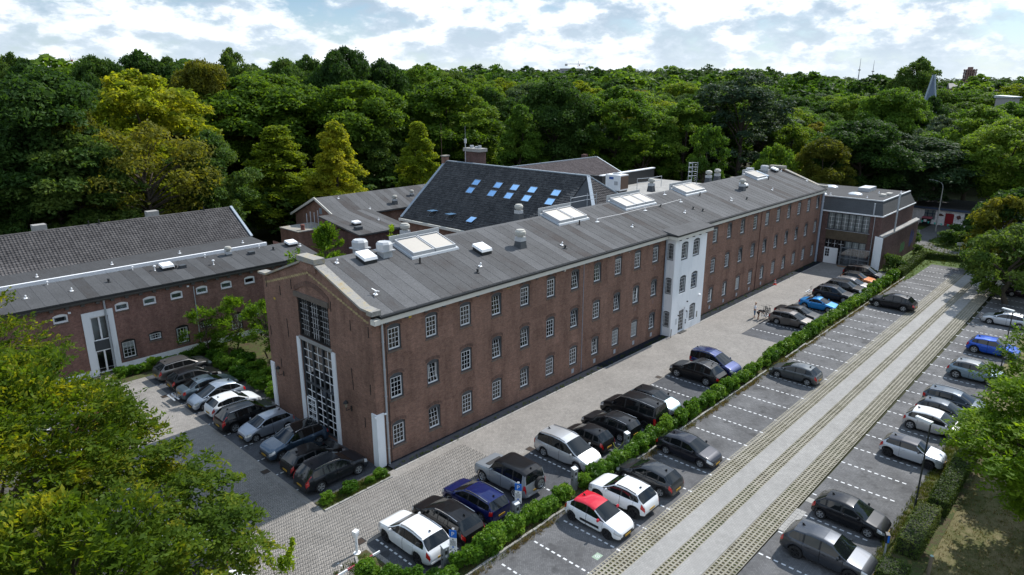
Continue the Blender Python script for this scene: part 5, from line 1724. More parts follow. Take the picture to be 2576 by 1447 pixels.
# ================================================================== cars
CGLASS = plain('car_glass', (.006, .008, .009), .1, 2, .03, spec=.6)
CGLASS.node_tree.nodes['Principled BSDF'].inputs['IOR'].default_value = 1.5
TYRE = plain('tyre_rubber', (.012, .012, .013), .2, 6, .85)
RIM_S = plain('alloy_rim', (.5, .51, .52), .1, 4, .35, metal=.7)
RIM_D = plain('dark_rim', (.025, .025, .027), .1, 4, .4, metal=.3)
LAMPR = plain('red_lamp', (.42, .008, .01), .1, 3, .15, coat=1.0)
LAMPW = plain('clear_lamp', (.5, .52, .54), .2, 8, .1, coat=1.0, metal=.4)
PLATE_Y = plain('yellow_number_plate', (.62, .36, .02), .05, 3, .5)
CHROME = plain('chrome_trim', (.6, .6, .61), .05, 3, .2, metal=.9)
TRIM = plain('black_trim', (.014, .014, .015), .15, 4, .6)
INK = plain('plate_ink', (.015, .013, .01), .1, 3, .6)

_wheels = {}


def wheel_mesh(r, rim):
    key = (round(r, 3), rim.name)
    if key not in _wheels:
        w = .105
        t = MB().lathe([(r * .68, -w), (r * .93, -w), (r, -w * .7), (r, w * .7), (r * .93, w), (r * .68, w * .96), (r * .66, w * .5), (r * .66, -w)], 20, axis='y', caps=False)
        d = MB().lathe([(r * .69, w * .9), (r * .63, w * .75), (r * .6, w * .2), (.0, w * .15)], 20, axis='y', caps=False)
        s = MB()
        for k in range(5):
            a = 2 * math.pi * k / 5
            for da in (-.16, .16):
                c1, s1 = math.cos(a + da * .5), math.sin(a + da * .5)
                c2, s2 = math.cos(a + da), math.sin(a + da)
                s.bar((r * .12 * c1, w * .72, r * .12 * s1), (r * .63 * c2, w * .8, r * .63 * s2), .045, .05, up=(0, 1, 0))
        s.lathe([(r * .69, w * .92), (r * .64, w * .97), (r * .6, w * .7)], 20, axis='y', caps=False)
        s.lathe([(r * .17, w * .6), (r * .15, w * .9), (0, w * .92)], 10, axis='y')
        _wheels[key] = (t.mesh('wheel', TYRE, True), d.mesh('brake_disc', TRIM, True), s.mesh('rim', rim, True))
    return _wheels[key]


def lerp_prof(pts, s):
    if s <= pts[0][0]:
        return pts[0][1]
    for (a, za), (b, zb) in zip(pts, pts[1:]):
        if s <= b:
            return za + (zb - za) * (s - a) / (b - a) if b > a else zb
    return pts[-1][1]


CT = dict(
    hatch=dict(L=4.2, W=1.78, H=1.46, wb=2.6, fo=.84, r=.31, hood=.7, cowl=(1.02, .97), rf=(1.85, 1.38), rr=(3.55, 1.38), rg=(4.02, 1.0), tail=.74, belt=(.88, .98), B=2.35, C=3.2, D=3.72),
    small=dict(L=3.75, W=1.68, H=1.48, wb=2.45, fo=.74, r=.29, hood=.74, cowl=(.86, 1.0), rf=(1.6, 1.4), rr=(3.15, 1.42), rg=(3.62, 1.0), tail=.78, belt=(.92, 1.0), B=2.1, C=2.85, D=3.35),
    estate=dict(L=4.65, W=1.82, H=1.47, wb=2.75, fo=.9, r=.32, hood=.7, cowl=(1.12, .97), rf=(1.98, 1.38), rr=(4.1, 1.4), rg=(4.5, 1.0), tail=.78, belt=(.88, .98), B=2.5, C=3.35, D=4.2, rails=1),
    sedan=dict(L=4.6, W=1.82, H=1.45, wb=2.7, fo=.88, r=.32, hood=.7, cowl=(1.15, .95), rf=(2.0, 1.37), rr=(3.35, 1.36), rg=(3.98, 1.04), tail=.98, belt=(.88, .96), B=2.5, C=3.3, D=3.62, boot=1),
    suv=dict(L=4.6, W=1.9, H=1.66, wb=2.8, fo=.87, r=.37, hood=.88, cowl=(1.15, 1.12), rf=(1.92, 1.57), rr=(3.95, 1.58), rg=(4.42, 1.12), tail=.85, belt=(1.02, 1.12), B=2.5, C=3.35, D=4.1, rails=1, clear=.27),
    mpv=dict(L=4.8, W=1.9, H=1.76, wb=2.85, fo=.92, r=.34, hood=.78, cowl=(.95, 1.08), rf=(1.95, 1.66), rr=(4.3, 1.66), rg=(4.68, 1.12), tail=.82, belt=(.98, 1.06), B=2.45, C=3.4, D=4.4, rails=1),
    mini=dict(L=3.85, W=1.73, H=1.42, wb=2.5, fo=.76, r=.32, hood=.82, cowl=(1.05, 1.0), rf=(1.62, 1.38), rr=(3.35, 1.37), rg=(3.72, 1.0), tail=.8, belt=(.94, 1.0), B=2.6, C=None, D=3.45),
    van=dict(L=5.1, W=1.95, H=1.95, wb=3.2, fo=.9, r=.34, hood=.9, cowl=(.95, 1.2), rf=(1.7, 1.82), rr=(4.85, 1.87), rg=(5.03, 1.2), tail=.9, belt=(1.12, 1.16), B=2.3, C=3.5, D=4.75, rails=1),
    offroad=dict(L=4.55, W=1.98, H=1.96, wb=2.85, fo=.8, r=.4, hood=1.1, cowl=(1.35, 1.22), rf=(1.75, 1.86), rr=(4.35, 1.87), rg=(4.47, 1.25), tail=.95, belt=(1.2, 1.22), B=2.5, C=3.4, D=4.15, clear=.32, box=1),
    coupe=dict(L=4.25, W=1.8, H=1.38, wb=2.6, fo=.85, r=.32, hood=.7, cowl=(1.1, .95), rf=(1.95, 1.32), rr=(2.75, 1.33), rg=(3.5, 1.02), tail=.95, belt=(.88, .96), B=2.75, C=None, D=3.05, boot=1),
)


def car(name, label, cat, kind, col, x, y, heading, metal=0.0, rim='s', roof=None, three=False, lower=False, group=None, L=None, rough=.28, opens=False, dark_top=False, **over):
    T = dict(CT[kind]); T.update(over)
    if L:
        T['L'] = L
    Ln, W, H, r = T['L'], T['W'], T['H'], T['r']
    body = paint(col, metal, rough)
    clear = T.get('clear', .2)
    (cs, cz), (fs, fz_), (rs, rz_), (gs, gz_) = T['cowl'], T['rf'], T['rr'], T['rg']
    hd = T['hood']
    top = [(0, hd - .2), (.05, hd - .09), (.16, hd), (.4, hd + (cz - hd) * .45), (cs, cz), (fs, fz_), (fs + (rs - fs) * .25, H - .01), (fs + (rs - fs) * .55, H), (rs, rz_), (gs, gz_)]
    if T.get('box'):
        top = [(0, hd - .3), (.03, hd - .06), (.12, hd), (.5, hd + .04), (cs, cz), (fs, fz_), (fs + .3, H), (rs - .4, H), (rs, rz_), (gs, gz_)]
    if T.get('boot'):
        top += [(Ln - .2, T['tail']), (Ln - .06, T['tail'] - .06), (Ln, T['tail'] - .25)]
    else:
        top += [(Ln - .05, (gz_ + T['tail']) / 2 - .05), (Ln, T['tail'] - .22)]
    wx = [T['fo'], T['fo'] + T['wb']]
    ra = r + .055
    S = set([p[0] for p in top])
    key = {cs, fs, rs, gs, 0, Ln}
    dA, B, C, D = cs + .12, T['B'], T['C'], T['D']
    pil = [cs + .3, B - .05, B + .05, D]
    if C:
        pil += [C - .05, C + .05]
    for w in wx:
        for k in range(-4, 5):
            S.add(w + ra * math.sin(k / 4 * math.pi / 2))
        key |= {w - ra, w + ra}
    key |= set(pil) | {dA}
    S |= key | {.02, .1, .22, .55, Ln - .02, Ln - .1, Ln - .22, Ln - .45}
    out = []
    for s in sorted(S):
        if 0 <= s <= Ln:
            if out and s - out[-1] < .018 and s not in key:
                continue
            if out and s - out[-1] < .018 and out[-1] not in key:
                out[-1] = s
                continue
            out.append(s)
    st = out
    wp = [(0, .66), (.02, .73), (.06, .8), (.14, .875), (.3, .94), (.6, .98), (1.1, 1.0), (Ln - 1.0, 1.0), (Ln - .45, .975), (Ln - .2, .93), (Ln - .08, .88), (Ln - .02, .82), (Ln, .78)]
    if T.get('box') or kind == 'van':
        wp = [(0, .86), (.02, .9), (.06, .94), (.14, .97), (.3, .99), (.6, 1), (1.1, 1.0), (Ln - 1.0, 1.0), (Ln - .3, .985), (Ln - .1, .96), (Ln - .02, .93), (Ln, .9)]
    zbp = [(0, clear + .06), (.15, clear), (Ln - .3, clear), (Ln - .05, clear + .08), (Ln, clear + .12)]
    bl = T['belt']
    rings = []
    tum = .16 if T.get('box') else (.22 if kind in ('van', 'mpv') else .34)
    for s in st:
        zt = lerp_prof(top, s)
        w = W / 2 * lerp_prof(wp, s)
        zb = lerp_prof(zbp, s)
        flare = 0
        for a in wx:
            if abs(s - a) < ra + 1e-6:
                zb = max(zb, r + math.sqrt(max(ra * ra - (s - a) ** 2, 0)) - .0)
                flare = max(flare, .018)
        belt = bl[0] + (bl[1] - bl[0]) * s / Ln
        zs = min(belt, zt - .045)
        zb = min(zb, zs - .06)
        gh = max(zt - zs - .02, .02)
        d = min(.095, gh * .5)
        wr = w - .075 - tum * max(gh - d, 0)
        hh = zs - zb
        half = [(w - .075, zb), (w - .012 + flare, zb + .12 * hh), (w + .004 + flare, zb + .36 * hh), (w + .002 + flare * .6, zb + .64 * hh), (w - .022, zs - .1 * hh), (w - .06, zs),
                (w - .072, zs + .016), (wr, zt - d), (wr - .05, zt - d * .42), (wr * .72, zt - d * .14), (wr * .36, zt - d * .03), (0, zt)]
        rings.append(half)
    P = lambda i, k: ((Ln / 2 - st[i], rings[i][k][0] if k <= 11 else -rings[i][22 - k][0], rings[i][k if k <= 11 else 22 - k][1]))
    groups = {}

    def g(key_, pts):
        groups.setdefault(key_, MB()).add(pts, [(0, 1, 2, 3)])
    doors = [('door', 'f', dA, B)]
    if C and not three:
        doors.append(('door', 'r', B, C))
    e = 1e-4
    for i in range(len(st) - 1):
        a, b = st[i], st[i + 1]
        m = (a + b) / 2
        for k in range(22):
            hk = k if k < 11 else 21 - k
            side = 'L' if k < 11 else 'R'
            q = [P(i, k), P(i + 1, k), P(i + 1, k + 1), P(i, k + 1)]
            kk = 'body'
            if hk in (8, 9, 10):
                if cs < m < fs:
                    kk = 'windscreen'
                elif rs < m < gs and kind != 'x':
                    kk = 'rear_window'
                elif fs < m < rs and roof:
                    kk = 'roof'
            if hk == 7 and fs < m < rs and roof:
                kk = 'roof'
            if hk == 6:
                if cs + .3 - e < m < B - .05 + e:
                    kk = ('win', side, 0)
                elif C and B + .05 - e < m < C - .05 + e:
                    kk = ('win', side, 1)
                elif C and C + .05 - e < m < D + e:
                    kk = ('win', side, 2)
                elif not C and B + .05 - e < m < D + e:
                    kk = ('win', side, 1)
            if hk == 6 and kk == 'body' and cs + .05 < m < D:
                kk = ('pillar', side, 0 if m < B - .2 else (1 if not C or m < (B + C) / 2 else 2))
            if hk in (1, 2, 3, 4) and kk == 'body':
                for nm, w_, s0, s1 in doors:
                    if s0 - e < m < s1 + e:
                        kk = ('door', side, w_)
            if hk == 0 and lower and kk == 'body':
                kk = 'sill_trim'
            if hk == 1 and lower and any(abs(m - w_) < ra for w_ in wx):
                kk = 'sill_trim'
            g(kk, q)
    # end caps
    for i in (0, len(st) - 1):
        pts = [P(i, k) for k in range(23)]
        groups['body'].add(pts, [tuple(range(23)) if i else tuple(range(22, -1, -1))])
    o = thing(name, label, cat, (x, y, GZ), R(heading), group or 'cars parked on the site')

    def fuse(mb, dx=None):
        # weld the quads of one group so that smooth shading runs across them
        idx, vs, fs2 = {}, [], []
        for f in mb.f:
            nf = []
            for v in f:
                p = mb.v[v]
                kx = (round(p[0], 4), round(p[1], 4), round(p[2], 4))
                if kx not in idx:
                    idx[kx] = len(vs); vs.append(p)
                if not nf or nf[-1] != idx[kx]:
                    nf.append(idx[kx])
            if len(nf) > 1 and nf[0] == nf[-1]:
                nf.pop()
            if len(set(nf)) >= 3:
                fs2.append(tuple(nf))
        if dx:
            xs_ = [p[0] for p in vs]
            lo, hi = min(xs_), max(xs_)
            vs = [(min(max(p[0], lo + dx), hi - dx), p[1], p[2]) for p in vs]
        n = MB(); n.v = vs; n.f = fs2
        return n
    bo = fuse(groups['body']).build('body', body, o, world=False, smooth=True, sharp=38)
    put('underbody', MB().box(-Ln / 2 + .3, Ln / 2 - .3, -W / 2 + .24, W / 2 - .24, clear + .02, .62).mesh('underbody', TRIM), o)
    for nm, mat in (('windscreen', CGLASS), ('rear_window', CGLASS)):
        if nm in groups:
            fuse(groups[nm]).build(nm, mat if not (kind == 'van' and nm == 'rear_window') else CGLASS, o, world=False, smooth=True, sharp=60)
    if 'roof' in groups:
        fuse(groups['roof']).build('roof', roof, o, world=False, smooth=True, sharp=60)
    for kk in [q for q in groups if q[0] == 'pillar']:
        fuse(groups[kk]).build('pillar', TRIM, o, world=False, smooth=True)
    if 'sill_trim' in groups:
        fuse(groups['sill_trim']).build('sill_trim', TRIM, o, world=False, smooth=True)
    for side in 'LR':
        sg = 1 if side == 'L' else -1
        ds = {}
        for nm, w_, s0, s1 in doors:
            k = ('door', side, w_)
            if k in groups:
                dob = fuse(groups[k], .013).build('door', body, o, world=False, smooth=True, sharp=38)
                ds[w_] = dob
                hs = s1 - .28
                put('handle', MB().box(Ln / 2 - hs - .1, Ln / 2 - hs + .1, sg * (W / 2 - .01) - .015, sg * (W / 2 - .01) + .015, bl[0] - .09, bl[0] - .055).mesh('handle', body if not dark_top else CHROME), dob)
        for wi in (0, 1, 2):
            k = ('win', side, wi)
            if k in groups:
                par = ds.get('f' if wi == 0 else ('r' if wi == 1 else ''), o)
                fuse(groups[k]).build('side_window', CGLASS, par, world=False, smooth=True)
        # mirrors
        ms_ = cs + .38
        mm = MB().lathe([(.03, -.05), (.1, -.04), (.115, .02), (.07, .06), (0, .07)], 8, (Ln / 2 - ms_, sg * (W / 2 + .08), bl[0] + .13), axis='x')
        mm.bar((Ln / 2 - ms_, sg * (W / 2 - .08), bl[0] + .06), (Ln / 2 - ms_, sg * (W / 2 + .06), bl[0] + .09), .05)
        mm.build('mirror', roof if (roof and over.get('mirror_roof', kind != 'offroad')) else body, o, world=False, smooth=True)
    # lamps follow the body surface: copies of its faces lifted 7 mm
    def patch(nm, mat, test, lift=.009):
        for side in 'LR':
            mb = MB()
            for i in range(len(st) - 1):
                m = (st[i] + st[i + 1]) / 2
                for k in range(22):
                    if (k < 11) != (side == 'L'):
                        continue
                    hk = k if k < 11 else 21 - k
                    if test(m, hk):
                        q = [P(i, k), P(i + 1, k), P(i + 1, k + 1), P(i, k + 1)]
                        c = Vector((q[1][0] - q[0][0], q[1][1] - q[0][1], q[1][2] - q[0][2])).cross(Vector((q[3][0] - q[0][0], q[3][1] - q[0][1], q[3][2] - q[0][2])))
                        if c.length < 1e-9:
                            continue
                        c.normalize()
                        if c.y * (1 if side == 'L' else -1) < 0 and abs(c.y) > .2:
                            c = -c
                        mb.add([(p[0] + (lift if m < 1 else -lift), p[1] + (lift if side == 'L' else -lift), p[2] + lift * .4) for p in q], [(0, 1, 2, 3)])
            if mb.f:
                fuse(mb).build(nm, mat, o, world=False, smooth=True)
    hl1 = .42 if not T.get('box') else .16
    patch('headlight', LAMPW, lambda m, hk: .03 < m < hl1 and hk in (3, 4))
    if T.get('vtail'):
        patch('taillight', LAMPR, lambda m, hk: (gs - .28 < m < Ln - .03 and hk in (7,)) or (Ln - .24 < m < Ln - .03 and hk in (3, 4, 5)))
    else:
        patch('taillight', LAMPR, lambda m, hk: Ln - .26 < m < Ln - .015 and hk in ((3, 4) if not kind == 'van' else (2, 3)))
    xf, xr = Ln / 2, -Ln / 2
    MB().box(xf - .02, xf + .012, -W * .26, W * .26, hd - .34, hd - .2).build('grille', TRIM, o, world=False)
    MB().box(xf - .05, xf + .02, -W * .36, W * .36, clear + .06, clear + .17).build('bumper_vent', TRIM, o, world=False)
    MB().box(xr - .015, xr + .1, -W * .37, W * .37, clear + .1, clear + .2).build('bumper_trim', TRIM if lower else body, o, world=False)
    for xx, zz in ((xf + .018, hd - .42), (xr - .02, T['tail'] - .3 if not T.get('boot') else T['tail'] - .38)):
        s = 1 if xx > 0 else -1
        p = MB().box(xx - .008, xx + .008, -.26, .26, zz, zz + .115).build('number_plate', PLATE_Y, o, world=False)
        t = MB()
        for q in range(6):
            yq = -.2 + q * .072 + (.02 if q > 1 else 0) + (.02 if q > 3 else 0)
            t.box(xx + s * .009, xx + s * .011, yq, yq + .04, zz + .025, zz + .09)
        put('lettering', t.mesh('lettering', INK), p)
    if T.get('rails'):
        for sg in (1, -1):
            rl = MB()
            ss = np.linspace(fs + .15, rs - .1, 6)
            pr = []
            for s in ss:
                zt = lerp_prof(top, s)
                belt = bl[0] + (bl[1] - bl[0]) * s / Ln
                gh = zt - belt
                pr.append((Ln / 2 - s, sg * (W / 2 - .075 - tum * (gh - .1) - .06), zt - .0))
            for a, b in zip(pr, pr[1:]):
                rl.bar(a, b, .035, .04)
            rl.build('roof_rail', CHROME if not T.get('blackrails') else TRIM, o, world=False)
    MB().hexa([(-Ln / 2 + (Ln - rs) + .2, -.02, H - .06), (-Ln / 2 + (Ln - rs) + .38, -.02, H - .06), (-Ln / 2 + (Ln - rs) + .38, .02, H - .06), (-Ln / 2 + (Ln - rs) + .2, .02, H - .06)],
              [(-Ln / 2 + (Ln - rs) + .17, -.008, H + .06), (-Ln / 2 + (Ln - rs) + .25, -.008, H + .06), (-Ln / 2 + (Ln - rs) + .25, .008, H + .06), (-Ln / 2 + (Ln - rs) + .17, .008, H + .06)]).build('aerial', TRIM, o, world=False)
    tm, bd, rm = wheel_mesh(r, RIM_S if rim == 's' else RIM_D)
    for w_ in wx:
        for sg in (1, -1):
            wo_ = put('wheel', tm, o, (Ln / 2 - w_, sg * (W / 2 - .12), r), (0, random.uniform(0, 6), 0 if sg > 0 else math.pi))
            put('brake_disc', bd, wo_); put('rim', rm, wo_)
    # x, y give the middle between the axles
    off = Ln / 2 - (T['fo'] + T['wb'] / 2)
    a = R(heading)
    o.location = (x - off * math.cos(a), y - off * math.sin(a), GZ)
    return o, T


def wcar(*a, **k):
    return car(*a, **k)[0]


U, D_, RT, LF = 90, -90, 0, 180
BLK = (.008, .008, .009)
DGREY = (.03, .033, .037)
# row between the lane and the hedge
wcar('white_car', 'white off-road car with pale ribbed roof, nearest to the camera by the parking sign', 'car', 'suv', (.72, .73, .74), -3.55, -8.0, U, rim='d', lower=False)
wcar('black_estate', 'black estate car between the nearest white car and the dark blue estate', 'car', 'estate', BLK, -1.15, -7.95, U, rim='s', L=4.75)
wcar('blue_estate', 'dark blue estate car with silver roof rails behind the parking sign', 'car', 'estate', (.006, .012, .085), 1.3, -7.85, U, metal=.2, L=4.5)
t4, T4 = car('silver_off_road_car', 'silver off-road car with black roof and spare wheel on its tailgate', 'car', 'offroad', (.33, .36, .39), 4.45, -7.65, U, metal=.5, roof=paint(BLK))
put('spare_wheel', wheel_mesh(.4, RIM_S)[0], t4, (-T4['L'] / 2 - .16, -.15, 1.12), (0, 0, R(90)))
put('rim', wheel_mesh(.4, RIM_S)[2], t4.children[-1] if t4.children[-1].name.startswith('spare') else [c for c in t4.children if c.name.startswith('spare')][0])
MB().box(.72, 1.5, -.62, .62, 1.185, 1.2).build('bonnet_panel', TRIM, t4, world=False)
wcar('silver_people_carrier', 'silver people carrier with its bonnet to the hedge, beside an empty bay', 'car', 'mpv', (.5, .51, .52), 9.5, -8.45, D_, metal=.5)
wcar('black_small_car', 'small black hatchback plugged in at the charging pillar', 'car', 'small', BLK, 12.0, -8.3, U)
wcar('black_hatchback', 'black estate car between the small black hatchback and the black van', 'car', 'estate', (.012, .013, .015), 14.75, -8.3, U, L=4.4)
wcar('black_van', 'black van with roof bars beside the pale blue car', 'van', 'van', BLK, 17.65, -8.3, U, rim='d')
wcar('pale_blue_car', 'pale ice blue car with black roof next to the black van', 'car', 'hatch', (.33, .43, .47), 20.35, -8.4, D_, metal=.4, roof=paint(BLK))
wcar('black_off_road_car', 'black off-road car with silver wheels next to the blue van-shaped car', 'car', 'suv', BLK, 27.7, -8.15, U, metal=0.0, H=1.78, L=4.78)
wcar('blue_people_carrier', 'dark blue tall family car with round emblem, last before the empty bays', 'car', 'mpv', (.008, .02, .1), 30.4, -8.4, D_, metal=.3, H=1.82, L=4.4)
brown = wcar('brown_estate', 'grey brown estate car with open door and bicycles at its back', 'car', 'estate', (.13, .115, .105), 47.35, -8.75, D_, metal=.6)
wcar('black_saloon', 'black saloon next to the grey brown estate with the bicycles', 'car', 'sedan', BLK, 49.9, -8.5, D_, L=4.85)
wcar('blue_coupe', 'bright blue coupe with short boot by the hedge', 'car', 'coupe', (.012, .2, .5), 54.95, -8.75, D_, metal=.3)
wcar('black_off_road_car', 'black off-road car with silver bicycle rack, next to the bright blue coupe', 'car', 'suv', (.012, .013, .018), 59.9, -8.7, D_)
wcar('black_crossover', 'black car with silver window trim between two parked cars near the far hedge', 'car', 'suv', BLK, 63.4, -8.8, D_, H=1.58)
wcar('grey_saloon', 'silver grey estate in front of the orange car', 'car', 'estate', (.22, .21, .21), 65.95, -8.9, D_, metal=.6)
wcar('orange_car', 'orange car with black roof near the workshop', 'car', 'suv', (.42, .13, .025), 68.6, -8.6, D_, metal=.3, roof=paint(BLK), L=4.2, H=1.58, D=3.75, rr=(3.6, 1.5), rg=(4.02, 1.1), wb=2.6)
wcar('black_people_carrier', 'black people carrier, last of the row by the workshop front', 'car', 'mpv', BLK, 72.1, -8.5, D_, L=5.0, D=4.5, rr=(4.5, 1.66), rg=(4.88, 1.12))
# row beyond the hedge
c3 = wcar('white_hatchback', 'white hatchback with red roof and red mirrors', 'car', 'hatch', (.74, .75, .76), 5.05, -14.2, D_, roof=paint((.55, .012, .03)), rim='d', L=4.0, H=1.48, D=3.5, rr=(3.35, 1.39), rg=(3.8, 1.02), wb=2.54)
for sg in (1, -1):
    MB().box(-.72, .62, sg * .895 - .012, sg * .895 + .012, .42, .58).build('door_guard', TRIM, c3, world=False)
wcar('white_crossover', 'white crossover with black wheel arches and grey roof bars next to the red roofed hatchback', 'car', 'suv', (.73, .74, .75), 7.75, -14.2, U, L=4.15, H=1.62, D=3.7, rr=(3.55, 1.53), rg=(3.98, 1.1), wb=2.6, lower=True, rim='d', blackrails=1)
wcar('grey_hatchback', 'dark grey hatchback between the white crossover and the hedge', 'car', 'hatch', DGREY, 10.7, -14.15, U, metal=.5)
wcar('black_hatchback', 'dark blue black hatchback with pointed nose and silver wheels, alone among empty bays', 'car', 'hatch', (.012, .013, .02), 15.45, -14.3, D_, metal=.3, L=4.35, D=3.85, rr=(3.6, 1.36), rg=(4.15, 1.0))
wcar('grey_hatchback', 'mid grey hatchback with silver wheels, alone in its stretch beside the hedge', 'car', 'hatch', (.075, .083, .088), 33.55, -14.5, U, metal=.6)
wcar('black_off_road_car', 'black off-road car alone in the far part of the lot', 'car', 'suv', (.01, .01, .012), 61.2, -14.7, U, L=4.75, H=1.72, rails=0)
# row on the far side of the driveway
wcar('grey_off_road_car', 'dark grey off-road car, nearest in the right-hand row', 'car', 'suv', (.045, .05, .06), 10.75, -25.2, D_, metal=.6, rim='d', rails=0)
wcar('black_hatchback', 'black three-door hatchback between the dark grey off-road car and the street lamp', 'car', 'hatch', (.014, .015, .018), 15.2, -24.8, D_, metal=.3, three=True, L=4.03, D=3.55, rr=(3.35, 1.39), rg=(3.85, 1.0))
wcar('silver_small_car', 'small silver white car with black roof and black wheels behind a street lamp', 'car', 'mini', (.5, .52, .55), 25.6, -25.5, D_, metal=.3, roof=paint((.03, .03, .035), .3), rim='d', lower=True)
wcar('silver_hatchback', 'tall silver hatchback with white roof half hidden by the tree', 'car', 'mpv', (.48, .47, .46), 31.1, -25.6, D_, metal=.4, L=4.1, H=1.55, cowl=(.9, 1.0), rf=(1.75, 1.46), rr=(3.55, 1.46), rg=(3.98, 1.05), D=3.75, B=2.2, C=3.05, wb=2.6, belt=(.9, .98), rails=0, hood=.75, roof=paint((.7, .7, .7)))
wcar('dark_hatchback', 'small dark blue grey hatchback behind the tall silver one', 'car', 'small', (.035, .045, .06), 33.7, -25.6, D_, metal=.4)
wcar('blue_grey_estate', 'dark blue grey estate with pale roof edge next to the small dark hatchback', 'car', 'estate', (.04, .055, .075), 36.4, -26.0, D_, metal=.5, L=4.5)
wcar('grey_blue_off_road_car', 'grey blue small off-road car partly behind the lamp post and tree', 'car', 'suv', (.2, .27, .32), 44.1, -25.9, D_, metal=.4, L=4.2, H=1.61, D=3.75, rr=(3.6, 1.52), rg=(4.02, 1.1), wb=2.55, roof=paint((.16, .17, .18), .3))
wcar('blue_crossover', 'vivid blue crossover behind the farther street lamp', 'car', 'suv', (.006, .07, .42), 52.15, -25.85, D_, metal=.3, L=4.2, H=1.54, D=3.75, rr=(3.6, 1.46), rg=(4.02, 1.06), wb=2.6, rails=0, hood=.82, cowl=(1.1, 1.05), belt=(.96, 1.05))
wcar('silver_hatchback', 'silver hatchback with its nose to the driveway at the right edge', 'car', 'hatch', (.5, .52, .54), 63.0, -25.3, U, metal=.5)
wcar('black_hatchback', 'black car at the right edge of the far lot', 'car', 'hatch', (.02, .012, .016), 76.8, -25.3, D_)
# cars in front of the gable
wcar('brown_off_road_car', 'grey brown off-road car nearest to the left wing', 'car', 'suv', (.13, .125, .12), -2.55, 25.4, RT, metal=.6, H=1.63)
wcar('black_hatchback', 'black hatchback between the grey brown off-road car and the blue grey saloon', 'car', 'hatch', BLK, -2.75, 22.75, RT)
sal = wcar('blue_grey_saloon', 'blue grey saloon with a bicycle carrier at its back', 'car', 'sedan', (.1, .135, .16), -2.6, 20.15, RT, metal=.6)
wcar('silver_hatchback', 'silver rounded family car with its nose to the lane beside the white hatchback', 'car', 'mpv', (.34, .39, .45), -3.0, 17.75, LF, metal=.6, L=4.28, H=1.63, W=1.75, cowl=(.75, 1.02), rf=(1.9, 1.55), rr=(3.5, 1.5), rg=(4.05, 1.05), D=3.85, B=2.2, C=3.05, wb=2.76, fo=.78, belt=(.92, 1.02), rails=0, hood=.74, r=.31)
wcar('white_hatchback', 'white hatchback with tinted rear window in the row before the gable', 'car', 'hatch', (.68, .7, .72), -2.75, 15.45, RT, L=4.06, D=3.55, rr=(3.4, 1.37), rg=(3.86, 1.0), wb=2.47)
wcar('black_crossover', 'black crossover with tall red tail lamps between the white and the silver hatchback', 'car', 'suv', BLK, -2.95, 12.6, RT, H=1.6, vtail=1, L=4.55)
wcar('silver_hatchback', 'silver small hatchback with round headlamps before the tall gable window', 'car', 'small', (.32, .35, .4), -2.75, 10.05, LF, metal=.6, three=False, L=3.9, H=1.46, D=3.5, rr=(3.3, 1.4), rg=(3.76, 1.0))
wcar('blue_grey_off_road_car', 'blue grey off-road car with glass roof before the white pilaster', 'car', 'suv', (.05, .085, .13), -2.6, 6.4, LF, metal=.6, roof=CGLASS, mirror_roof=False)
wcar('black_hatchback', 'black hatchback squeezed between the glass roofed car and the black one with red lamps', 'car', 'hatch', BLK, -2.8, 3.6, RT)
wcar('black_off_road_car', 'black off-road car with tall red tail lamps at the near corner of the gable', 'car', 'suv', (.012, .014, .018), -2.85, 1.2, RT, vtail=1, L=4.63, D=4.1)
# cars under the big trees
wcar('red_car', 'dark red car half hidden under the yellow green tree', 'car', 'hatch', (.2, .006, .03), -10.5, 19.9, RT, metal=.3)
wcar('white_car', 'white car at the bottom edge below the big tree', 'car', 'small', (.72, .73, .74), -13.2, -4.5, RT)
wcar('dark_car', 'dark car with red tail lamp mostly hidden under the big tree', 'car', 'hatch', (.015, .016, .02), -13.6, -1.9, LF)
wcar('pale_car', 'pale blue grey car glimpsed through the leaves of the big tree', 'car', 'hatch', (.3, .36, .4), -13.4, .6, RT, metal=.5)

# ================================================================== street furniture
P_BLUE = plain('sign_blue', (.012, .12, .5), .03, 3, .4)
SIGNW = plain('sign_white', (.66, .67, .68), .04, 3, .5)
GREYMETAL = plain('grey_pillar_metal', (.2, .215, .225), .12, 3, .5, metal=.3)


def text_mesh(txt, size, mat, depth=.001):
    c = bpy.data.curves.new('lettering', 'FONT')
    c.body = txt
    c.size = size
    c.extrude = depth
    c.align_x = 'CENTER'
    c.resolution_u = 2
    o = bpy.data.objects.new('tmp_text', c)
    COL.objects.link(o)
    dg_ = bpy.context.evaluated_depsgraph_get()
    me = bpy.data.meshes.new_from_object(o.evaluated_get(dg_))
    bpy.data.objects.remove(o)
    bpy.data.curves.remove(c)
    me.materials.clear()
    me.materials.append(mat)
    me.name = 'lettering'
    return me


P_txt = text_mesh('P', .36, SIGNW)


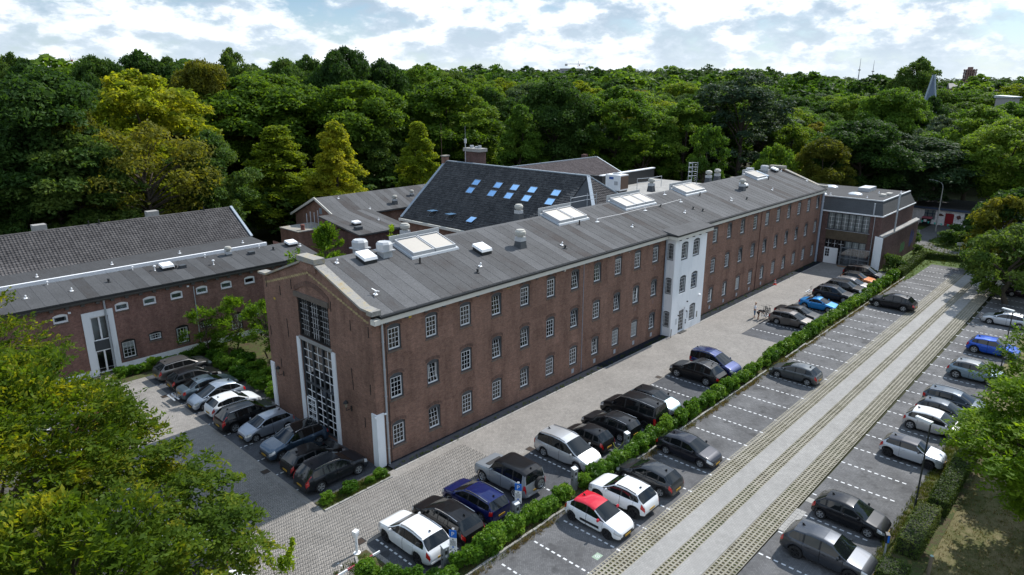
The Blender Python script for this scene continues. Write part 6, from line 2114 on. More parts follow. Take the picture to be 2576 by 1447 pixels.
def p_sign(x, y, label, rz):
    t = thing('parking_sign', label, 'parking sign', (x, y, GZ), rz, 'parking signs in the hedge')
    MB().tube((0, 0, 0), (0, 0, 2.62), .038, n=8).build('pole', ZINC, t, world=False, smooth=True)
    MB().box(-.2, .2, -.06, -.04, 2.1, 2.54).build('blue_panel', P_BLUE, t, world=False)
    p = put('lettering', P_txt, t, (0, -.064, 2.2), (R(90), 0, 0))
    pl_ = MB().box(-.2, .2, -.06, -.04, 1.28, 2.095).build('white_panel', SIGNW, t, world=False)
    m = MB()
    rnd = random.Random(3)
    m.box(-.03, .03, -.064, -.06, 1.96, 2.03); m.box(-.06, .06, -.064, -.06, 1.955, 1.962)
    for k in range(9):
        z = 1.91 - k * .035
        a = -.16
        while a < .14:
            w = rnd.uniform(.02, .06)
            m.box(a, min(a + w, .16), -.063, -.06, z - .008, z + .008)
            a += w + .012
    # two slanting arrows at the foot of the panel
    for s in (-1, 1):
        m.bar((s * .04, -.063, 1.44), (s * .15, -.063, 1.33), .022, .004, up=(0, 1, 0))
        m.bar((s * .16, -.063, 1.32), (s * .085, -.063, 1.325), .02, .004, up=(0, 1, 0))
        m.bar((s * .16, -.063, 1.32), (s * .152, -.063, 1.395), .02, .004, up=(0, 1, 0))
    put('lettering', m.mesh('lettering', INK), pl_)
    put('blue_square', MB().box(-.05, .05, -.063, -.06, 1.49, 1.58).mesh('blue_square', P_BLUE), pl_)
    MB().box(-.05, .05, -.05, .05, 2.56, 2.62).build('cap', SIGNW, t, world=False)
    return t


p_sign(-3.45, -11.2, 'blue and white parking sign nearest to the camera by the white off-road car', R(-62))
p_sign(2.0, -10.75, 'blue and white parking sign behind the dark blue estate car', R(-62))


def charger(x, y, label, h=1.5):
    t = thing('charging_pillar', label, 'charging station', (x, y, GZ), R(-8), 'charging pillars in the hedge')
    MB().hexa([(-.17, -.14, 0), (.17, -.14, 0), (.17, .14, 0), (-.17, .14, 0)], [(-.17, -.14, h), (.17, -.14, h), (.17, .14, h + .0), (-.17, .14, h)]).build('housing', GREYMETAL, t, world=False)
    MB().hexa([(-.19, -.16, h), (.19, -.16, h), (.19, .16, h), (-.19, .16, h)], [(-.18, -.15, h + .04), (.18, -.15, h + .04), (.18, .15, h + .1), (-.18, .15, h + .1)]).build('lid', ZINC, t, world=False)
    MB().box(-.08, .08, -.15, -.14, h - .38, h - .18).build('display', BLACK, t, world=False)
    m = MB()
    for k in range(3):
        m.box(-.07 + .02 * k, .06, -.15, -.14, h - .48 - k * .05, h - .455 - k * .05)
    m.box(-.03, .03, -.15, -.14, h - .14, h - .07)
    m.build('lettering', SIGNW, t, world=False)
    for s in (-1,):
        MB().lathe([(.045, -.17), (.045, -.2), (.03, -.2)], 10, (0, 0, h - .45), axis='x').build('socket', BLACK, t, world=False)
        MB().lathe([(.045, -.17), (.045, -.2), (.03, -.2)], 10, (0, 0, h - .7), axis='x').build('socket', BLACK, t, world=False)
    return t


charger(-3.75, -10.85, 'grey charging pillar in front of the bumper of the nearest white car')
charger(1.6, -10.95, 'grey charging pillar beside the sign behind the dark blue estate')
charger(6.8, -11.1, 'grey charging pillar beside the white hatchback with red roof')
charger(12.9, -10.9, 'grey charging pillar with yellow cable to the small black hatchback')
cb_ = MB()
pts_ = [(12.9, -10.75, 1.0), (12.7, -10.6, .6), (12.5, -10.45, .35), (12.35, -10.3, .5), (12.3, -10.2, .8)]
for a, b in zip(pts_, pts_[1:]):
    cb_.tube(a, b, .018, n=5)
tag(cb_.build('charging_cable', plain('yellow_green_cable', (.35, .4, .05), .05, 3, .5), None), 'thin yellow green charging cable between a pillar and the small black hatchback', 'cable')
wb_ = thing('charging_post', 'black charging box on a short post before the clipped hedge at the lower right', 'charging station', (13.3, -27.3, 0.02), R(25))
MB().tube((0, 0, 0), (0, 0, 1.0), .05, n=8).build('post', ZINC, wb_, world=False)
MB().box(-.16, .16, -.1, .1, .95, 1.45).build('housing', BLACK, wb_, world=False)
MB().box(-.17, -.16, -.08, .02, 1.0, 1.42).build('blue_light', P_BLUE, wb_, world=False)
# white bollard post with its broad head
bp = thing('bollard', 'tall white post with broad square head on a round foot by the near planter', 'bollard', (-6.1, -6.25, GZ), R(15))
MB().lathe([(.2, 0), (.2, .03), (.09, .05)], 14).build('foot', WHITE, bp, world=False)
MB().lathe([(.075, .05), (.075, .95), (.1, 1.15)], 8).build('post', WHITE, bp, world=False)
MB().hexa([(-.1, -.07, 1.0), (.1, -.07, 1.0), (.1, .07, 1.0), (-.1, .07, 1.0)], [(-.15, -.13, 1.3), (.15, -.13, 1.3), (.15, .13, 1.3), (-.15, .13, 1.3)]).box(-.15, .15, -.13, .13, 1.3, 1.42).build('head', WHITE, bp, world=False)
# barrier boom reaching in from the left
ba = thing('barrier_boom', 'white barrier boom with red stripes reaching in at the bottom edge', 'barrier', (-9.6, -8.05, GZ), 0)
MB().box(-.22, .22, -.2, .2, 0, 1.05).build('housing', GREYMETAL, ba, world=False)
MB().box(.2, 3.75, -.03, .03, .86, .97).build('arm', WHITE, ba, world=False)
for k in range(3):
    MB().box(.7 + k * 1.05, 1.2 + k * 1.05, -.034, -.03, .875, .955).build('red_stripe', plain('signal_red', (.3, .01, .03), .05, 3, .5), ba, world=False)
    MB().box(.7 + k * 1.05, 1.2 + k * 1.05, -.028, .028, .97, .973).build('red_stripe', MATS['signal_red'], ba, world=False)


def lamp(x, y, label, h, rz):
    t = thing('street_lamp', label, 'street lamp', (x, y, 0.02), rz, 'slim street lamps along the right-hand row')
    MB().tube((0, 0, 0), (0, 0, 1.2), .075, n=8).tube((0, 0, 1.2), (0, 0, h), .055, .045, n=8).build('pole', plain('dark_green_steel', (.02, .026, .024), .15, 3, .5), t, world=False, smooth=True)
    MB().hexa([(-.08, -.15, h - .02), (.85, -.13, h + .06), (.85, .13, h + .06), (-.08, .15, h - .02)], [(-.08, -.12, h + .1), (.83, -.1, h + .13), (.83, .1, h + .13), (-.08, .12, h + .1)]).build('lamp_head', plain('pale_lamp_head', (.55, .58, .58), .1, 3, .4), t, world=False)
    MB().box(.1, .8, -.1, .1, h + .0, h + .03).build('lamp_glass', LAMPW, t, world=False)
    return t


lamp(18.46, -27.45, 'slim dark street lamp with flat white head beside the clipped hedge', 6.1, R(75))
lamp(46.1, -27.4, 'slim dark street lamp with flat white head before the vivid blue crossover', 6.1, R(75))
sl1 = thing('street_lamp', 'tall concrete street lamp with curved arm before the white clubhouse', 'street lamp', (114.4, -7.4, 0.02), R(100))
MB().tube((0, 0, 0), (0, 0, 4), .13, .1, n=8).tube((0, 0, 4), (0, 0, 7.6), .09, .07, n=8).build('pole', CONCRETE, sl1, world=False, smooth=True)
am_ = MB()
pp = [(0, 0, 7.6), (.08, 0, 8.1), (.35, 0, 8.5), (.9, 0, 8.75), (1.6, 0, 8.9)]
for a, b in zip(pp, pp[1:]):
    am_.tube(a, b, .06, n=6)
am_.build('arm', ZINC, sl1, world=False, smooth=True)
MB().hexa([(1.5, -.12, 8.8), (2.3, -.1, 8.88), (2.3, .1, 8.88), (1.5, .12, 8.8)], [(1.55, -.1, 9.0), (2.25, -.07, 9.0), (2.25, .07, 9.0), (1.55, .1, 9.0)]).build('lamp_head', HOOD, sl1, world=False)
# wooden post, name sign by the path, traffic cones, rubbish container
wp_ = thing('wooden_post', 'weathered wooden post with pale round top on the dry lawn', 'post', (13.4, -29.4, 0))
MB().tube((0, 0, 0), (0, 0, 1.12), .09, n=10).build('post', plain('grey_wood', (.16, .13, .09), .25, 5, .9), wp_, world=False)
MB().tube((0, 0, 1.12), (0, 0, 1.15), .085, n=10).build('cap', plain('verdigris', (.3, .42, .38), .1, 4, .7), wp_, world=False)
ns = thing('path_sign', 'small white name board on a grey post beside the path', 'sign', (94.3, -14.8, 0), R(-50))
MB().tube((0, 0, 0), (0, 0, 2.3), .035, n=6).build('post', ZINC, ns, world=False)
MB().box(-.5, .5, -.05, -.03, 1.95, 2.35).build('board', SIGNW, ns, world=False)
m = MB()
for k in range(5):
    m.box(-.38 + k * .16, -.27 + k * .16, -.055, -.05, 2.1, 2.2)
m.build('lettering', INK, ns, world=False)
tc_ = thing('traffic_cone', 'red and white traffic cone standing against the long wall', 'traffic cone', (61.3, -.95, GZ + .03))
MB().box(-.2, .2, -.2, .2, 0, .04).build('base', plain('cone_red', (.6, .05, .025), .1, 3, .5), tc_, world=False)
MB().lathe([(.16, .04), (.03, .75), (0, .76)], 12).build('body', MATS['cone_red'], tc_, world=False, smooth=True)
for z0, z1 in ((.25, .36), (.48, .58)):
    MB().lathe([(.163 - .13 * (z0 - .04) / .71 + .004, z0), (.163 - .13 * (z1 - .04) / .71 + .004, z1)], 12).build('white_band', SIGNW, tc_, world=False)
bn = thing('rubbish_container', 'black wheeled rubbish container with red lid by the clubhouse windows', 'container', (120.0, -4.6, .02), R(-90))
MB().hexa([(-.6, -.4, .15), (.6, -.4, .15), (.6, .4, .15), (-.6, .4, .15)], [(-.75, -.5, 1.25), (.75, -.5, 1.25), (.75, .5, 1.25), (-.75, .5, 1.25)]).build('bin', BLACK, bn, world=False)
MB().hexa([(-.8, -.55, 1.25), (.8, -.55, 1.25), (.8, .55, 1.25), (-.8, .55, 1.25)], [(-.74, -.45, 1.42), (.74, -.45, 1.42), (.74, .5, 1.5), (-.74, .5, 1.5)]).build('lid', plain('dusty_red_lid', (.4, .09, .12), .1, 3, .5), bn, world=False)
MB().box(-.35, .1, -.51, -.5, .6, 1.05).build('label', SIGNW, bn, world=False)
for x in (-.5, .5):
    for y in (-.35, .35):
        MB().lathe([(.09, -.03), (.09, .03)], 8, (x, y, .09), axis='y').build('wheel', TYRE, bn, world=False)
# string of turquoise pennants in front of the clubhouse
ps_ = thing('pennant_string', 'string of turquoise pennants hanging before the clubhouse', 'bunting', (119.5, -10, .02))
for y in (-5, 6.5):
    MB().tube((0, y, 0), (0, y, .9), .03, n=6).build('stake', WHITE, ps_, world=False)
cd = MB()
tq = plain('turquoise_cloth', (.02, .5, .4), .05, 3, .6)
for k in range(11):
    y0, y1 = -5 + k * 11.5 / 11, -5 + (k + 1) * 11.5 / 11
    s = lambda y: .85 - .25 * (1 - ((y - .75) / 5.75) ** 2)
    cd.tube((0, y0, s(y0)), (0, y1, s(y1)), .01, n=4)
    y = (y0 + y1) / 2
    MB().add([(-.01, y - .2, s(y)), (-.01, y + .2, s(y)), (-.02, y, s(y) - .42), (.01, y - .2, s(y)), (.01, y + .2, s(y)), (0, y, s(y) - .42)], [(0, 1, 2), (5, 4, 3), (0, 3, 4, 1), (1, 4, 5, 2), (2, 5, 3, 0)]).build('pennant', tq, ps_, world=False)
cd.build('cord', WHITE, ps_, world=False)
# fence along the clubhouse path
fe = thing('mesh_fence', 'short run of grey mesh fence beside the path to the clubhouse', 'fence', (104, -7.2, 0), R(40))
for k in range(5):
    MB().tube((k * 2.2, 0, 0), (k * 2.2, 0, 1.8), .035, n=6).build('post', ZINC, fe, world=False)
for k in range(4):
    m = MB()
    for z in np.arange(.1, 1.75, .2):
        m.bar((k * 2.2 + .04, 0, z), (k * 2.2 + 2.16, 0, z), .018)
    for x in np.arange(.1, 2.15, .12):
        m.bar((k * 2.2 + x, .01, .08), (k * 2.2 + x, .01, 1.74), .01)
    m.build('mesh_panel', ZINC, fe, world=False)


# ------------------------------------------------------------------ bicycles and carriers
def ring(mb, c, rad, t, n=20, axis='y'):
    for k in range(n):
        a, b = 2 * math.pi * k / n, 2 * math.pi * (k + 1) / n
        if axis == 'y':
            mb.tube((c[0] + rad * math.cos(a), c[1], c[2] + rad * math.sin(a)), (c[0] + rad * math.cos(b), c[1], c[2] + rad * math.sin(b)), t, n=5, caps=False)
    return mb


def bicycle(loc, rz, label):
    t = thing('bicycle', label, 'bicycle', loc, rz, 'bicycles on the carrier of the grey brown estate')
    for x in (-.54, .54):
        w = ring(MB(), (x, 0, .34), .33, .02).build('wheel', TYRE, t, world=False)
        s = MB()
        for k in range(8):
            a = math.pi * k / 8
            s.bar((x - .32 * math.cos(a), 0, .34 - .32 * math.sin(a)), (x + .32 * math.cos(a), 0, .34 + .32 * math.sin(a)), .006)
        put('spokes', s.mesh('spokes', CHROME), w)
        m = MB()
        for k in range(7):
            a, b = R(20 + 20 * k), R(40 + 20 * k)
            m.bar((x + .37 * math.cos(a), 0, .34 + .37 * math.sin(a)), (x + .37 * math.cos(b), 0, .34 + .37 * math.sin(b)), .05, .012, up=(0, 1, 0))
        m.build('mudguard', BLACK, t, world=False)
    f = MB()
    for a, b in (((-.54, .34), (-.12, .3)), ((-.12, .3), (-.22, .82)), ((-.54, .34), (-.2, .72)), ((-.12, .3), (.38, .72)), ((-.18, .62), (.38, .78)), ((.36, .86), (.54, .34))):
        f.tube((a[0], 0, a[1]), (b[0], 0, b[1]), .022, n=6)
    f.build('frame', BLACK, t, world=False, smooth=True)
    MB().tube((.35, 0, .85), (.3, 0, 1.08), .016, n=6).tube((.3, -.3, 1.1), (.3, .3, 1.1), .014, n=6).tube((.3, -.3, 1.1), (.12, -.32, 1.06), .018, n=6).tube((.3, .3, 1.1), (.12, .32, 1.06), .018, n=6).build('handlebar', BLACK, t, world=False)
    MB().hexa([(-.36, -.1, .86), (-.06, -.03, .86), (-.06, .03, .86), (-.36, .1, .86)], [(-.36, -.09, .94), (-.08, -.025, .91), (-.08, .025, .91), (-.36, .09, .94)]).build('saddle', BLACK, t, world=False)
    MB().box(-.85, -.4, -.1, .1, .72, .74).bar((-.75, .09, .72), (-.54, .09, .34), .015).bar((-.75, -.09, .72), (-.54, -.09, .34), .015).build('luggage_rack', BLACK, t, world=False)
    MB().bar((-.12, .06, .3), (-.02, .06, .16), .02).bar((-.12, -.06, .3), (-.22, -.06, .44), .02).bar((-.02, .05, .16), (-.02, .16, .16), .05).bar((-.22, -.05, .44), (-.22, -.16, .44), .05).build('crank', CHROME, t, world=False)
    return t


bicycle((47.3, -6.0, .5), R(4), 'black city bicycle on the carrier, next to the tailgate of the grey brown estate')
bicycle((47.2, -5.65, .5), R(184), 'black city bicycle on the carrier, beside the bending person')


def carrier(loc, rz, label):
    t = thing('bicycle_carrier', label, 'bicycle carrier', loc, rz)
    MB().box(-.6, .6, -.03, .03, .4, .46).box(-.6, .6, .3, .36, .4, .46).box(-.05, .05, -.3, .36, .34, .4).build('frame', ZINC, t, world=False)
    for y in (-.0, .33):
        MB().box(-.75, .75, y - .06, y + .06, .46, .49).build('rail', ZINC, t, world=False)
    MB().tube((-.25, .0, .46), (-.25, .0, 1.1), .02, n=6).tube((.25, 0, .46), (.25, 0, 1.1), .02, n=6).tube((-.25, 0, 1.1), (.25, 0, 1.1), .02, n=6).build('hoop', BLACK, t, world=False)
    MB().box(.5, .6, -.08, -.03, .38, .48).box(-.6, -.5, -.08, -.03, .38, .48).build('lamp', LAMPR, t, world=False)
    return t


carrier((47.3, -6.05, GZ), 0, 'grey carrier under the two black bicycles')
carrier((59.9, -5.95, GZ), 0, 'silver empty bicycle carrier behind a black off-road car')
carrier((-5.3, 20.15, GZ), R(90), 'silver folded bicycle carrier behind the blue grey saloon')
# open rear door of the brown estate
od = MB().bar((.0, 0, .62), (.95, 0, .62), .06, .75, up=(0, 0, 1))
odm = od.mesh('open_door', paint((.13, .115, .105), .6))
o_ = put('open_door', odm, brown, (.1, -.9, 0), (0, 0, R(-160)))
put('open_door_window', MB().bar((.1, 0, 1.17), (.85, 0, 1.17), .02, .3).mesh('open_door_window', CGLASS), o_)

# ------------------------------------------------------------------ people
SKIN = plain('skin', (.36, .19, .125), .08, 6, .6)


def skinned(name, nodes, edges, mat, parent, sub=1):
    """one continuous body grown round a skeleton of (position, radius) nodes"""
    me = bpy.data.meshes.new(name)
    keys = list(nodes)
    me.from_pydata([nodes[k][0] for k in keys], [(keys.index(a), keys.index(b)) for a, b in edges], [])
    o = bpy.data.objects.new(name, me)
    COL.objects.link(o)
    sk = o.modifiers.new('skin', 'SKIN')
    sk.use_smooth_shade = True
    for i, k in enumerate(keys):
        r = nodes[k][1]
        me.skin_vertices[0].data[i].radius = r if isinstance(r, tuple) else (r, r)
        me.skin_vertices[0].data[i].use_root = (i == 0)
    ss = o.modifiers.new('sub', 'SUBSURF')
    ss.levels = sub; ss.render_levels = sub
    dg_ = bpy.context.evaluated_depsgraph_get()
    m2 = bpy.data.meshes.new_from_object(o.evaluated_get(dg_))
    bpy.data.objects.remove(o)
    m2.name = name
    m2.materials.clear()
    m2.materials.append(mat)
    return put(name, m2, parent)


def hand(nodes, edges, wrist, d, side, pre):
    """palm, four unequal bent fingers and a thumb"""
    d = Vector(d).normalized()
    s = d.cross(Vector((0, 0, 1)))
    s = s.normalized() if s.length > .1 else Vector((0, 1, 0))
    n = d.cross(s)
    w = Vector(nodes[wrist][0])
    pk = pre + 'palm'
    nodes[pk] = (tuple(w + d * .06), .03)
    edges.append((wrist, pk))
    for i, ln in enumerate((.065, .075, .07, .055)):
        off = s * ((i - 1.5) * .022)
        a, b = pre + 'f%da' % i, pre + 'f%db' % i
        nodes[a] = (tuple(w + d * .1 + off), .01); nodes[b] = (tuple(w + d * (.1 + ln) + off + n * .02), .008)
        edges += [(pk, a), (a, b)]
    nodes[pre + 't'] = (tuple(w + d * .07 + s * (.045 * side)), .011)
    edges.append((pk, pre + 't'))


def person(label, loc, rz, nodes, edges, garments, hair):
    t = thing('person', label, 'person', loc, rz)
    body = skinned('body', nodes, edges, SKIN, t)
    for nm, nd, ed, mat in garments:
        skinned(nm, nd, ed, mat, t)
    hm = MB().lathe([(0, -.04), (.08, -.03), (.105, .03), (.1, .08), (.05, .125), (0, .132)], 12, hair[0])
    hm.build('hair', hair[1], t, world=False, smooth=True)
    hx = hair[0]
    f = hair[2]
    e = MB()
    for s in (-1, 1):
        e.lathe([(0, -.012), (.012, 0), (0, .012)], 6, (hx[0] + f[0] * .095 - f[1] * s * .035, hx[1] + f[1] * .095 + f[0] * s * .035, hx[2] - .01))
    e.build('eyes', BLACK, t, world=False)
    return t


# woman standing: x forward
nd = {'pel': ((0, 0, .92), (.15, .12)), 'sp': ((.0, 0, 1.12), (.14, .1)), 'ch': ((-.01, 0, 1.32), (.16, .11)), 'nk': ((.01, 0, 1.48), .055), 'hd0': ((.04, 0, 1.56), .085), 'hd1': ((.05, 0, 1.66), .09), 'ns': ((.145, 0, 1.6), .015)}
ed = [('pel', 'sp'), ('sp', 'ch'), ('ch', 'nk'), ('nk', 'hd0'), ('hd0', 'hd1'), ('hd0', 'ns')]
for s, q in ((1, 'l'), (-1, 'r')):
    nd.update({q + 'h': ((0, s * .1, .84), .1), q + 'k': ((.03, s * .13, .48), .062), q + 'a': ((-.02, s * .15, .09), .042), q + 'to': ((.13, s * .16, .03), .03),
               q + 's': ((-.01, s * .18, 1.38), .065), q + 'e': ((.02, s * .25, 1.1), .045), q + 'w': ((.2, s * .08, 1.02), .03)})
    ed += [('pel', q + 'h'), (q + 'h', q + 'k'), (q + 'k', q + 'a'), (q + 'a', q + 'to'), ('ch', q + 's'), (q + 's', q + 'e'), (q + 'e', q + 'w')]
    hand(nd, ed, q + 'w', (.7, -s * .7, -.1), s, q)
sh = {'p': ((0, 0, .88), (.185, .155)), 's': ((0, 0, 1.12), (.165, .125)), 'c': ((-.01, 0, 1.33), (.185, .135)), 'n': ((0, 0, 1.43), .09)}
se = [('p', 's'), ('s', 'c'), ('c', 'n')]
jn = {'p': ((0, 0, .9), (.14, .11))}
je = []
for s, q in ((1, 'l'), (-1, 'r')):
    sh.update({q + 's': ((-.01, s * .18, 1.38), .085), q + 'e': ((.02, s * .25, 1.1), .062), q + 'w': ((.15, s * .13, 1.04), .05)})
    se += [('c', q + 's'), (q + 's', q + 'e'), (q + 'e', q + 'w')]
    jn.update({q + 'h': ((0, s * .1, .82), .115), q + 'k': ((.03, s * .13, .48), .08), q + 'c': ((.015, s * .135, .33), .068)})
    je += [('p', q + 'h'), (q + 'h', q + 'k'), (q + 'k', q + 'c')]
person('woman with short fair hair in white shirt and cropped blue jeans', (46.95, -4.7, GZ), R(-70), nd, ed,
       [('shirt', sh, se, plain('white_cotton', (.66, .67, .7), .06, 5, .9)), ('jeans', jn, je, plain('blue_denim', (.045, .12, .22), .15, 8, .9))],
       ((.04, 0, 1.66), plain('fair_hair', (.33, .2, .12), .15, 12, .7), (1, 0)))
# person bending forward over the bicycles: x forward
nd = {'pel': ((-.08, 0, .86), (.15, .13)), 'sp': ((.12, 0, .97), (.14, .11)), 'ch': ((.33, 0, .98), (.16, .11)), 'nk': ((.48, 0, .93), .055), 'hd0': ((.58, 0, .86), .085), 'hd1': ((.66, 0, .86), .088), 'ns': ((.62, 0, .75), .015)}
ed = [('pel', 'sp'), ('sp', 'ch'), ('ch', 'nk'), ('nk', 'hd0'), ('hd0', 'hd1'), ('hd0', 'ns')]
for s, q in ((1, 'l'), (-1, 'r')):
    dx = .1 * s
    nd.update({q + 'h': ((-.06, s * .1, .78), .1), q + 'k': ((.03 + dx, s * .12, .46), .06), q + 'a': ((-.06 + dx, s * .14, .09), .042), q + 'to': ((.1 + dx, s * .15, .03), .03),
               q + 's': ((.34, s * .18, .96), .06), q + 'e': ((.42, s * .22, .7), .045), q + 'w': ((.6, s * .16, .58), .03)})
    ed += [('pel', q + 'h'), (q + 'h', q + 'k'), (q + 'k', q + 'a'), (q + 'a', q + 'to'), ('ch', q + 's'), (q + 's', q + 'e'), (q + 'e', q + 'w')]
    hand(nd, ed, q + 'w', (.9, 0, -.3), s, q)
sh = {'p': ((-.07, 0, .88), (.175, .15)), 's': ((.12, 0, .98), (.165, .135)), 'c': ((.33, 0, .99), (.185, .135)), 'n': ((.44, 0, .95), .085)}
se = [('p', 's'), ('s', 'c'), ('c', 'n')]
jn = {'p': ((-.08, 0, .84), (.14, .12))}
je = []
for s, q in ((1, 'l'), (-1, 'r')):
    dx = .1 * s
    sh.update({q + 's': ((.34, s * .18, .97), .08), q + 'e': ((.4, s * .215, .76), .062)})
    se += [('c', q + 's'), (q + 's', q + 'e')]
    jn.update({q + 'h': ((-.06, s * .1, .76), .118), q + 'k': ((.0 + dx, s * .12, .54), .09)})
    je += [('p', q + 'h'), (q + 'h', q + 'k')]
person('person in black shirt and dark shorts bending over the bicycles', (46.75, -5.25, GZ), R(-40), nd, ed,
       [('shirt', sh, se, plain('black_cotton', (.01, .01, .012), .1, 5, .9)), ('shorts', jn, je, plain('dark_shorts', (.02, .02, .024), .1, 5, .9))],
       ((.6, 0, .9), plain('dark_hair', (.03, .022, .016), .15, 12, .7), (1, 0)))

# ================================================================== vegetation
def leaf_quads(P, size, Nn, rng, aspect=1.6, jitter=.9):
    """one pointed leaf-spray quad per point, facing roughly along Nn"""
    n = len(P)
    nrm = Nn + rng.normal(0, jitter, (n, 3))
    nrm /= np.linalg.norm(nrm, axis=1, keepdims=True) + 1e-9
    a = rng.normal(0, 1, (n, 3))
    t = a - nrm * (a * nrm).sum(1, keepdims=True)
    t /= np.linalg.norm(t, axis=1, keepdims=True) + 1e-9
    b = np.cross(nrm, t)
    s = size * rng.uniform(.6, 1.35, (n, 1))
    l, w = s * aspect * .5, s * .5
    fold = nrm * s * .12
    V = np.stack([P - t * l, P + b * w * .8 - fold, P + t * l, P - b * w * .8 - fold], 1).reshape(-1, 3)
    F = np.arange(4 * n).reshape(n, 4)
    return V, F


def crown_points(rng, blobs, per, squash=.85, inner=.15):
    """points on the outer shells of many foliage clumps (cx, cy, cz, r)"""
    P, Nn = [], []
    B = np.array(blobs)
    for cx, cy, cz, r in blobs:
        n = max(8, int(per * r * r))
        d = rng.normal(0, 1, (n, 3))
        d /= np.linalg.norm(d, axis=1, keepdims=True)
        d[:, 2] = np.where(d[:, 2] < -.35, -d[:, 2], d[:, 2])
        rr = r * (1.04 - inner * rng.random((n, 1)) ** 1.5 * 2.6 + rng.normal(0, .13, (n, 1)))
        p = np.array([cx, cy, cz]) + d * rr * np.array([1, 1, squash])
        P.append(p); Nn.append(d)
    P = np.concatenate(P); Nn = np.concatenate(Nn)
    # drop leaves deep inside a neighbouring clump
    keep = np.ones(len(P), bool)
    for cx, cy, cz, r in blobs:
        dd = (P - np.array([cx, cy, cz])) / np.array([1, 1, squash])
        keep &= (dd ** 2).sum(1) > (r * .52) ** 2
    return P[keep], Nn[keep]


def blobs_for(rng, shape, H, W, n):
    """clump centres inside a crown: z from the crown's base, outline by shape"""
    out = []
    for k in range(n):
        for _ in range(40):
            t = rng.random() ** .8
            if shape == 'round':
                prof = math.sqrt(max(0, 1 - (2 * t - .95) ** 2 * .98)) if t > .42 else .62 + .9 * t
            elif shape == 'cone':
                prof = (1 - t) ** .75 * (.35 + .65 * min(1, t / .16)) + .05
            elif shape == 'column':
                prof = math.sqrt(max(.0, 1 - (2 * t - 1) ** 4))
            elif shape == 'broad':
                prof = min(1, .5 + t * 1.1) * math.sqrt(max(0, 1 - max(0, (t - .45) / .55) ** 2))
            else:
                prof = min(1, .5 + 1.4 * t) * (1 - max(0, t - .6) ** 1.5 * 2.2)
            a = rng.uniform(0, 2 * math.pi)
            rad = (rng.random() ** .5)
            if rad < .45 and t < .75:
                continue
            x, y = math.cos(a) * rad * W * prof, math.sin(a) * rad * W * prof
            break
        r = W * rng.uniform(.12, .27) * (.55 + .45 * min(1, prof + .1))
        if shape in ('cone', 'column'):
            r = W * rng.uniform(.13, .27) * (.5 + .5 * prof)
        out.append((x * (1 - .32 * r / W), y * (1 - .32 * r / W), t * (H - r * .8) + r * .1, r))
    return out


def trunk_mesh(rng, blobs, h0, r0, mat, name='trunk', limbs=9):
    mb = MB()
    top = h0 + max(b[2] for b in blobs) * .75
    pts = [(0, 0, -.1)]
    k = 5
    for i in range(1, k + 1):
        pts.append((rng.normal(0, .25), rng.normal(0, .25), top * i / k))
    for i in range(k):
        mb.tube(pts[i], pts[i + 1], r0 * (1 - .8 * i / k), r0 * (1 - .8 * (i + 1) / k), n=7, caps=False)
    sel = sorted(blobs, key=lambda b: -b[3])[:limbs]
    for b in sel:
        z = max(h0 * .8, min(h0 + b[2] * .55, top * .9))
        i = min(k - 1, int(z / top * k))
        q = Vector(pts[i]).lerp(Vector(pts[i + 1]), (z / top * k) - i)
        e = Vector((b[0], b[1], h0 + b[2]))
        m_ = q.lerp(e, .5) + Vector((0, 0, .35))
        mb.tube(q, m_, r0 * .32, r0 * .2, n=5, caps=False).tube(m_, e, r0 * .2, r0 * .06, n=5, caps=False)
    return mb.mesh(name, mat, True)


BARK = patchy('bark', [(0.3, (.04, .032, .025)), (.6, (.085, .07, .055)), (.75, (.06, .07, .04))], 1.0, 8.0, stretch=(1, 1, .2))
LM_DARK = leaf_mat('dark_leaves', (.022, .055, .014), (.062, .122, .025), (.13, .185, .04), .38, tint=(1.2, 1.2, .5))
LM_MID = leaf_mat('mid_green_leaves', (.034, .085, .014), (.1, .19, .026), (.21, .285, .042), .42, tint=(1.25, 1.22, .5))
LM_YEL = leaf_mat('yellow_green_leaves', (.06, .11, .011), (.19, .26, .022), (.38, .37, .035), .5)
LM_FRESH = leaf_mat('fresh_green_leaves', (0.039, 0.090, 0.013), (0.116, 0.204, 0.024), (0.264, 0.319, 0.039), .45)
LM_GOLD = leaf_mat('golden_leaves', (.07, .095, .014), (.18, .185, .028), (.34, .28, .045), .45)
LM_SILV = leaf_mat('silver_leaves', (.03, .06, .034), (.075, .12, .07), (.13, .175, .12), .25)
LM_BLUE = leaf_mat('blue_green_leaves', (.022, .05, .022), (.055, .1, .042), (.1, .155, .065), .34)
LM_RED = leaf_mat('copper_leaves', (.02, .013, .014), (.035, .02, .022), (.05, .03, .03), .25)
LM_LAUREL = leaf_mat('laurel_leaves', (.035, .1, .01), (.095, .2, .018), (.2, .32, .035), .36, clump=1.3, rough=.4)
LM_BRIGHT = leaf_mat('bright_leaves', (.055, .12, .012), (.14, .25, .024), (.26, .36, .04), .5, clump=.8)
LM_BOX = leaf_mat('box_hedge_leaves', (.03, .055, .012), (.07, .11, .024), (.15, .18, .06), .25, clump=1.2)
LM_MAPLE = leaf_mat('maple_leaves', (.05, .115, .012), (.16, .27, .022), (.34, .42, .04), .5, clump=.7)
LM_BEECH = leaf_mat('hornbeam_leaves', (.028, .068, .009), (.1, .165, .016), (.33, .32, .025), .45, clump=.42, hi=.62, spread=.12)

PROTO = {}


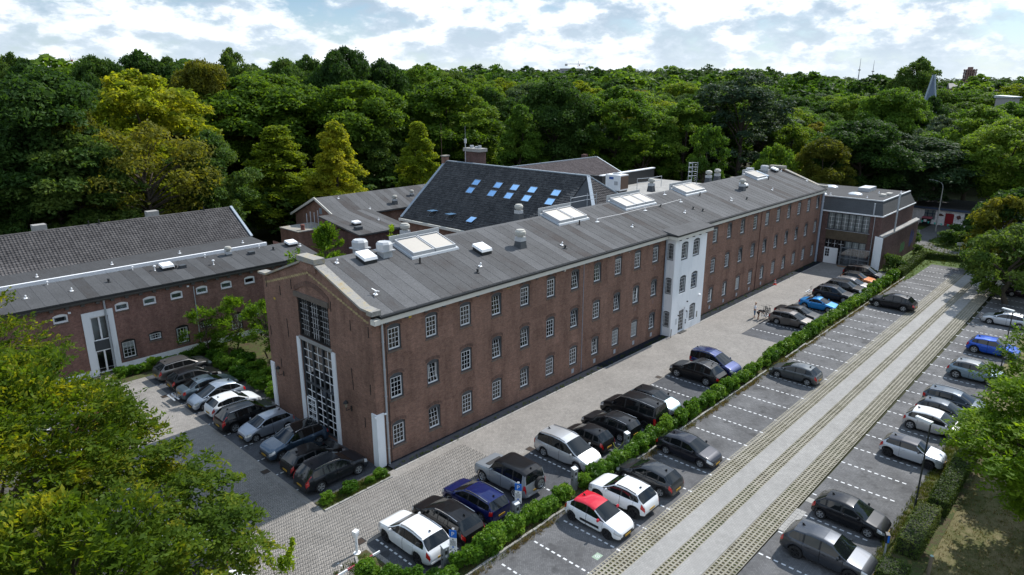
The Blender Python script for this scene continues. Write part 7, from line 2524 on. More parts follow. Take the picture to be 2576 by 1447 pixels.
def proto(key, shape, H, W, n, per, leaf, h0=3.0, seed=0, r0=.35, limbs=10):
    rng = np.random.default_rng(seed)
    bl = blobs_for(rng, shape, H, W, n)
    P, Nn = crown_points(rng, bl, per)
    P = P + np.array([0, 0, h0])
    V, F = leaf_quads(P, leaf, Nn + np.array([0, 0, .35]), rng)
    me = np_mesh('crown', V, F, LM_MID)
    tr = trunk_mesh(rng, bl, h0, r0, BARK, limbs=limbs)
    PROTO[key] = (me, tr, H + h0, W)


_cm = {}


def crown_with(key, mat):
    k = (key, mat.name)
    if k not in _cm:
        me = PROTO[key][0].copy()
        me.materials.clear(); me.materials.append(mat)
        _cm[k] = me
    return _cm[k]


def tree(name, label, key, mat, x, y, h, w=None, z=-.1, rz=None, group='trees of the wood behind the buildings', lean=0):
    """w: crown half-width"""
    me, tr, H0, W0 = PROTO[key]
    sz = h / H0
    sx = (w / W0) if w else sz
    t = thing(name, label, 'tree', (x, y, z), random.uniform(0, 6.28) if rz is None else rz, group)
    put('crown', crown_with(key, mat), t, scale=(sx, sx, sz))
    put('trunk', tr, t, scale=(sx, sx, sz))
    return t


for i in range(4):
    proto('round%d' % i, 'round', 15, 6.2, 120, 230, .27, 5.0, 11 + i)
for i in range(3):
    proto('broad%d' % i, 'broad', 14, 7.2, 136, 215, .27, 5.5, 31 + i)
for i in range(2):
    proto('cone%d' % i, 'cone', 17, 4.8, 190, 420, .22, 1.2, 51 + i, .3)
proto('column', 'column', 10, 3.0, 90, 420, .2, .6, 61, .25)
proto('ball', 'round', 6.5, 3.6, 60, 320, .2, .6, 62, .25)
for i in range(2):
    proto('tall%d' % i, 'column', 19, 5.0, 90, 220, .26, 4.0, 71 + i)
proto('sparse', 'broad', 12, 7.0, 60, 110, .26, 5.0, 81, .32, limbs=44)

TN = {'dark_leaves': 'dark green', 'mid_green_leaves': 'mid green', 'fresh_green_leaves': 'fresh green', 'yellow_green_leaves': 'yellow green', 'golden_leaves': 'golden brown', 'silver_leaves': 'silvery', 'blue_green_leaves': 'blue green', 'copper_leaves': 'dark copper'}


def sky_tree(name, label, px, py, dist, wpx, key, mat, z=-.1, group='trees of the wood behind the buildings'):
    """a tree whose top stands on the view ray (px, py) at the given distance; wpx is the crown width seen there"""
    p = at_dist(px, py, dist)
    slant = (p - CAM_LOC).length
    w = wpx / 1716.7 * slant / 2
    return tree(name, label, key, mat, p.x, p.y, p.z - z, w, z, group=group), p.x, p.y, w


placed = []
FRONT = []
big = [
    ('lime_tree', 'conical yellow green lime tree, left of the three beside the tiled roof', 692, 316, 122, 250, 'cone0', LM_YEL, 'conical lime trees behind the buildings'),
    ('lime_tree', 'conical yellow green lime tree between two others, above the brick gable', 838, 306, 116, 200, 'cone1', LM_YEL, 'conical lime trees behind the buildings'),
    ('lime_tree', 'conical yellow green lime tree left of the aerial on the black tiled hall', 1050, 306, 126, 160, 'cone0', LM_YEL, 'conical lime trees behind the buildings'),
    ('lime_tree', 'slender mid green tree right of the brick chimney', 1310, 264, 134, 185, 'cone1', LM_MID, 'conical lime trees behind the buildings'),
    ('hornbeam', 'dense green columnar hornbeam behind the far roof', 1785, 314, 128, 96, 'column', LM_MID, None),
    ('round_tree', 'small dense round topped green tree behind the far gable', 1955, 358, 132, 118, 'ball', LM_MID, None),
    ('bare_branched_tree', 'thin golden tree with bare grey branches left of the lime trees', 345, 305, 104, 310, 'sparse', LM_GOLD, None),
    ('broad_tree', 'large yellow green broad tree, brightest crown at the left', 330, 176, 126, 320, 'round0', LM_YEL, None),
    ('broad_tree', 'large broad green tree behind the conical lime trees', 640, 182, 152, 350, 'broad0', LM_FRESH, None),
    ('broad_tree', 'big dark green tree at the left edge below the skyline', 90, 170, 108, 300, 'round1', LM_DARK, None),
    ('broad_tree', 'small golden tree in front of the dark tree at the left', 165, 258, 108, 170, 'broad1', LM_GOLD, None),
    ('broad_tree', 'dark green tree at the left edge over the tiled roof', 30, 285, 108, 300, 'broad2', LM_DARK, None),
    ('broad_tree', 'dark green tree close behind the weathered tiled roof', 165, 330, 104, 260, 'round2', LM_DARK, None),
    ('broad_tree', 'shaded dark tree between the golden tree and the first lime tree', 520, 330, 108, 190, 'round3', LM_DARK, None),
    ('broad_tree', 'yellowish loose tree behind the second lime tree', 890, 205, 146, 280, 'broad1', LM_FRESH, None),
    ('broad_tree', 'green broad tree right of the yellowish one', 1120, 196, 152, 250, 'round1', LM_FRESH, None),
    ('broad_tree', 'dark shaded tree between lime trees above the bitumen roof', 950, 300, 142, 170, 'round2', LM_DARK, None),
    ('broad_tree', 'tall mid green tree left of the brick chimney', 1180, 240, 152, 170, 'tall0', LM_MID, None),
    ('poplar', 'silvery poplar in the middle of the wood', 1880, 178, 150, 210, 'tall1', LM_SILV, None),
    ('broad_tree', 'silver green willow above the purple roof', 1480, 300, 156, 150, 'round3', LM_SILV, None),
    ('broad_tree', 'mid green tree above the roof railing', 1625, 290, 140, 150, 'tall0', LM_FRESH, None),
    ('broad_tree', 'dark green broad tree behind the purple tiled roof', 1400, 200, 142, 220, 'broad2', LM_DARK, None),
    ('broad_tree', 'mid green broad tree under the far crane', 1560, 215, 146, 230, 'round0', LM_MID, None),
    ('broad_tree', 'mid green tree left of the silvery poplar', 1730, 250, 146, 180, 'round2', LM_MID, None),
    ('broad_tree', 'olive tree above the workshop roof', 2080, 345, 130, 130, 'round1', LM_GOLD, None),
    ('broad_tree', 'dark tree directly behind the workshop', 2180, 300, 140, 220, 'broad0', LM_DARK, None),
    ('broad_tree', 'blue green shaded tree behind the clubhouse', 2230, 330, 150, 220, 'broad1', LM_BLUE, None),
    ('broad_tree', 'blue green broad tree left of the path trees', 2330, 345, 150, 260, 'broad2', LM_BLUE, None),
    ('tall_tree', 'tall dark tree rising above the skyline by the spire', 2320, 146, 260, 120, 'round3', LM_DARK, None),
    ('broad_tree', 'mid green tree below the spire', 2260, 222, 190, 170, 'broad0', LM_MID, None),
    ('broad_tree', 'silvery tree right of the spire foot', 2370, 290, 170, 110, 'round0', LM_SILV, None),
    ('broad_tree', 'yellow green tree at the right edge of the wood', 2470, 265, 165, 180, 'round2', LM_MID, None),
    ('broad_tree', 'yellow green tree at the far right edge', 2570, 300, 150, 200, 'broad1', LM_MID, None),
    ('broad_tree', 'olive green bushy tree over the clubhouse roof at the right', 2545, 490, 112, 150, 'ball', LM_GOLD, None),
    ('broad_tree', 'dark tree at the right edge beyond the path', 2575, 470, 116, 170, 'ball', LM_DARK, None),
    ('broad_tree', 'dark bushy tree between path and clubhouse', 2540, 575, 100, 150, 'ball', LM_DARK, None),
    ('broad_tree', 'dark bushy tree at the right edge over the far parking row', 2575, 560, 96, 170, 'ball', LM_DARK, None),
    ('broad_tree', 'mid green tree below the pale flat roof at the right edge', 2545, 258, 195, 130, 'round1', LM_MID, None),
    ('broad_tree', 'dark green tree hiding the foot of the spire', 2348, 243, 200, 90, 'round3', LM_DARK, None),
    ('broad_tree', 'green tree before the town houses at the right', 2450, 226, 260, 150, 'broad0', LM_MID, None),
    ('broad_tree', 'yellow green tree right of the town houses', 2560, 212, 300, 150, 'round2', LM_YEL, None),
]
sky_l = [(25, 133, 165, 130, 'round0', LM_DARK), (60, 150, 150, 160, 'round2', LM_DARK), (240, 142, 158, 150, 'broad0', LM_DARK), (345, 128, 165, 150, 'round1', LM_DARK), (420, 145, 165, 160, 'round3', LM_DARK), (505, 150, 150, 180, 'broad2', LM_GOLD),
         (575, 122, 162, 150, 'round0', LM_DARK), (720, 150, 160, 140, 'broad1', LM_DARK), (770, 140, 168, 140, 'round2', LM_DARK), (860, 120, 158, 190, 'broad0', LM_DARK), (960, 150, 160, 150, 'round1', LM_DARK), (1050, 165, 170, 150, 'round3', LM_MID), (1140, 178, 182, 140, 'broad2', LM_DARK), (1210, 190, 190, 140, 'round0', LM_MID)]
for k, (a, b, d, w, key, m) in enumerate(sky_l):
    t, x, y, w2 = sky_tree('skyline_tree', 'dark tree on the skyline of the wood at the left', a, b, d, w, key, m)
    t['label'] = '%s tree on the skyline, number %d from the left' % (TN[m.name], k + 1)
    t['label'] = ['dark tree on the skyline at the left edge', 'dark tree on the skyline below the left edge one', 'dark broad tree on the skyline right of the far left crane', 'dark tree on the skyline above the bright yellow green crown', 'dark tree on the skyline left of the golden brown one', 'golden brown tree just under the skyline at the left', 'high dark domed tree on the skyline above the gap', 'dark tree on the skyline right of the narrow gap of sky', 'dark tree on the skyline left of the highest broad crown', 'highest broad dark crown on the skyline', 'dark tree where the skyline starts to fall', 'mid green tree on the falling skyline', 'dark tree low on the falling skyline', 'mid green tree at the foot of the falling skyline'][k]
    placed.append((x, y, w2))
for nm, lb, a, b, d, w, key, m, grp in big:
    t, x, y, w2 = sky_tree(nm, lb, a, b, d, w, key, m, group=grp or 'trees of the wood behind the buildings')
    placed.append((x, y, w2))
    FRONT.append((a, d, w))

# the ground rises gently towards the dunes behind
def rise(x, y):
    dd = math.hypot(x - CAM_LOC.x, y - CAM_LOC.y)
    rel = math.degrees(math.atan2(y - CAM_LOC.y, x - CAM_LOC.x)) - YAW
    t = min(1, max(0, (rel + 26) / 8))
    return max(0, dd - 170) * (.012 + .014 * t)


hv, hf = [], []
AZ = np.radians(np.linspace(YAW - 75, YAW + 75, 51))
DD = [168, 200, 260, 340, 450, 600, 800, 1100, 1500, 2100, 3000]
for d_ in DD:
    for a_ in AZ:
        x_, y_ = CAM_LOC.x + d_ * math.cos(a_), CAM_LOC.y + d_ * math.sin(a_)
        hv.append((x_, y_, rise(x_, y_) - .3))
n_ = len(AZ)
for i in range(len(DD) - 1):
    for j in range(n_ - 1):
        hf.append((i * n_ + j, (i + 1) * n_ + j, (i + 1) * n_ + j + 1, i * n_ + j + 1))
hl_ = put('hills', np_mesh('hills', np.array(hv), np.array(hf), FLOOR, True), None)
hl_['kind'] = 'structure'

# the wood goes on behind: single trees out to 330 m, beyond that one mass
rng = np.random.default_rng(5)
zones = [('behind the left buildings', 0, 25), ('behind the central hall', 25, 42), ('behind the far roof', 42, 58), ('behind the workshop', 58, 90)]
cand = []
az0, az1 = R(YAW - 62), R(YAW + 50)
keys = ['round0', 'round1', 'round2', 'round3', 'broad0', 'broad1', 'broad2', 'tall0', 'tall1']
mats_w = [LM_DARK] * 4 + [LM_MID] * 7 + [LM_FRESH] * 3 + [LM_YEL, LM_GOLD] + [LM_BLUE] * 2 + [LM_SILV]
n_single = 0
FARP = []
dist = 96.0
while dist < 700:
    step = 12.5 if dist < 230 else (16 if dist < 330 else 23)
    na = int((az1 - az0) * dist / step)
    for k in range(na):
        az = az0 + (az1 - az0) * (k + rng.random()) / na
        dd = dist + rng.uniform(-.4, .4) * step
        x, y = CAM_LOC.x + dd * math.cos(az), CAM_LOC.y + dd * math.sin(az)
        rel = math.degrees(az) - YAW
        if x < 100 and y < 60:
            continue
        if y < -1 and x < 134:
            continue
        if x < 60 and y < 66:
            continue
        if -24 < y < 3 and x < 136:
            continue
        if any((x - a) ** 2 + (y - b) ** 2 < (c * .8) ** 2 for a, b, c in placed):
            continue
        pxc = 1288 + 1790 * math.tan(R(YAW) - az)
        if any(dd < d_ + 3 and abs(pxc - p_) < w_ * .5 + 30 for p_, d_, w_ in FRONT if d_ < 200):
            continue
        right = max(0, min(1, (-rel + 2) / 16))          # the wood is lower and more open to the right
        h = rng.uniform(19, 24.5) + (1 - right) * 1.5 * min(1, dd / 200)
        if rel < -20:
            h *= max(.64 if dd < 200 else .9, .95 - .03 * (-rel - 20))
        if dd < 125:
            h *= .82
        cand.append((dd, x, y, h, rel))
    dist += step
cand.sort()
LANDM = ['above the left end of the tiled roof', 'above the left chimney of the tiled roof', 'above the right chimney of the tiled roof', 'above the end of the tiled roof', 'above the first lime tree', 'above the second lime tree', 'above the gabled felt roof',
         'above the third lime tree', 'above the brick chimney', 'above the skylights', 'above the purple roof', 'above the cooling unit', 'above the white entrance bay', 'above the ladder cage', 'above the last rooflight', 'above the far gable', 'above the workshop',
         'above the curved street lamp', 'below the spire', 'right of the spire']
DEEP = ['foremost row', 'second row', 'third row', 'fourth row', 'fifth row', 'hindmost row']
for dd, x, y, h, rel in cand:
    if n_single < 230 and dd < 300 and abs(rel) < 40:
        m = mats_w[rng.integers(len(mats_w))]
        key = keys[rng.integers(len(keys))]
        side = LANDM[int(max(0, min(len(LANDM) - 1, (38 - rel) / 76 * len(LANDM))))]
        deep = DEEP[int(max(0, min(5, (dd - 100) / 28)))]
        kind_ = {'r': 'round', 'b': 'broad', 't': 'tall'}[key[0]]
        lb = '%s %s forest tree %s, %s' % (TN[m.name], kind_, side, deep)
        tree('forest_tree', lb, key, m, x, y, h, h * rng.uniform(.34, .47), z=rise(x, y) - .2, group='%s %s forest trees %s, %s' % (TN[m.name], kind_, side, deep))
        n_single += 1
    else:
        FARP.append((x, y, h * rng.uniform(.9, 1.3)))

# far wood: one object, made of coarse copies of the crowns
farp = []
for i in range(3):
    r2 = np.random.default_rng(200 + i)
    bl = blobs_for(r2, 'round', 15, 6.2, 30)
    P, Nn = crown_points(r2, bl, 22)
    farp.append(leaf_quads(P + np.array([0, 0, 4.0]), .8, Nn + np.array([0, 0, .4]), r2))


def far_mass(name, pts, mat, label=None, smin=1.0):
    Vs, Fs, o = [], [], 0
    for q, (x, y, h) in enumerate(pts):
        V, F = farp[q % 3]
        a = rng.uniform(0, 6.28)
        c, s = math.cos(a), math.sin(a)
        k = h / 19.0
        W = V * k * np.array([rng.uniform(1.25, 1.75), rng.uniform(1.25, 1.75), 1.0])
        Vs.append(np.stack([W[:, 0] * c - W[:, 1] * s + x, W[:, 0] * s + W[:, 1] * c + y, W[:, 2] + rise(x, y)], 1))
        Fs.append(F + o)
        o += len(V)
    ob = put(name, np_mesh(name, np.concatenate(Vs), np.concatenate(Fs), mat), None)
    ob['kind'] = 'stuff'
    return ob


third = [FARP[i::3] for i in range(3)]
far_mass('far_wood', third[0], LM_DARK); far_mass('far_wood', third[1], LM_MID); far_mass('far_wood', third[2], LM_MID)
# wood beyond 700 m, down to the horizon; open town to the far right
vf = []
for d in np.arange(720, 2600, 60):
    for az in np.arange(YAW - 62, YAW + 50, 2200.0 / d):
        a = R(az + rng.uniform(-.5, .5) * 900 / d)
        dd = d + rng.uniform(-25, 25)
        rel = math.degrees(a) - YAW
        h = rng.uniform(14, 26)
        vf.append((CAM_LOC.x + dd * math.cos(a), CAM_LOC.y + dd * math.sin(a), h))
far_mass('horizon_wood', vf, LM_BLUE)
# low scrub at the wood's edge hides the trunks
sc = []
for k in range(520):
    az = rng.uniform(R(YAW - 42), R(YAW + 42))
    dd = rng.uniform(92, 150)
    x, y = CAM_LOC.x + dd * math.cos(az), CAM_LOC.y + dd * math.sin(az)
    if (x < 100 and y < 62) or y < 4 or (x < 62 and y < 66):
        continue
    sc.append((x, y, rng.uniform(5, 9)))
far_mass('undergrowth', sc, LM_DARK)

# ------------------------------------------------------------------ shrubs
def shrub_mesh(name, seed, w, h, n, per, leaf, mat, shape='round', aspect=1.7):
    r2 = np.random.default_rng(seed)
    bl = []
    for k in range(n):
        a = r2.uniform(0, 6.28); q = r2.random() ** .5
        t = r2.random()
        bl.append((math.cos(a) * q * w * .55, math.sin(a) * q * w * .55, t * h * .72 + .12 * h, w * r2.uniform(.22, .36)))
    P, Nn = crown_points(r2, bl, per, .95, .25)
    P = P[P[:, 2] > .02]; Nn = Nn[:len(P)]
    # shoots standing up out of the top
    V, F = leaf_quads(P, leaf, Nn + np.array([0, 0, .5]), r2, aspect)
    return np_mesh(name, V, F, mat)


laurel = [shrub_mesh('foliage', 300 + i, .78, 1.15, 22, 3600, .105, LM_LAUREL) for i in range(5)]
stem = MB()
for k in range(5):
    a = 2 * math.pi * k / 5
    stem.tube((.05 * math.cos(a), .05 * math.sin(a), 0), (.3 * math.cos(a), .3 * math.sin(a), .8), .015, .008, n=4)
stem_m = stem.mesh('stems', BARK)


def shrub(x, y, label, s=1.0, mesh=None, name='laurel_shrub', group='laurel shrubs of the hedge', z=GZ, sz=None):
    t = thing(name, label, 'shrub', (x, y, z), random.uniform(0, 6), group)
    if mesh is None:
        t.rotation_euler[2] = random.choice((0, math.pi)) + random.uniform(-.25, .25)
    put('foliage', mesh or random.choice(laurel), t, scale=(s * (1.4 if mesh is None else 1), s * (.88 if mesh is None else 1), sz or s * random.uniform(.8, 1.15)))
    put('stems', stem_m, t, scale=(s, s, s))
    return t


HEDGE_CARS = [(-3.55, 'the nearest white car'), (-1.15, 'the black estate'), (1.3, 'the dark blue estate'), (4.45, 'the silver off-road car'), (6.9, 'the empty bay beside it'), (9.5, 'the silver people carrier'), (12, 'the small black hatchback'), (14.75, 'the second black estate'),
              (17.65, 'the black van'), (20.35, 'the pale blue car'), (22.9, 'the first of two empty bays'), (25.2, 'the second of two empty bays'), (27.7, 'the black off-road car'), (30.4, 'the dark blue family car'), (33.6, 'the lone grey hatchback'), (36.2, 'the paved gap, near end'), (38.6, 'the paved gap, middle'),
              (40.9, 'the paved gap, far end'), (42.6, 'the first empty bay past the gap'), (45, 'the second empty bay past the gap'), (47.35, 'the grey brown estate'), (49.9, 'the black saloon'), (52.4, 'the gap before the blue coupe'), (54.95, 'the bright blue coupe'), (57.4, 'the gap past the blue coupe'), (59.9, 'the car with the bicycle rack'), (63.4, 'the black crossover'), (65.95, 'the silver grey estate'), (68.6, 'the orange car'), (72.1, 'the last people carrier')]
hx = -4.9
while hx < 75:
    gap = any(abs(hx - g_) < .55 for g_ in (-3.7, 1.7, 6.8, 12.9)) or 32.6 < hx < 34.0
    if not gap:
        seg = 'beside the nearest parked cars' if hx < 6.5 else ('between the silver people carrier and the break in the hedge' if hx < 33.5 else ('in the long middle stretch of the hedge' if hx < 58 else 'in the far stretch of the hedge'))
        s = random.uniform(.85, 1.12)
        nm_ = min(HEDGE_CARS, key=lambda c: abs(c[0] - hx))
        sd = 'by the middle of' if abs(hx - nm_[0]) < .45 else ('on the far side of' if hx > nm_[0] else 'on the near side of')
        seg = sd + ' ' + nm_[1]
        shrub(hx, -11.42 + random.uniform(-.12, .12), 'hedge laurel ' + seg, s, group='laurel shrubs ' + seg)
        if hx > 34 and random.random() < .6:
            shrub(hx + .3, -11.1, 'inner hedge shrub ' + seg, s * .9, group='inner laurel shrubs ' + seg)
    hx += random.uniform(.55, .78)
for x, y, s, lb in ((-6.9, -8.5, 1.0, 'laurel shrub in the near planter beside the barrier boom'), (-7.6, -10.2, .9, 'laurel shrub at the bottom edge of the picture'), (-5.9, -10.6, 1.0, 'laurel shrub at the hedge end by the bottom edge'), (-6.2, -9.5, .8, 'low laurel shrub behind the barrier tip'),
                    (-.7, -1.05, .62, 'small laurel shrub by the corner guard of the gable'), (-3.2, -1.05, .85, 'laurel shrub behind the black car at the gable corner'), (-4.6, -1.1, .7, 'small reddish tipped shrub at the planter end'), (-1.6, -1.1, .45, 'low shrub between two others before the gable corner')):
    shrub(x, y, lb, s, group='laurel shrubs in the small planters')
# hedges round the left lot
for k in range(11):
    w_ = ['by the white entrance', 'right of the white entrance', 'below the first big window', 'right of the first big window', 'left of the small barred window', 'below the small barred window', 'between the two window kinds', 'left of the second big window', 'below the second big window', 'right of the second big window', 'beside the young trees'][k]
    shrub(-6.5 + k * .85, 28.4 + .2 * math.sin(k), 'green shrub along the left wing ' + w_, .9, group='shrubs along the left wing')
for k in range(12):
    w_ = ['grey brown off-road car', 'grey brown off-road car', 'black hatchback beside the grey brown car', 'black hatchback beside the grey brown car', 'blue grey saloon', 'blue grey saloon', 'silver rounded family car', 'silver rounded family car', 'white hatchback', 'white hatchback', 'black crossover', 'black crossover'][k]
    sd = 'farther' if k % 2 == 0 else 'nearer'
    shrub(.7 + .25 * math.sin(k * 2), 26.6 - k * 1.05, '%s green shrub in front of the %s' % (sd, w_), .95, group='shrubs beside the gable courtyard')
    if k % 2:
        shrub(2.0, 26.0 - k * 1.05, 'inner green shrub beyond the bonnet of the ' + w_, 1.1, group='shrubs beside the gable courtyard')


# clipped hedges: solid block of small leaves
def clipped(x0, x1, y0, y1, h, label, seed, leaf=.085, n=None, mat=LM_BOX, rz=0, loc=None):
    r2 = np.random.default_rng(seed)
    lx, ly = x1 - x0, y1 - y0
    area = lx * ly + 2 * h * (lx + ly)
    n = n or int(area * 230)
    P, Nn = [], []
    for (cnt, f) in ((lx * ly, 't'), (lx * h, 'a'), (lx * h, 'b'), (ly * h, 'c'), (ly * h, 'd')):
        m_ = int(n * cnt / area)
        u, v = r2.random(m_), r2.random(m_)
        w = r2.normal(0, .035, m_) - .02
        z0_ = np.zeros(m_)
        if f == 't':
            P.append(np.stack([(u - .5) * lx, (v - .5) * ly, h + w + .06 * np.sin(u * lx * 1.7) * np.cos(v * 3)], 1)); Nn.append(np.tile([0, 0, 1.], (m_, 1)))
        elif f in 'ab':
            s = -1 if f == 'a' else 1
            P.append(np.stack([(u - .5) * lx, s * (ly / 2 + w), v * h], 1)); Nn.append(np.tile([0, s, .2], (m_, 1)))
        else:
            s = -1 if f == 'c' else 1
            P.append(np.stack([s * (lx / 2 + w), (u - .5) * ly, v * h], 1)); Nn.append(np.tile([s, 0, .2], (m_, 1)))
    V, F = leaf_quads(np.concatenate(P), leaf, np.concatenate(Nn), r2, 1.4, .6)
    t = thing('clipped_hedge', label, 'hedge', loc or ((x0 + x1) / 2, (y0 + y1) / 2, 0.02), rz)
    put('foliage', np_mesh('foliage', V, F, mat), t)
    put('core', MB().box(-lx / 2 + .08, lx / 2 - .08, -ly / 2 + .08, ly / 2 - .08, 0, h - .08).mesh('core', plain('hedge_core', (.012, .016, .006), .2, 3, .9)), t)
    return t


clipped(14.0, 18.6, -28.75, -27.6, 1.1, 'clipped box hedge beside the right street lamp', 401)
clipped(10.6, 12.2, -28.8, -27.5, .95, 'short clipped hedge at the bottom edge, right', 402)
clipped(19.4, 30, -28.9, -27.9, 1.1, 'long clipped hedge behind the right-hand parked cars under the tree', 403, leaf=.11)
clipped(0, 14.5, 0, 1.0, 1.0, 'faded clipped hedge running along the far end of the lot', 404, leaf=.14, loc=(83.5, -11.2, 0.0), rz=R(2))
clipped(0, 5, 0, 1.0, .9, 'clipped hedge crossing the grass at the lot end', 405, leaf=.14, loc=(91.5, -13.4, 0.0), rz=R(-75))
clipped(0, 9, 0, 1.2, .9, 'low dark hedge by the path at the right edge', 406, leaf=.15, loc=(96.5, -26, 0.0), rz=R(95), mat=LM_DARK)
wild = [shrub_mesh('foliage', 330 + i, 1.5, 2.2, 16, 420, .2, LM_DARK) for i in range(3)]
for x, y, s, lb in ((79.4, -9.6, 1.0, 'dark leafy bush beside the white pillar of the workshop'), (80.4, -10.4, .8, 'dark bush by the hedge end near the workshop'), (83.4, -9.7, .55, 'low brownish bush below the green spray paint'), (93.5, -9.6, .8, 'dark bush by the far corner of the lower workshop wall'), (97.5, -7.6, 1.3, 'tall bush beyond the corner of the workshop'),
                    (99.0, -5.6, 1.2, 'bush in the grass between workshop and clubhouse'), (103.2, -11.5, 1.3, 'dark bush on the right of the path'), (106.5, -12.5, 1.5, 'big dark bush before the clubhouse yard'), (100.5, -14.0, 1.3, 'dark bush behind the path sign'), (103, -16.5, 1.7, 'large dark bush beyond the path sign'), (97, -19.5, 1.2, 'dark bush beside the path bend'), (99.5, -22, 1.6, 'dark bush at the right edge behind the path'),
                    (108, -15.5, 1.6, 'dark bush under the olive tree'), (112, -13.2, 1.5, 'dark bush at the clubhouse yard edge')):
    shrub(x, y, lb, s, random.choice(wild), 'wild_bush', 'wild bushes at the far end', 0.0)
# two dustbins' worth of dark stumps: tyres by the wall
# ------------------------------------------------------------------ near trees with single leaves
def near_tree(name, label, x, y, H, W, h0, n, per, leaf, mat, seed, shape='broad', r0=.25, z=0.0, droop=.2, aspect=1.8, group=None, sq=.55, limbs=44, extra=()):
    r2 = np.random.default_rng(seed)
    bl = blobs_for(r2, shape, H, W, n) + list(extra)
    P, Nn = crown_points(r2, bl, per, sq, .3)
    P = P + np.array([0, 0, h0])
    # sprays: each point carries a short twig of leaves reaching outwards and drooping
    out = P - np.array([0, 0, h0 + H * .35])
    out /= np.linalg.norm(out, axis=1, keepdims=True)
    d = out + r2.normal(0, .35, out.shape) + np.array([0, 0, -droop])
    d /= np.linalg.norm(d, axis=1, keepdims=True)
    Q, NN = [], []
    side = np.cross(d, np.array([0, 0, 1.0])); side /= np.linalg.norm(side, axis=1, keepdims=True) + 1e-9
    up = np.cross(side, d)
    for k in range(6):
        Q.append(P + d * leaf * (k * .62) + side * leaf * .5 * (1 if k % 2 else -1) + r2.normal(0, leaf * .15, P.shape)); NN.append(up)
    V, F = leaf_quads(np.concatenate(Q), leaf, np.concatenate(NN), r2, aspect, .38)
    t = thing(name, label, 'tree', (x, y, z), 0, group)
    put('crown', np_mesh('crown', V, F, mat), t)
    put('trunk', trunk_mesh(r2, bl, h0, r0, BARK, limbs=limbs), t)
    return t


near_tree('hornbeam_tree', 'big yellow green tree filling the lower left corner', -19.6, 1.5, 11.0, 7.0, 2.0, 120, 70, .17, LM_BEECH, 501, r0=.35, extra=[(6.3 + .8 * math.sin(k * 2.3), -1.0 - k * .42 + 1.2 * math.cos(k * 1.9), 2.6 + (k % 5) * .6, .9) for k in range(24)] + [(5.6 + .7 * math.sin(k), 4 - k * .6, 3.2 + (k % 4) * .7, 1.0) for k in range(12)])
near_tree('hornbeam_tree', 'yellow green tree at the bottom left edge, nearest to the camera', -19.4, -8.0, 8.5, 4.7, 1.9, 76, 80, .16, LM_BEECH, 502, r0=.28)
near_tree('hornbeam_tree', 'yellow green tree at the left edge before the wing', -20.5, 14.0, 13.0, 6.5, 2.0, 90, 50, .16, LM_BEECH, 503, r0=.3)
near_tree('hornbeam_tree', 'green tree at the left edge in front of the tiled building', -22.5, 24.0, 12.5, 5.5, 2.0, 60, 30, .17, LM_MID, 504, r0=.3)
near_tree('maple_tree', 'green maple hanging in over the lower right corner and the street lamp', 19.2, -34.4, 7.2, 5.6, 2.9, 120, 80, .17, LM_MAPLE, 505, r0=.3, sq=.7)
near_tree('maple_tree', 'green maple behind the nearer one at the right edge', 31.5, -32.6, 7.4, 4.3, 2.6, 90, 70, .17, LM_MAPLE, 506, r0=.3, sq=.7)
near_tree('young_tree', 'young leafy tree between the left wing and the gable, left one', 3.0, 27.0, 4.8, 2.5, .7, 42, 150, .13, LM_BRIGHT, 507, 'round', .08, sq=.8)
near_tree('young_tree', 'young leafy tree beside the gable wall, right one', 4.4, 23.4, 4.8, 2.3, .7, 40, 150, .13, LM_BRIGHT, 508, 'round', .08, sq=.8)
near_tree('young_tree', 'small young tree before the windows of the left wing', .6, 28.0, 4.2, 1.9, .6, 30, 150, .13, LM_BRIGHT, 512, 'round', .07, sq=.8)
near_tree('courtyard_tree', 'bright green young tree rising above the roof of the gable end', 8.8, 19.0, 9.6, 3.7, 3.0, 56, 110, .18, LM_BRIGHT, 509, 'cone', .12, sq=.8)
near_tree('courtyard_tree', 'thin bright green shoot behind the octagonal roof fans', 15.0, 17.4, 6.6, .75, 5.2, 14, 140, .15, LM_BRIGHT, 510, 'column', .05, sq=.8)
near_tree('courtyard_tree', 'small leafy tip behind the gable cap stone', 5.3, 18.2, 4.2, 1.3, 6.6, 12, 90, .16, LM_BRIGHT, 511, 'column', .06, sq=.8)
sp = thing('sapling', 'sapling with two upright leafy shoots at the bottom edge', 'tree', (-10.6, -6.4, 0))
st_ = MB()
Q, NN = [], []
r2 = np.random.default_rng(9)
for bx, by, hh in ((-.25, .3, 3.4), (.3, -.5, 3.7), (.0, -.2, 2.6), (.45, .1, 2.4)):
    st_.tube((0, 0, 0), (bx * .6, by * .6, 1.2), .03, .02, n=5).tube((bx * .6, by * .6, 1.2), (bx * 1.6, by * 1.6, hh), .018, .006, n=5)
    for k in range(90):
        t_ = r2.uniform(.25, 1.0)
        c = np.array([bx * (.6 + t_), by * (.6 + t_), 1.2 + (hh - 1.2) * t_]) + r2.normal(0, .15 * (1.3 - t_), 3)
        Q.append(c); NN.append([r2.normal(), r2.normal(), .8])
V, F = leaf_quads(np.array(Q), .15, np.array(NN), r2, 2.0, .4)
put('crown', np_mesh('crown', V, F, LM_MAPLE), sp); put('trunk', st_.mesh('trunk', BARK), sp)


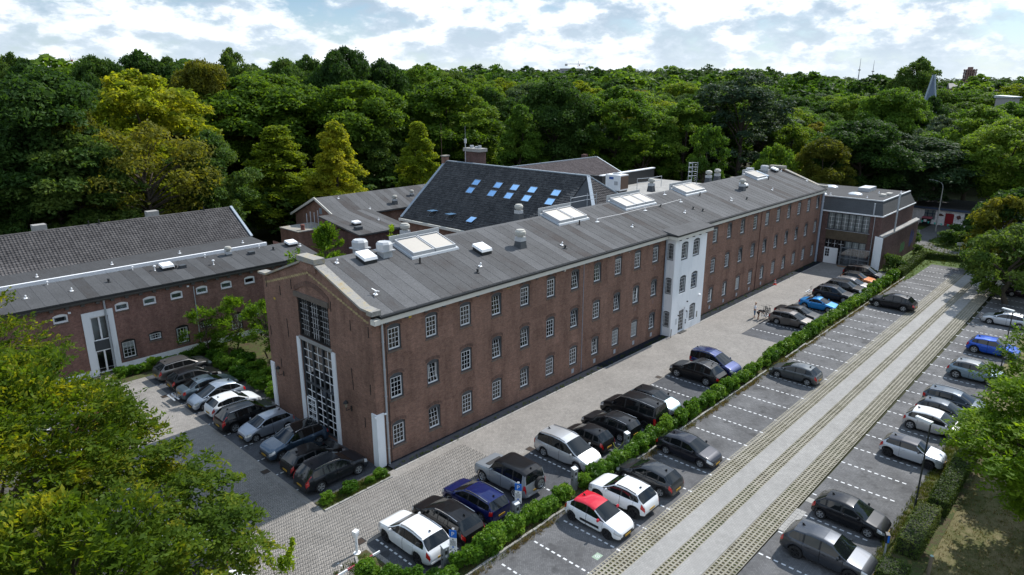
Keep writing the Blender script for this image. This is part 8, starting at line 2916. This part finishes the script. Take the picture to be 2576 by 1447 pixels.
# ------------------------------------------------------------------ grasses and weeds, leaf by leaf but uncountable
def tufts(name, pts, mat, blade=.22, per=9, seed=1):
    r2 = np.random.default_rng(seed)
    n = len(pts) * per
    B = np.repeat(np.array(pts), per, 0) + np.concatenate([r2.normal(0, .06, (n, 2)), np.zeros((n, 1))], 1)
    a = r2.uniform(0, 6.28, n)
    h = blade * r2.uniform(.5, 1.4, n)
    ln_ = r2.uniform(.15, .8, n)
    dx, dy = np.cos(a), np.sin(a)
    w = .012 + .006 * r2.random(n)
    p0 = B + np.stack([-dy * w, dx * w, np.zeros(n)], 1); p1 = B - np.stack([-dy * w, dx * w, np.zeros(n)], 1)
    tp = B + np.stack([dx * h * ln_, dy * h * ln_, h], 1)
    V = np.stack([p0, p1, tp], 1).reshape(-1, 3)
    o = put(name, np_mesh(name, V, np.arange(3 * n).reshape(n, 3), mat), None)
    o['kind'] = 'stuff'
    return o


DRY = leaf_mat('dry_grass', (.08, .065, .03), (.16, .125, .06), (.25, .2, .1), .2, clump=1.5)
GRN = leaf_mat('grass_blades', (.03, .055, .01), (.07, .1, .018), (.13, .14, .03), .25, clump=1.2)
rg2 = np.random.default_rng(77)
pts = []
for k in range(2600):
    x = rg2.uniform(-5, 75)
    if math.sin(x * .9) + math.sin(x * 2.3 + 1) + rg2.normal(0, .7) < -.3:
        continue
    pts.append((x, -12.15 - abs(rg2.normal(0, .14)) if rg2.random() < .7 else rg2.uniform(-11.9, -11.2), GZ))
tufts('verge_grass', pts, DRY, .17, 8, 1)
pts = [(rg2.uniform(-5, 75), -12.0 + rg2.normal(0, .18), GZ) for k in range(1500)]
tufts('verge_grass', pts, GRN, .16, 8, 2)
pts = [(rg2.uniform(0.5, 35), -.75 + rg2.normal(0, .12), GZ + .03) for k in range(150)] + [(rg2.uniform(42, 77), -.1 + abs(rg2.normal(0, .3)) * -1, GZ + .03) for k in range(160)]
tufts('wall_weeds', pts, GRN, .14, 8, 3)
pts = [(rg2.uniform(-8.8, -5.8), rg2.uniform(-12, -6.6), GZ) for k in range(420)] + [(rg2.uniform(-5, -.2), rg2.uniform(-1.5, -.5), GZ + .05) for k in range(320)]
tufts('planter_grass', pts, GRN, .17, 9, 4)
pts = [(rg2.uniform(10.5, 30), rg2.uniform(-27.7, -26.9), GZ) for k in range(900)]
tufts('bed_grass', pts, GRN, .17, 9, 5)
pts = [(rg2.uniform(4, 45), rg2.uniform(-44, -28.9), 0.0) for k in range(6500)]
tufts('lawn_grass', pts, DRY, .1, 5, 6)
pts = [(rg2.uniform(4, 45), rg2.uniform(-44, -28.9), 0.0) for k in range(3500)]
tufts('lawn_grass', pts, GRN, .09, 5, 7)
pts = [(rg2.uniform(74, 118), rg2.uniform(-21, -8.6), 0.0) for k in range(3000)]
pts = [p for p in pts if p[0] > 88 or p[1] > -12.7]
tufts('bank_grass', pts, GRN, .25, 9, 8)
# earth cells of the grass pavers: short sparse blades
pts = []
for yb, ny in ((-17.722, 5), (-19.622, 3), (-22.1, 5)):
    for i in range(260):
        for j in range(ny):
            if rg2.random() < .5:
                pts.append((-3.4 + (i + .5) * .257 + rg2.normal(0, .03), yb + (j + .5) * .257 + rg2.normal(0, .03), .01))
tufts('cell_grass', pts, GRN, .055, 9, 9)

# ================================================================== far things on the horizon
def far_at(px, py, d):
    return at_dist(px, py, d)


HZB = plain('far_brick', (.2, .12, .1), .2, .05, .8)
HZC = plain('far_concrete', (.3, .29, .29), .15, .05, .8)


def tower_crane(px, py, d, h_px, jib_l, jib_r, label, rot):
    p = far_at(px, py, d)
    k = d / 1716.7
    t = thing('tower_crane', label, 'crane', (p.x, p.y, -.1), rot, 'cranes on the horizon')
    H = p.z
    m = MB()
    w = 1.0
    for sx_ in (-w, w):
        for sy in (-w, w):
            m.bar((sx_, sy, 0), (sx_, sy, H), .35)
    for z in np.arange(0, H, 3):
        m.bar((-w, -w, z), (w, -w, z + 3), .25).bar((-w, w, z), (w, w, z + 3), .25)
    m.build('mast', WHITE, t, world=False)
    j = MB()
    for y in (-.6, .6):
        j.bar((-jib_l * k, y, H), (jib_r * k, y, H), .35)
    j.bar((-jib_l * k, 0, H + 1.6), (jib_r * k, 0, H + 1.6), .35)
    for x in np.arange(-jib_l * k, jib_r * k - 2, 2.5):
        j.bar((x, .6, H), (x + 1.2, 0, H + 1.6), .2).bar((x + 1.2, 0, H + 1.6), (x + 2.5, -.6, H), .2)
    j.build('jib', WHITE, t, world=False)
    MB().box(-jib_l * k, -jib_l * k + 4, -1, 1, H - 2, H + .4).build('counterweight', HZC, t, world=False)
    MB().bar((0, 0, H), (0, 0, H + 5), .6).build('tower_top', WHITE, t, world=False)
    MB().box(.6, 2.4, -1.8, -.6, H - 2.2, H - .2).build('cab', plain('far_red', (.4, .05, .04), .1, 1, .6), t, world=False)
    return t


tower_crane(178, 150, 900, 25, 26, 44, 'pale tower crane rising behind the wood at the far left', R(YAW - 85))
tower_crane(1455, 162, 1100, 20, 32, 18, 'pale tower crane above a block on the horizon', R(YAW - 95))
p = far_at(129, 157, 700)
t = thing('lattice_mast', 'short lattice mast top left of the far left crane', 'mast', (p.x, p.y, -.1))
m = MB()
for a in range(3):
    m.bar((.8 * math.cos(a * 2.1), .8 * math.sin(a * 2.1), 0), (.5 * math.cos(a * 2.1), .5 * math.sin(a * 2.1), p.z), .3)
for z in np.arange(0, p.z, 2):
    m.bar((.8, 0, z), (-.4, .7, z + 2), .15)
m.build('mast', HZC, t, world=False)
MB().box(-2, 2, -2, 2, p.z - 1.2, p.z - .6).build('platform', HZC, t, world=False)
# block under the crane
p = far_at(1440, 174, 1000)
b = thing('apartment_block', 'grey block on the horizon under the crane', 'building', (p.x, p.y, -.1), R(YAW - 90))
MB().box(-17, 14, -8, 8, 0, p.z).build('wall', HZC, b, world=False)
MB().box(-17.3, 14.3, -8.3, 8.3, p.z, p.z + .8).build('roof', HZC, b, world=False)
for k in range(6):
    MB().box(-15 + k * 4.8, -12.4 + k * 4.8, -8.15, -8, p.z - 4.5, p.z - 2.5).build('window', plain('far_window', (.1, .12, .14), .1, 1, .3), b, world=False)
# high building in open frame at the far right
p = far_at(2442, 174, 900)
b = thing('concrete_tower_block', 'brown concrete tower block with open balconies on the far right horizon', 'building', (p.x, p.y, -.1), R(YAW - 100))
H = p.z
w = 4.2
for k in range(14):
    z = H - 1.2 - k * 3.0
    if z < 0:
        break
    MB().box(-w - 1.2, w + 1.2, -4, 4, z, z + .7).build('floor_slab', HZB, b, world=False)
    MB().box(-w + .6, w - .6, -3, 3, z - 2.3, z).build('wall', plain('far_shadow', (.06, .05, .05), .1, 1, .8), b, world=False)
for x in np.linspace(-w, w, 5):
    for y in (-3.6, 3.6):
        MB().box(x - .5, x + .5, y - .5, y + .5, 0, H).build('column', HZB, b, world=False)
MB().box(-1.8, 1.2, -3, 3, H, H + 2.2).build('roof_house', HZB, b, world=False)
# masts
for px, py, d, lb in ((2166, 147, 800, 'thin radio mast on the horizon, left of the pair'), (2200, 152, 820, 'thin radio mast on the horizon, right of the pair')):
    p = far_at(px, py, d)
    t = thing('radio_mast', lb, 'mast', (p.x, p.y, -.1), 0, 'radio masts on the horizon')
    MB().tube((0, 0, 0), (0, 0, p.z * .7), .7, .5, n=6).tube((0, 0, p.z * .7), (0, 0, p.z), .4, .12, n=6).build('mast', HZC, t, world=False)
    MB().box(-1, 1, -1, 1, p.z * .78, p.z * .8).build('platform', HZC, t, world=False)
# church spire
p = far_at(2350, 188, 215)
t = thing('church_spire', 'slender blue grey slate spire rising out of the wood', 'church', (p.x, p.y, -.1), R(YAW - 30))
slate = plain('blue_slate', (.09, .13, .19), .15, .6, .5)
MB().hexa([(-4.4, -3.4, 8), (4.4, -3.4, 8), (4.4, 3.4, 8), (-4.4, 3.4, 8)], [(-.12, -.12, p.z), (.12, -.12, p.z), (.12, .12, p.z), (-.12, .12, p.z)]).build('spire', slate, t, world=False)
for sx_, sy in ((-1, -1), (1, -1), (1, 1), (-1, 1)):
    MB().bar((sx_ * 4.4, sy * 3.4, 8), (sx_ * .12, sy * .12, p.z), .4).build('ridge', LEAD, t, world=False)
MB().box(-1.8, 1.8, -1.8, 1.8, 0, 8).build('tower', HZB, t, world=False)
# pale flat roof among the trees at the right edge
p = far_at(2536, 245, 230)
b = thing('white_roofed_building', 'flat pale roofed building among trees at the right edge', 'building', (p.x, p.y, -.1), R(YAW - 60))
MB().box(-1.9, 1.9, -2, 2, 0, p.z).build('wall', HZC, b, world=False)
MB().hexa([(-2.2, -2.4, p.z), (2.2, -2.4, p.z), (2.2, 2.4, p.z), (-2.2, 2.4, p.z)], [(-2.2, -2.4, p.z + .3), (2.2, -2.4, p.z + .3), (2.2, 2.4, p.z + .6), (-2.2, 2.4, p.z + .6)]).build('roof', ZINC, b, world=False)
# town houses at the far right
HM = {}
hr = random.Random(4)
for k in range(18):
    px, d = hr.uniform(2405, 2520), hr.uniform(480, 800)
    p = far_at(px, 214, d)
    rz = R(YAW - 90 + hr.choice((-20, 10, 70, -15)))
    red = hr.random() < .65
    b = thing('town_house', '%s far house with %s roof %s' % (('narrow' if k % 2 else 'long'), 'red brown tiled' if red else 'dark slate', 'left of the concrete tower block' if px < 2430 else ('below the concrete tower block' if px < 2465 else ('right of the concrete tower block' if px < 2530 else 'near the right edge'))), 'house', (p.x, p.y, -.1), rz, 'town houses with %s roofs on the right horizon' % ('red' if red else 'dark'))
    H = max(7, p.z + hr.uniform(-2, 2))
    L2, W2 = (hr.uniform(4, 5.2), 4.0) if k % 2 else (hr.uniform(5.8, 7), 4.0)
    MB().box(-L2, L2, -W2, W2, 0, H - 3.2).build('wall', HZB if hr.random() < .7 else HZC, b, world=False)
    MB().add([(-L2 - .4, -W2 - .5, H - 3.3), (L2 + .4, -W2 - .5, H - 3.3), (L2 + .4, W2 + .5, H - 3.3), (-L2 - .4, W2 + .5, H - 3.3), (-L2 - .4, 0, H), (L2 + .4, 0, H)], [(0, 1, 5, 4), (2, 3, 4, 5), (1, 2, 5), (3, 0, 4), (3, 2, 1, 0)]).build('roof', TILE_RED if red else GREYFRAME, b, world=False)
    MB().box(L2 * .4, L2 * .4 + .9, -.5, .5, H - .8, H + 1.0).build('chimney', HZB, b, world=False)
    for q in range(3):
        MB().box(-L2 + 1 + q * L2 * .62, -L2 + 2.2 + q * L2 * .62, -W2 - .06, -W2, H - 5.6, H - 4.2).build('window', plain('far_white', (.6, .6, .6), .1, 1, .5), b, world=False)
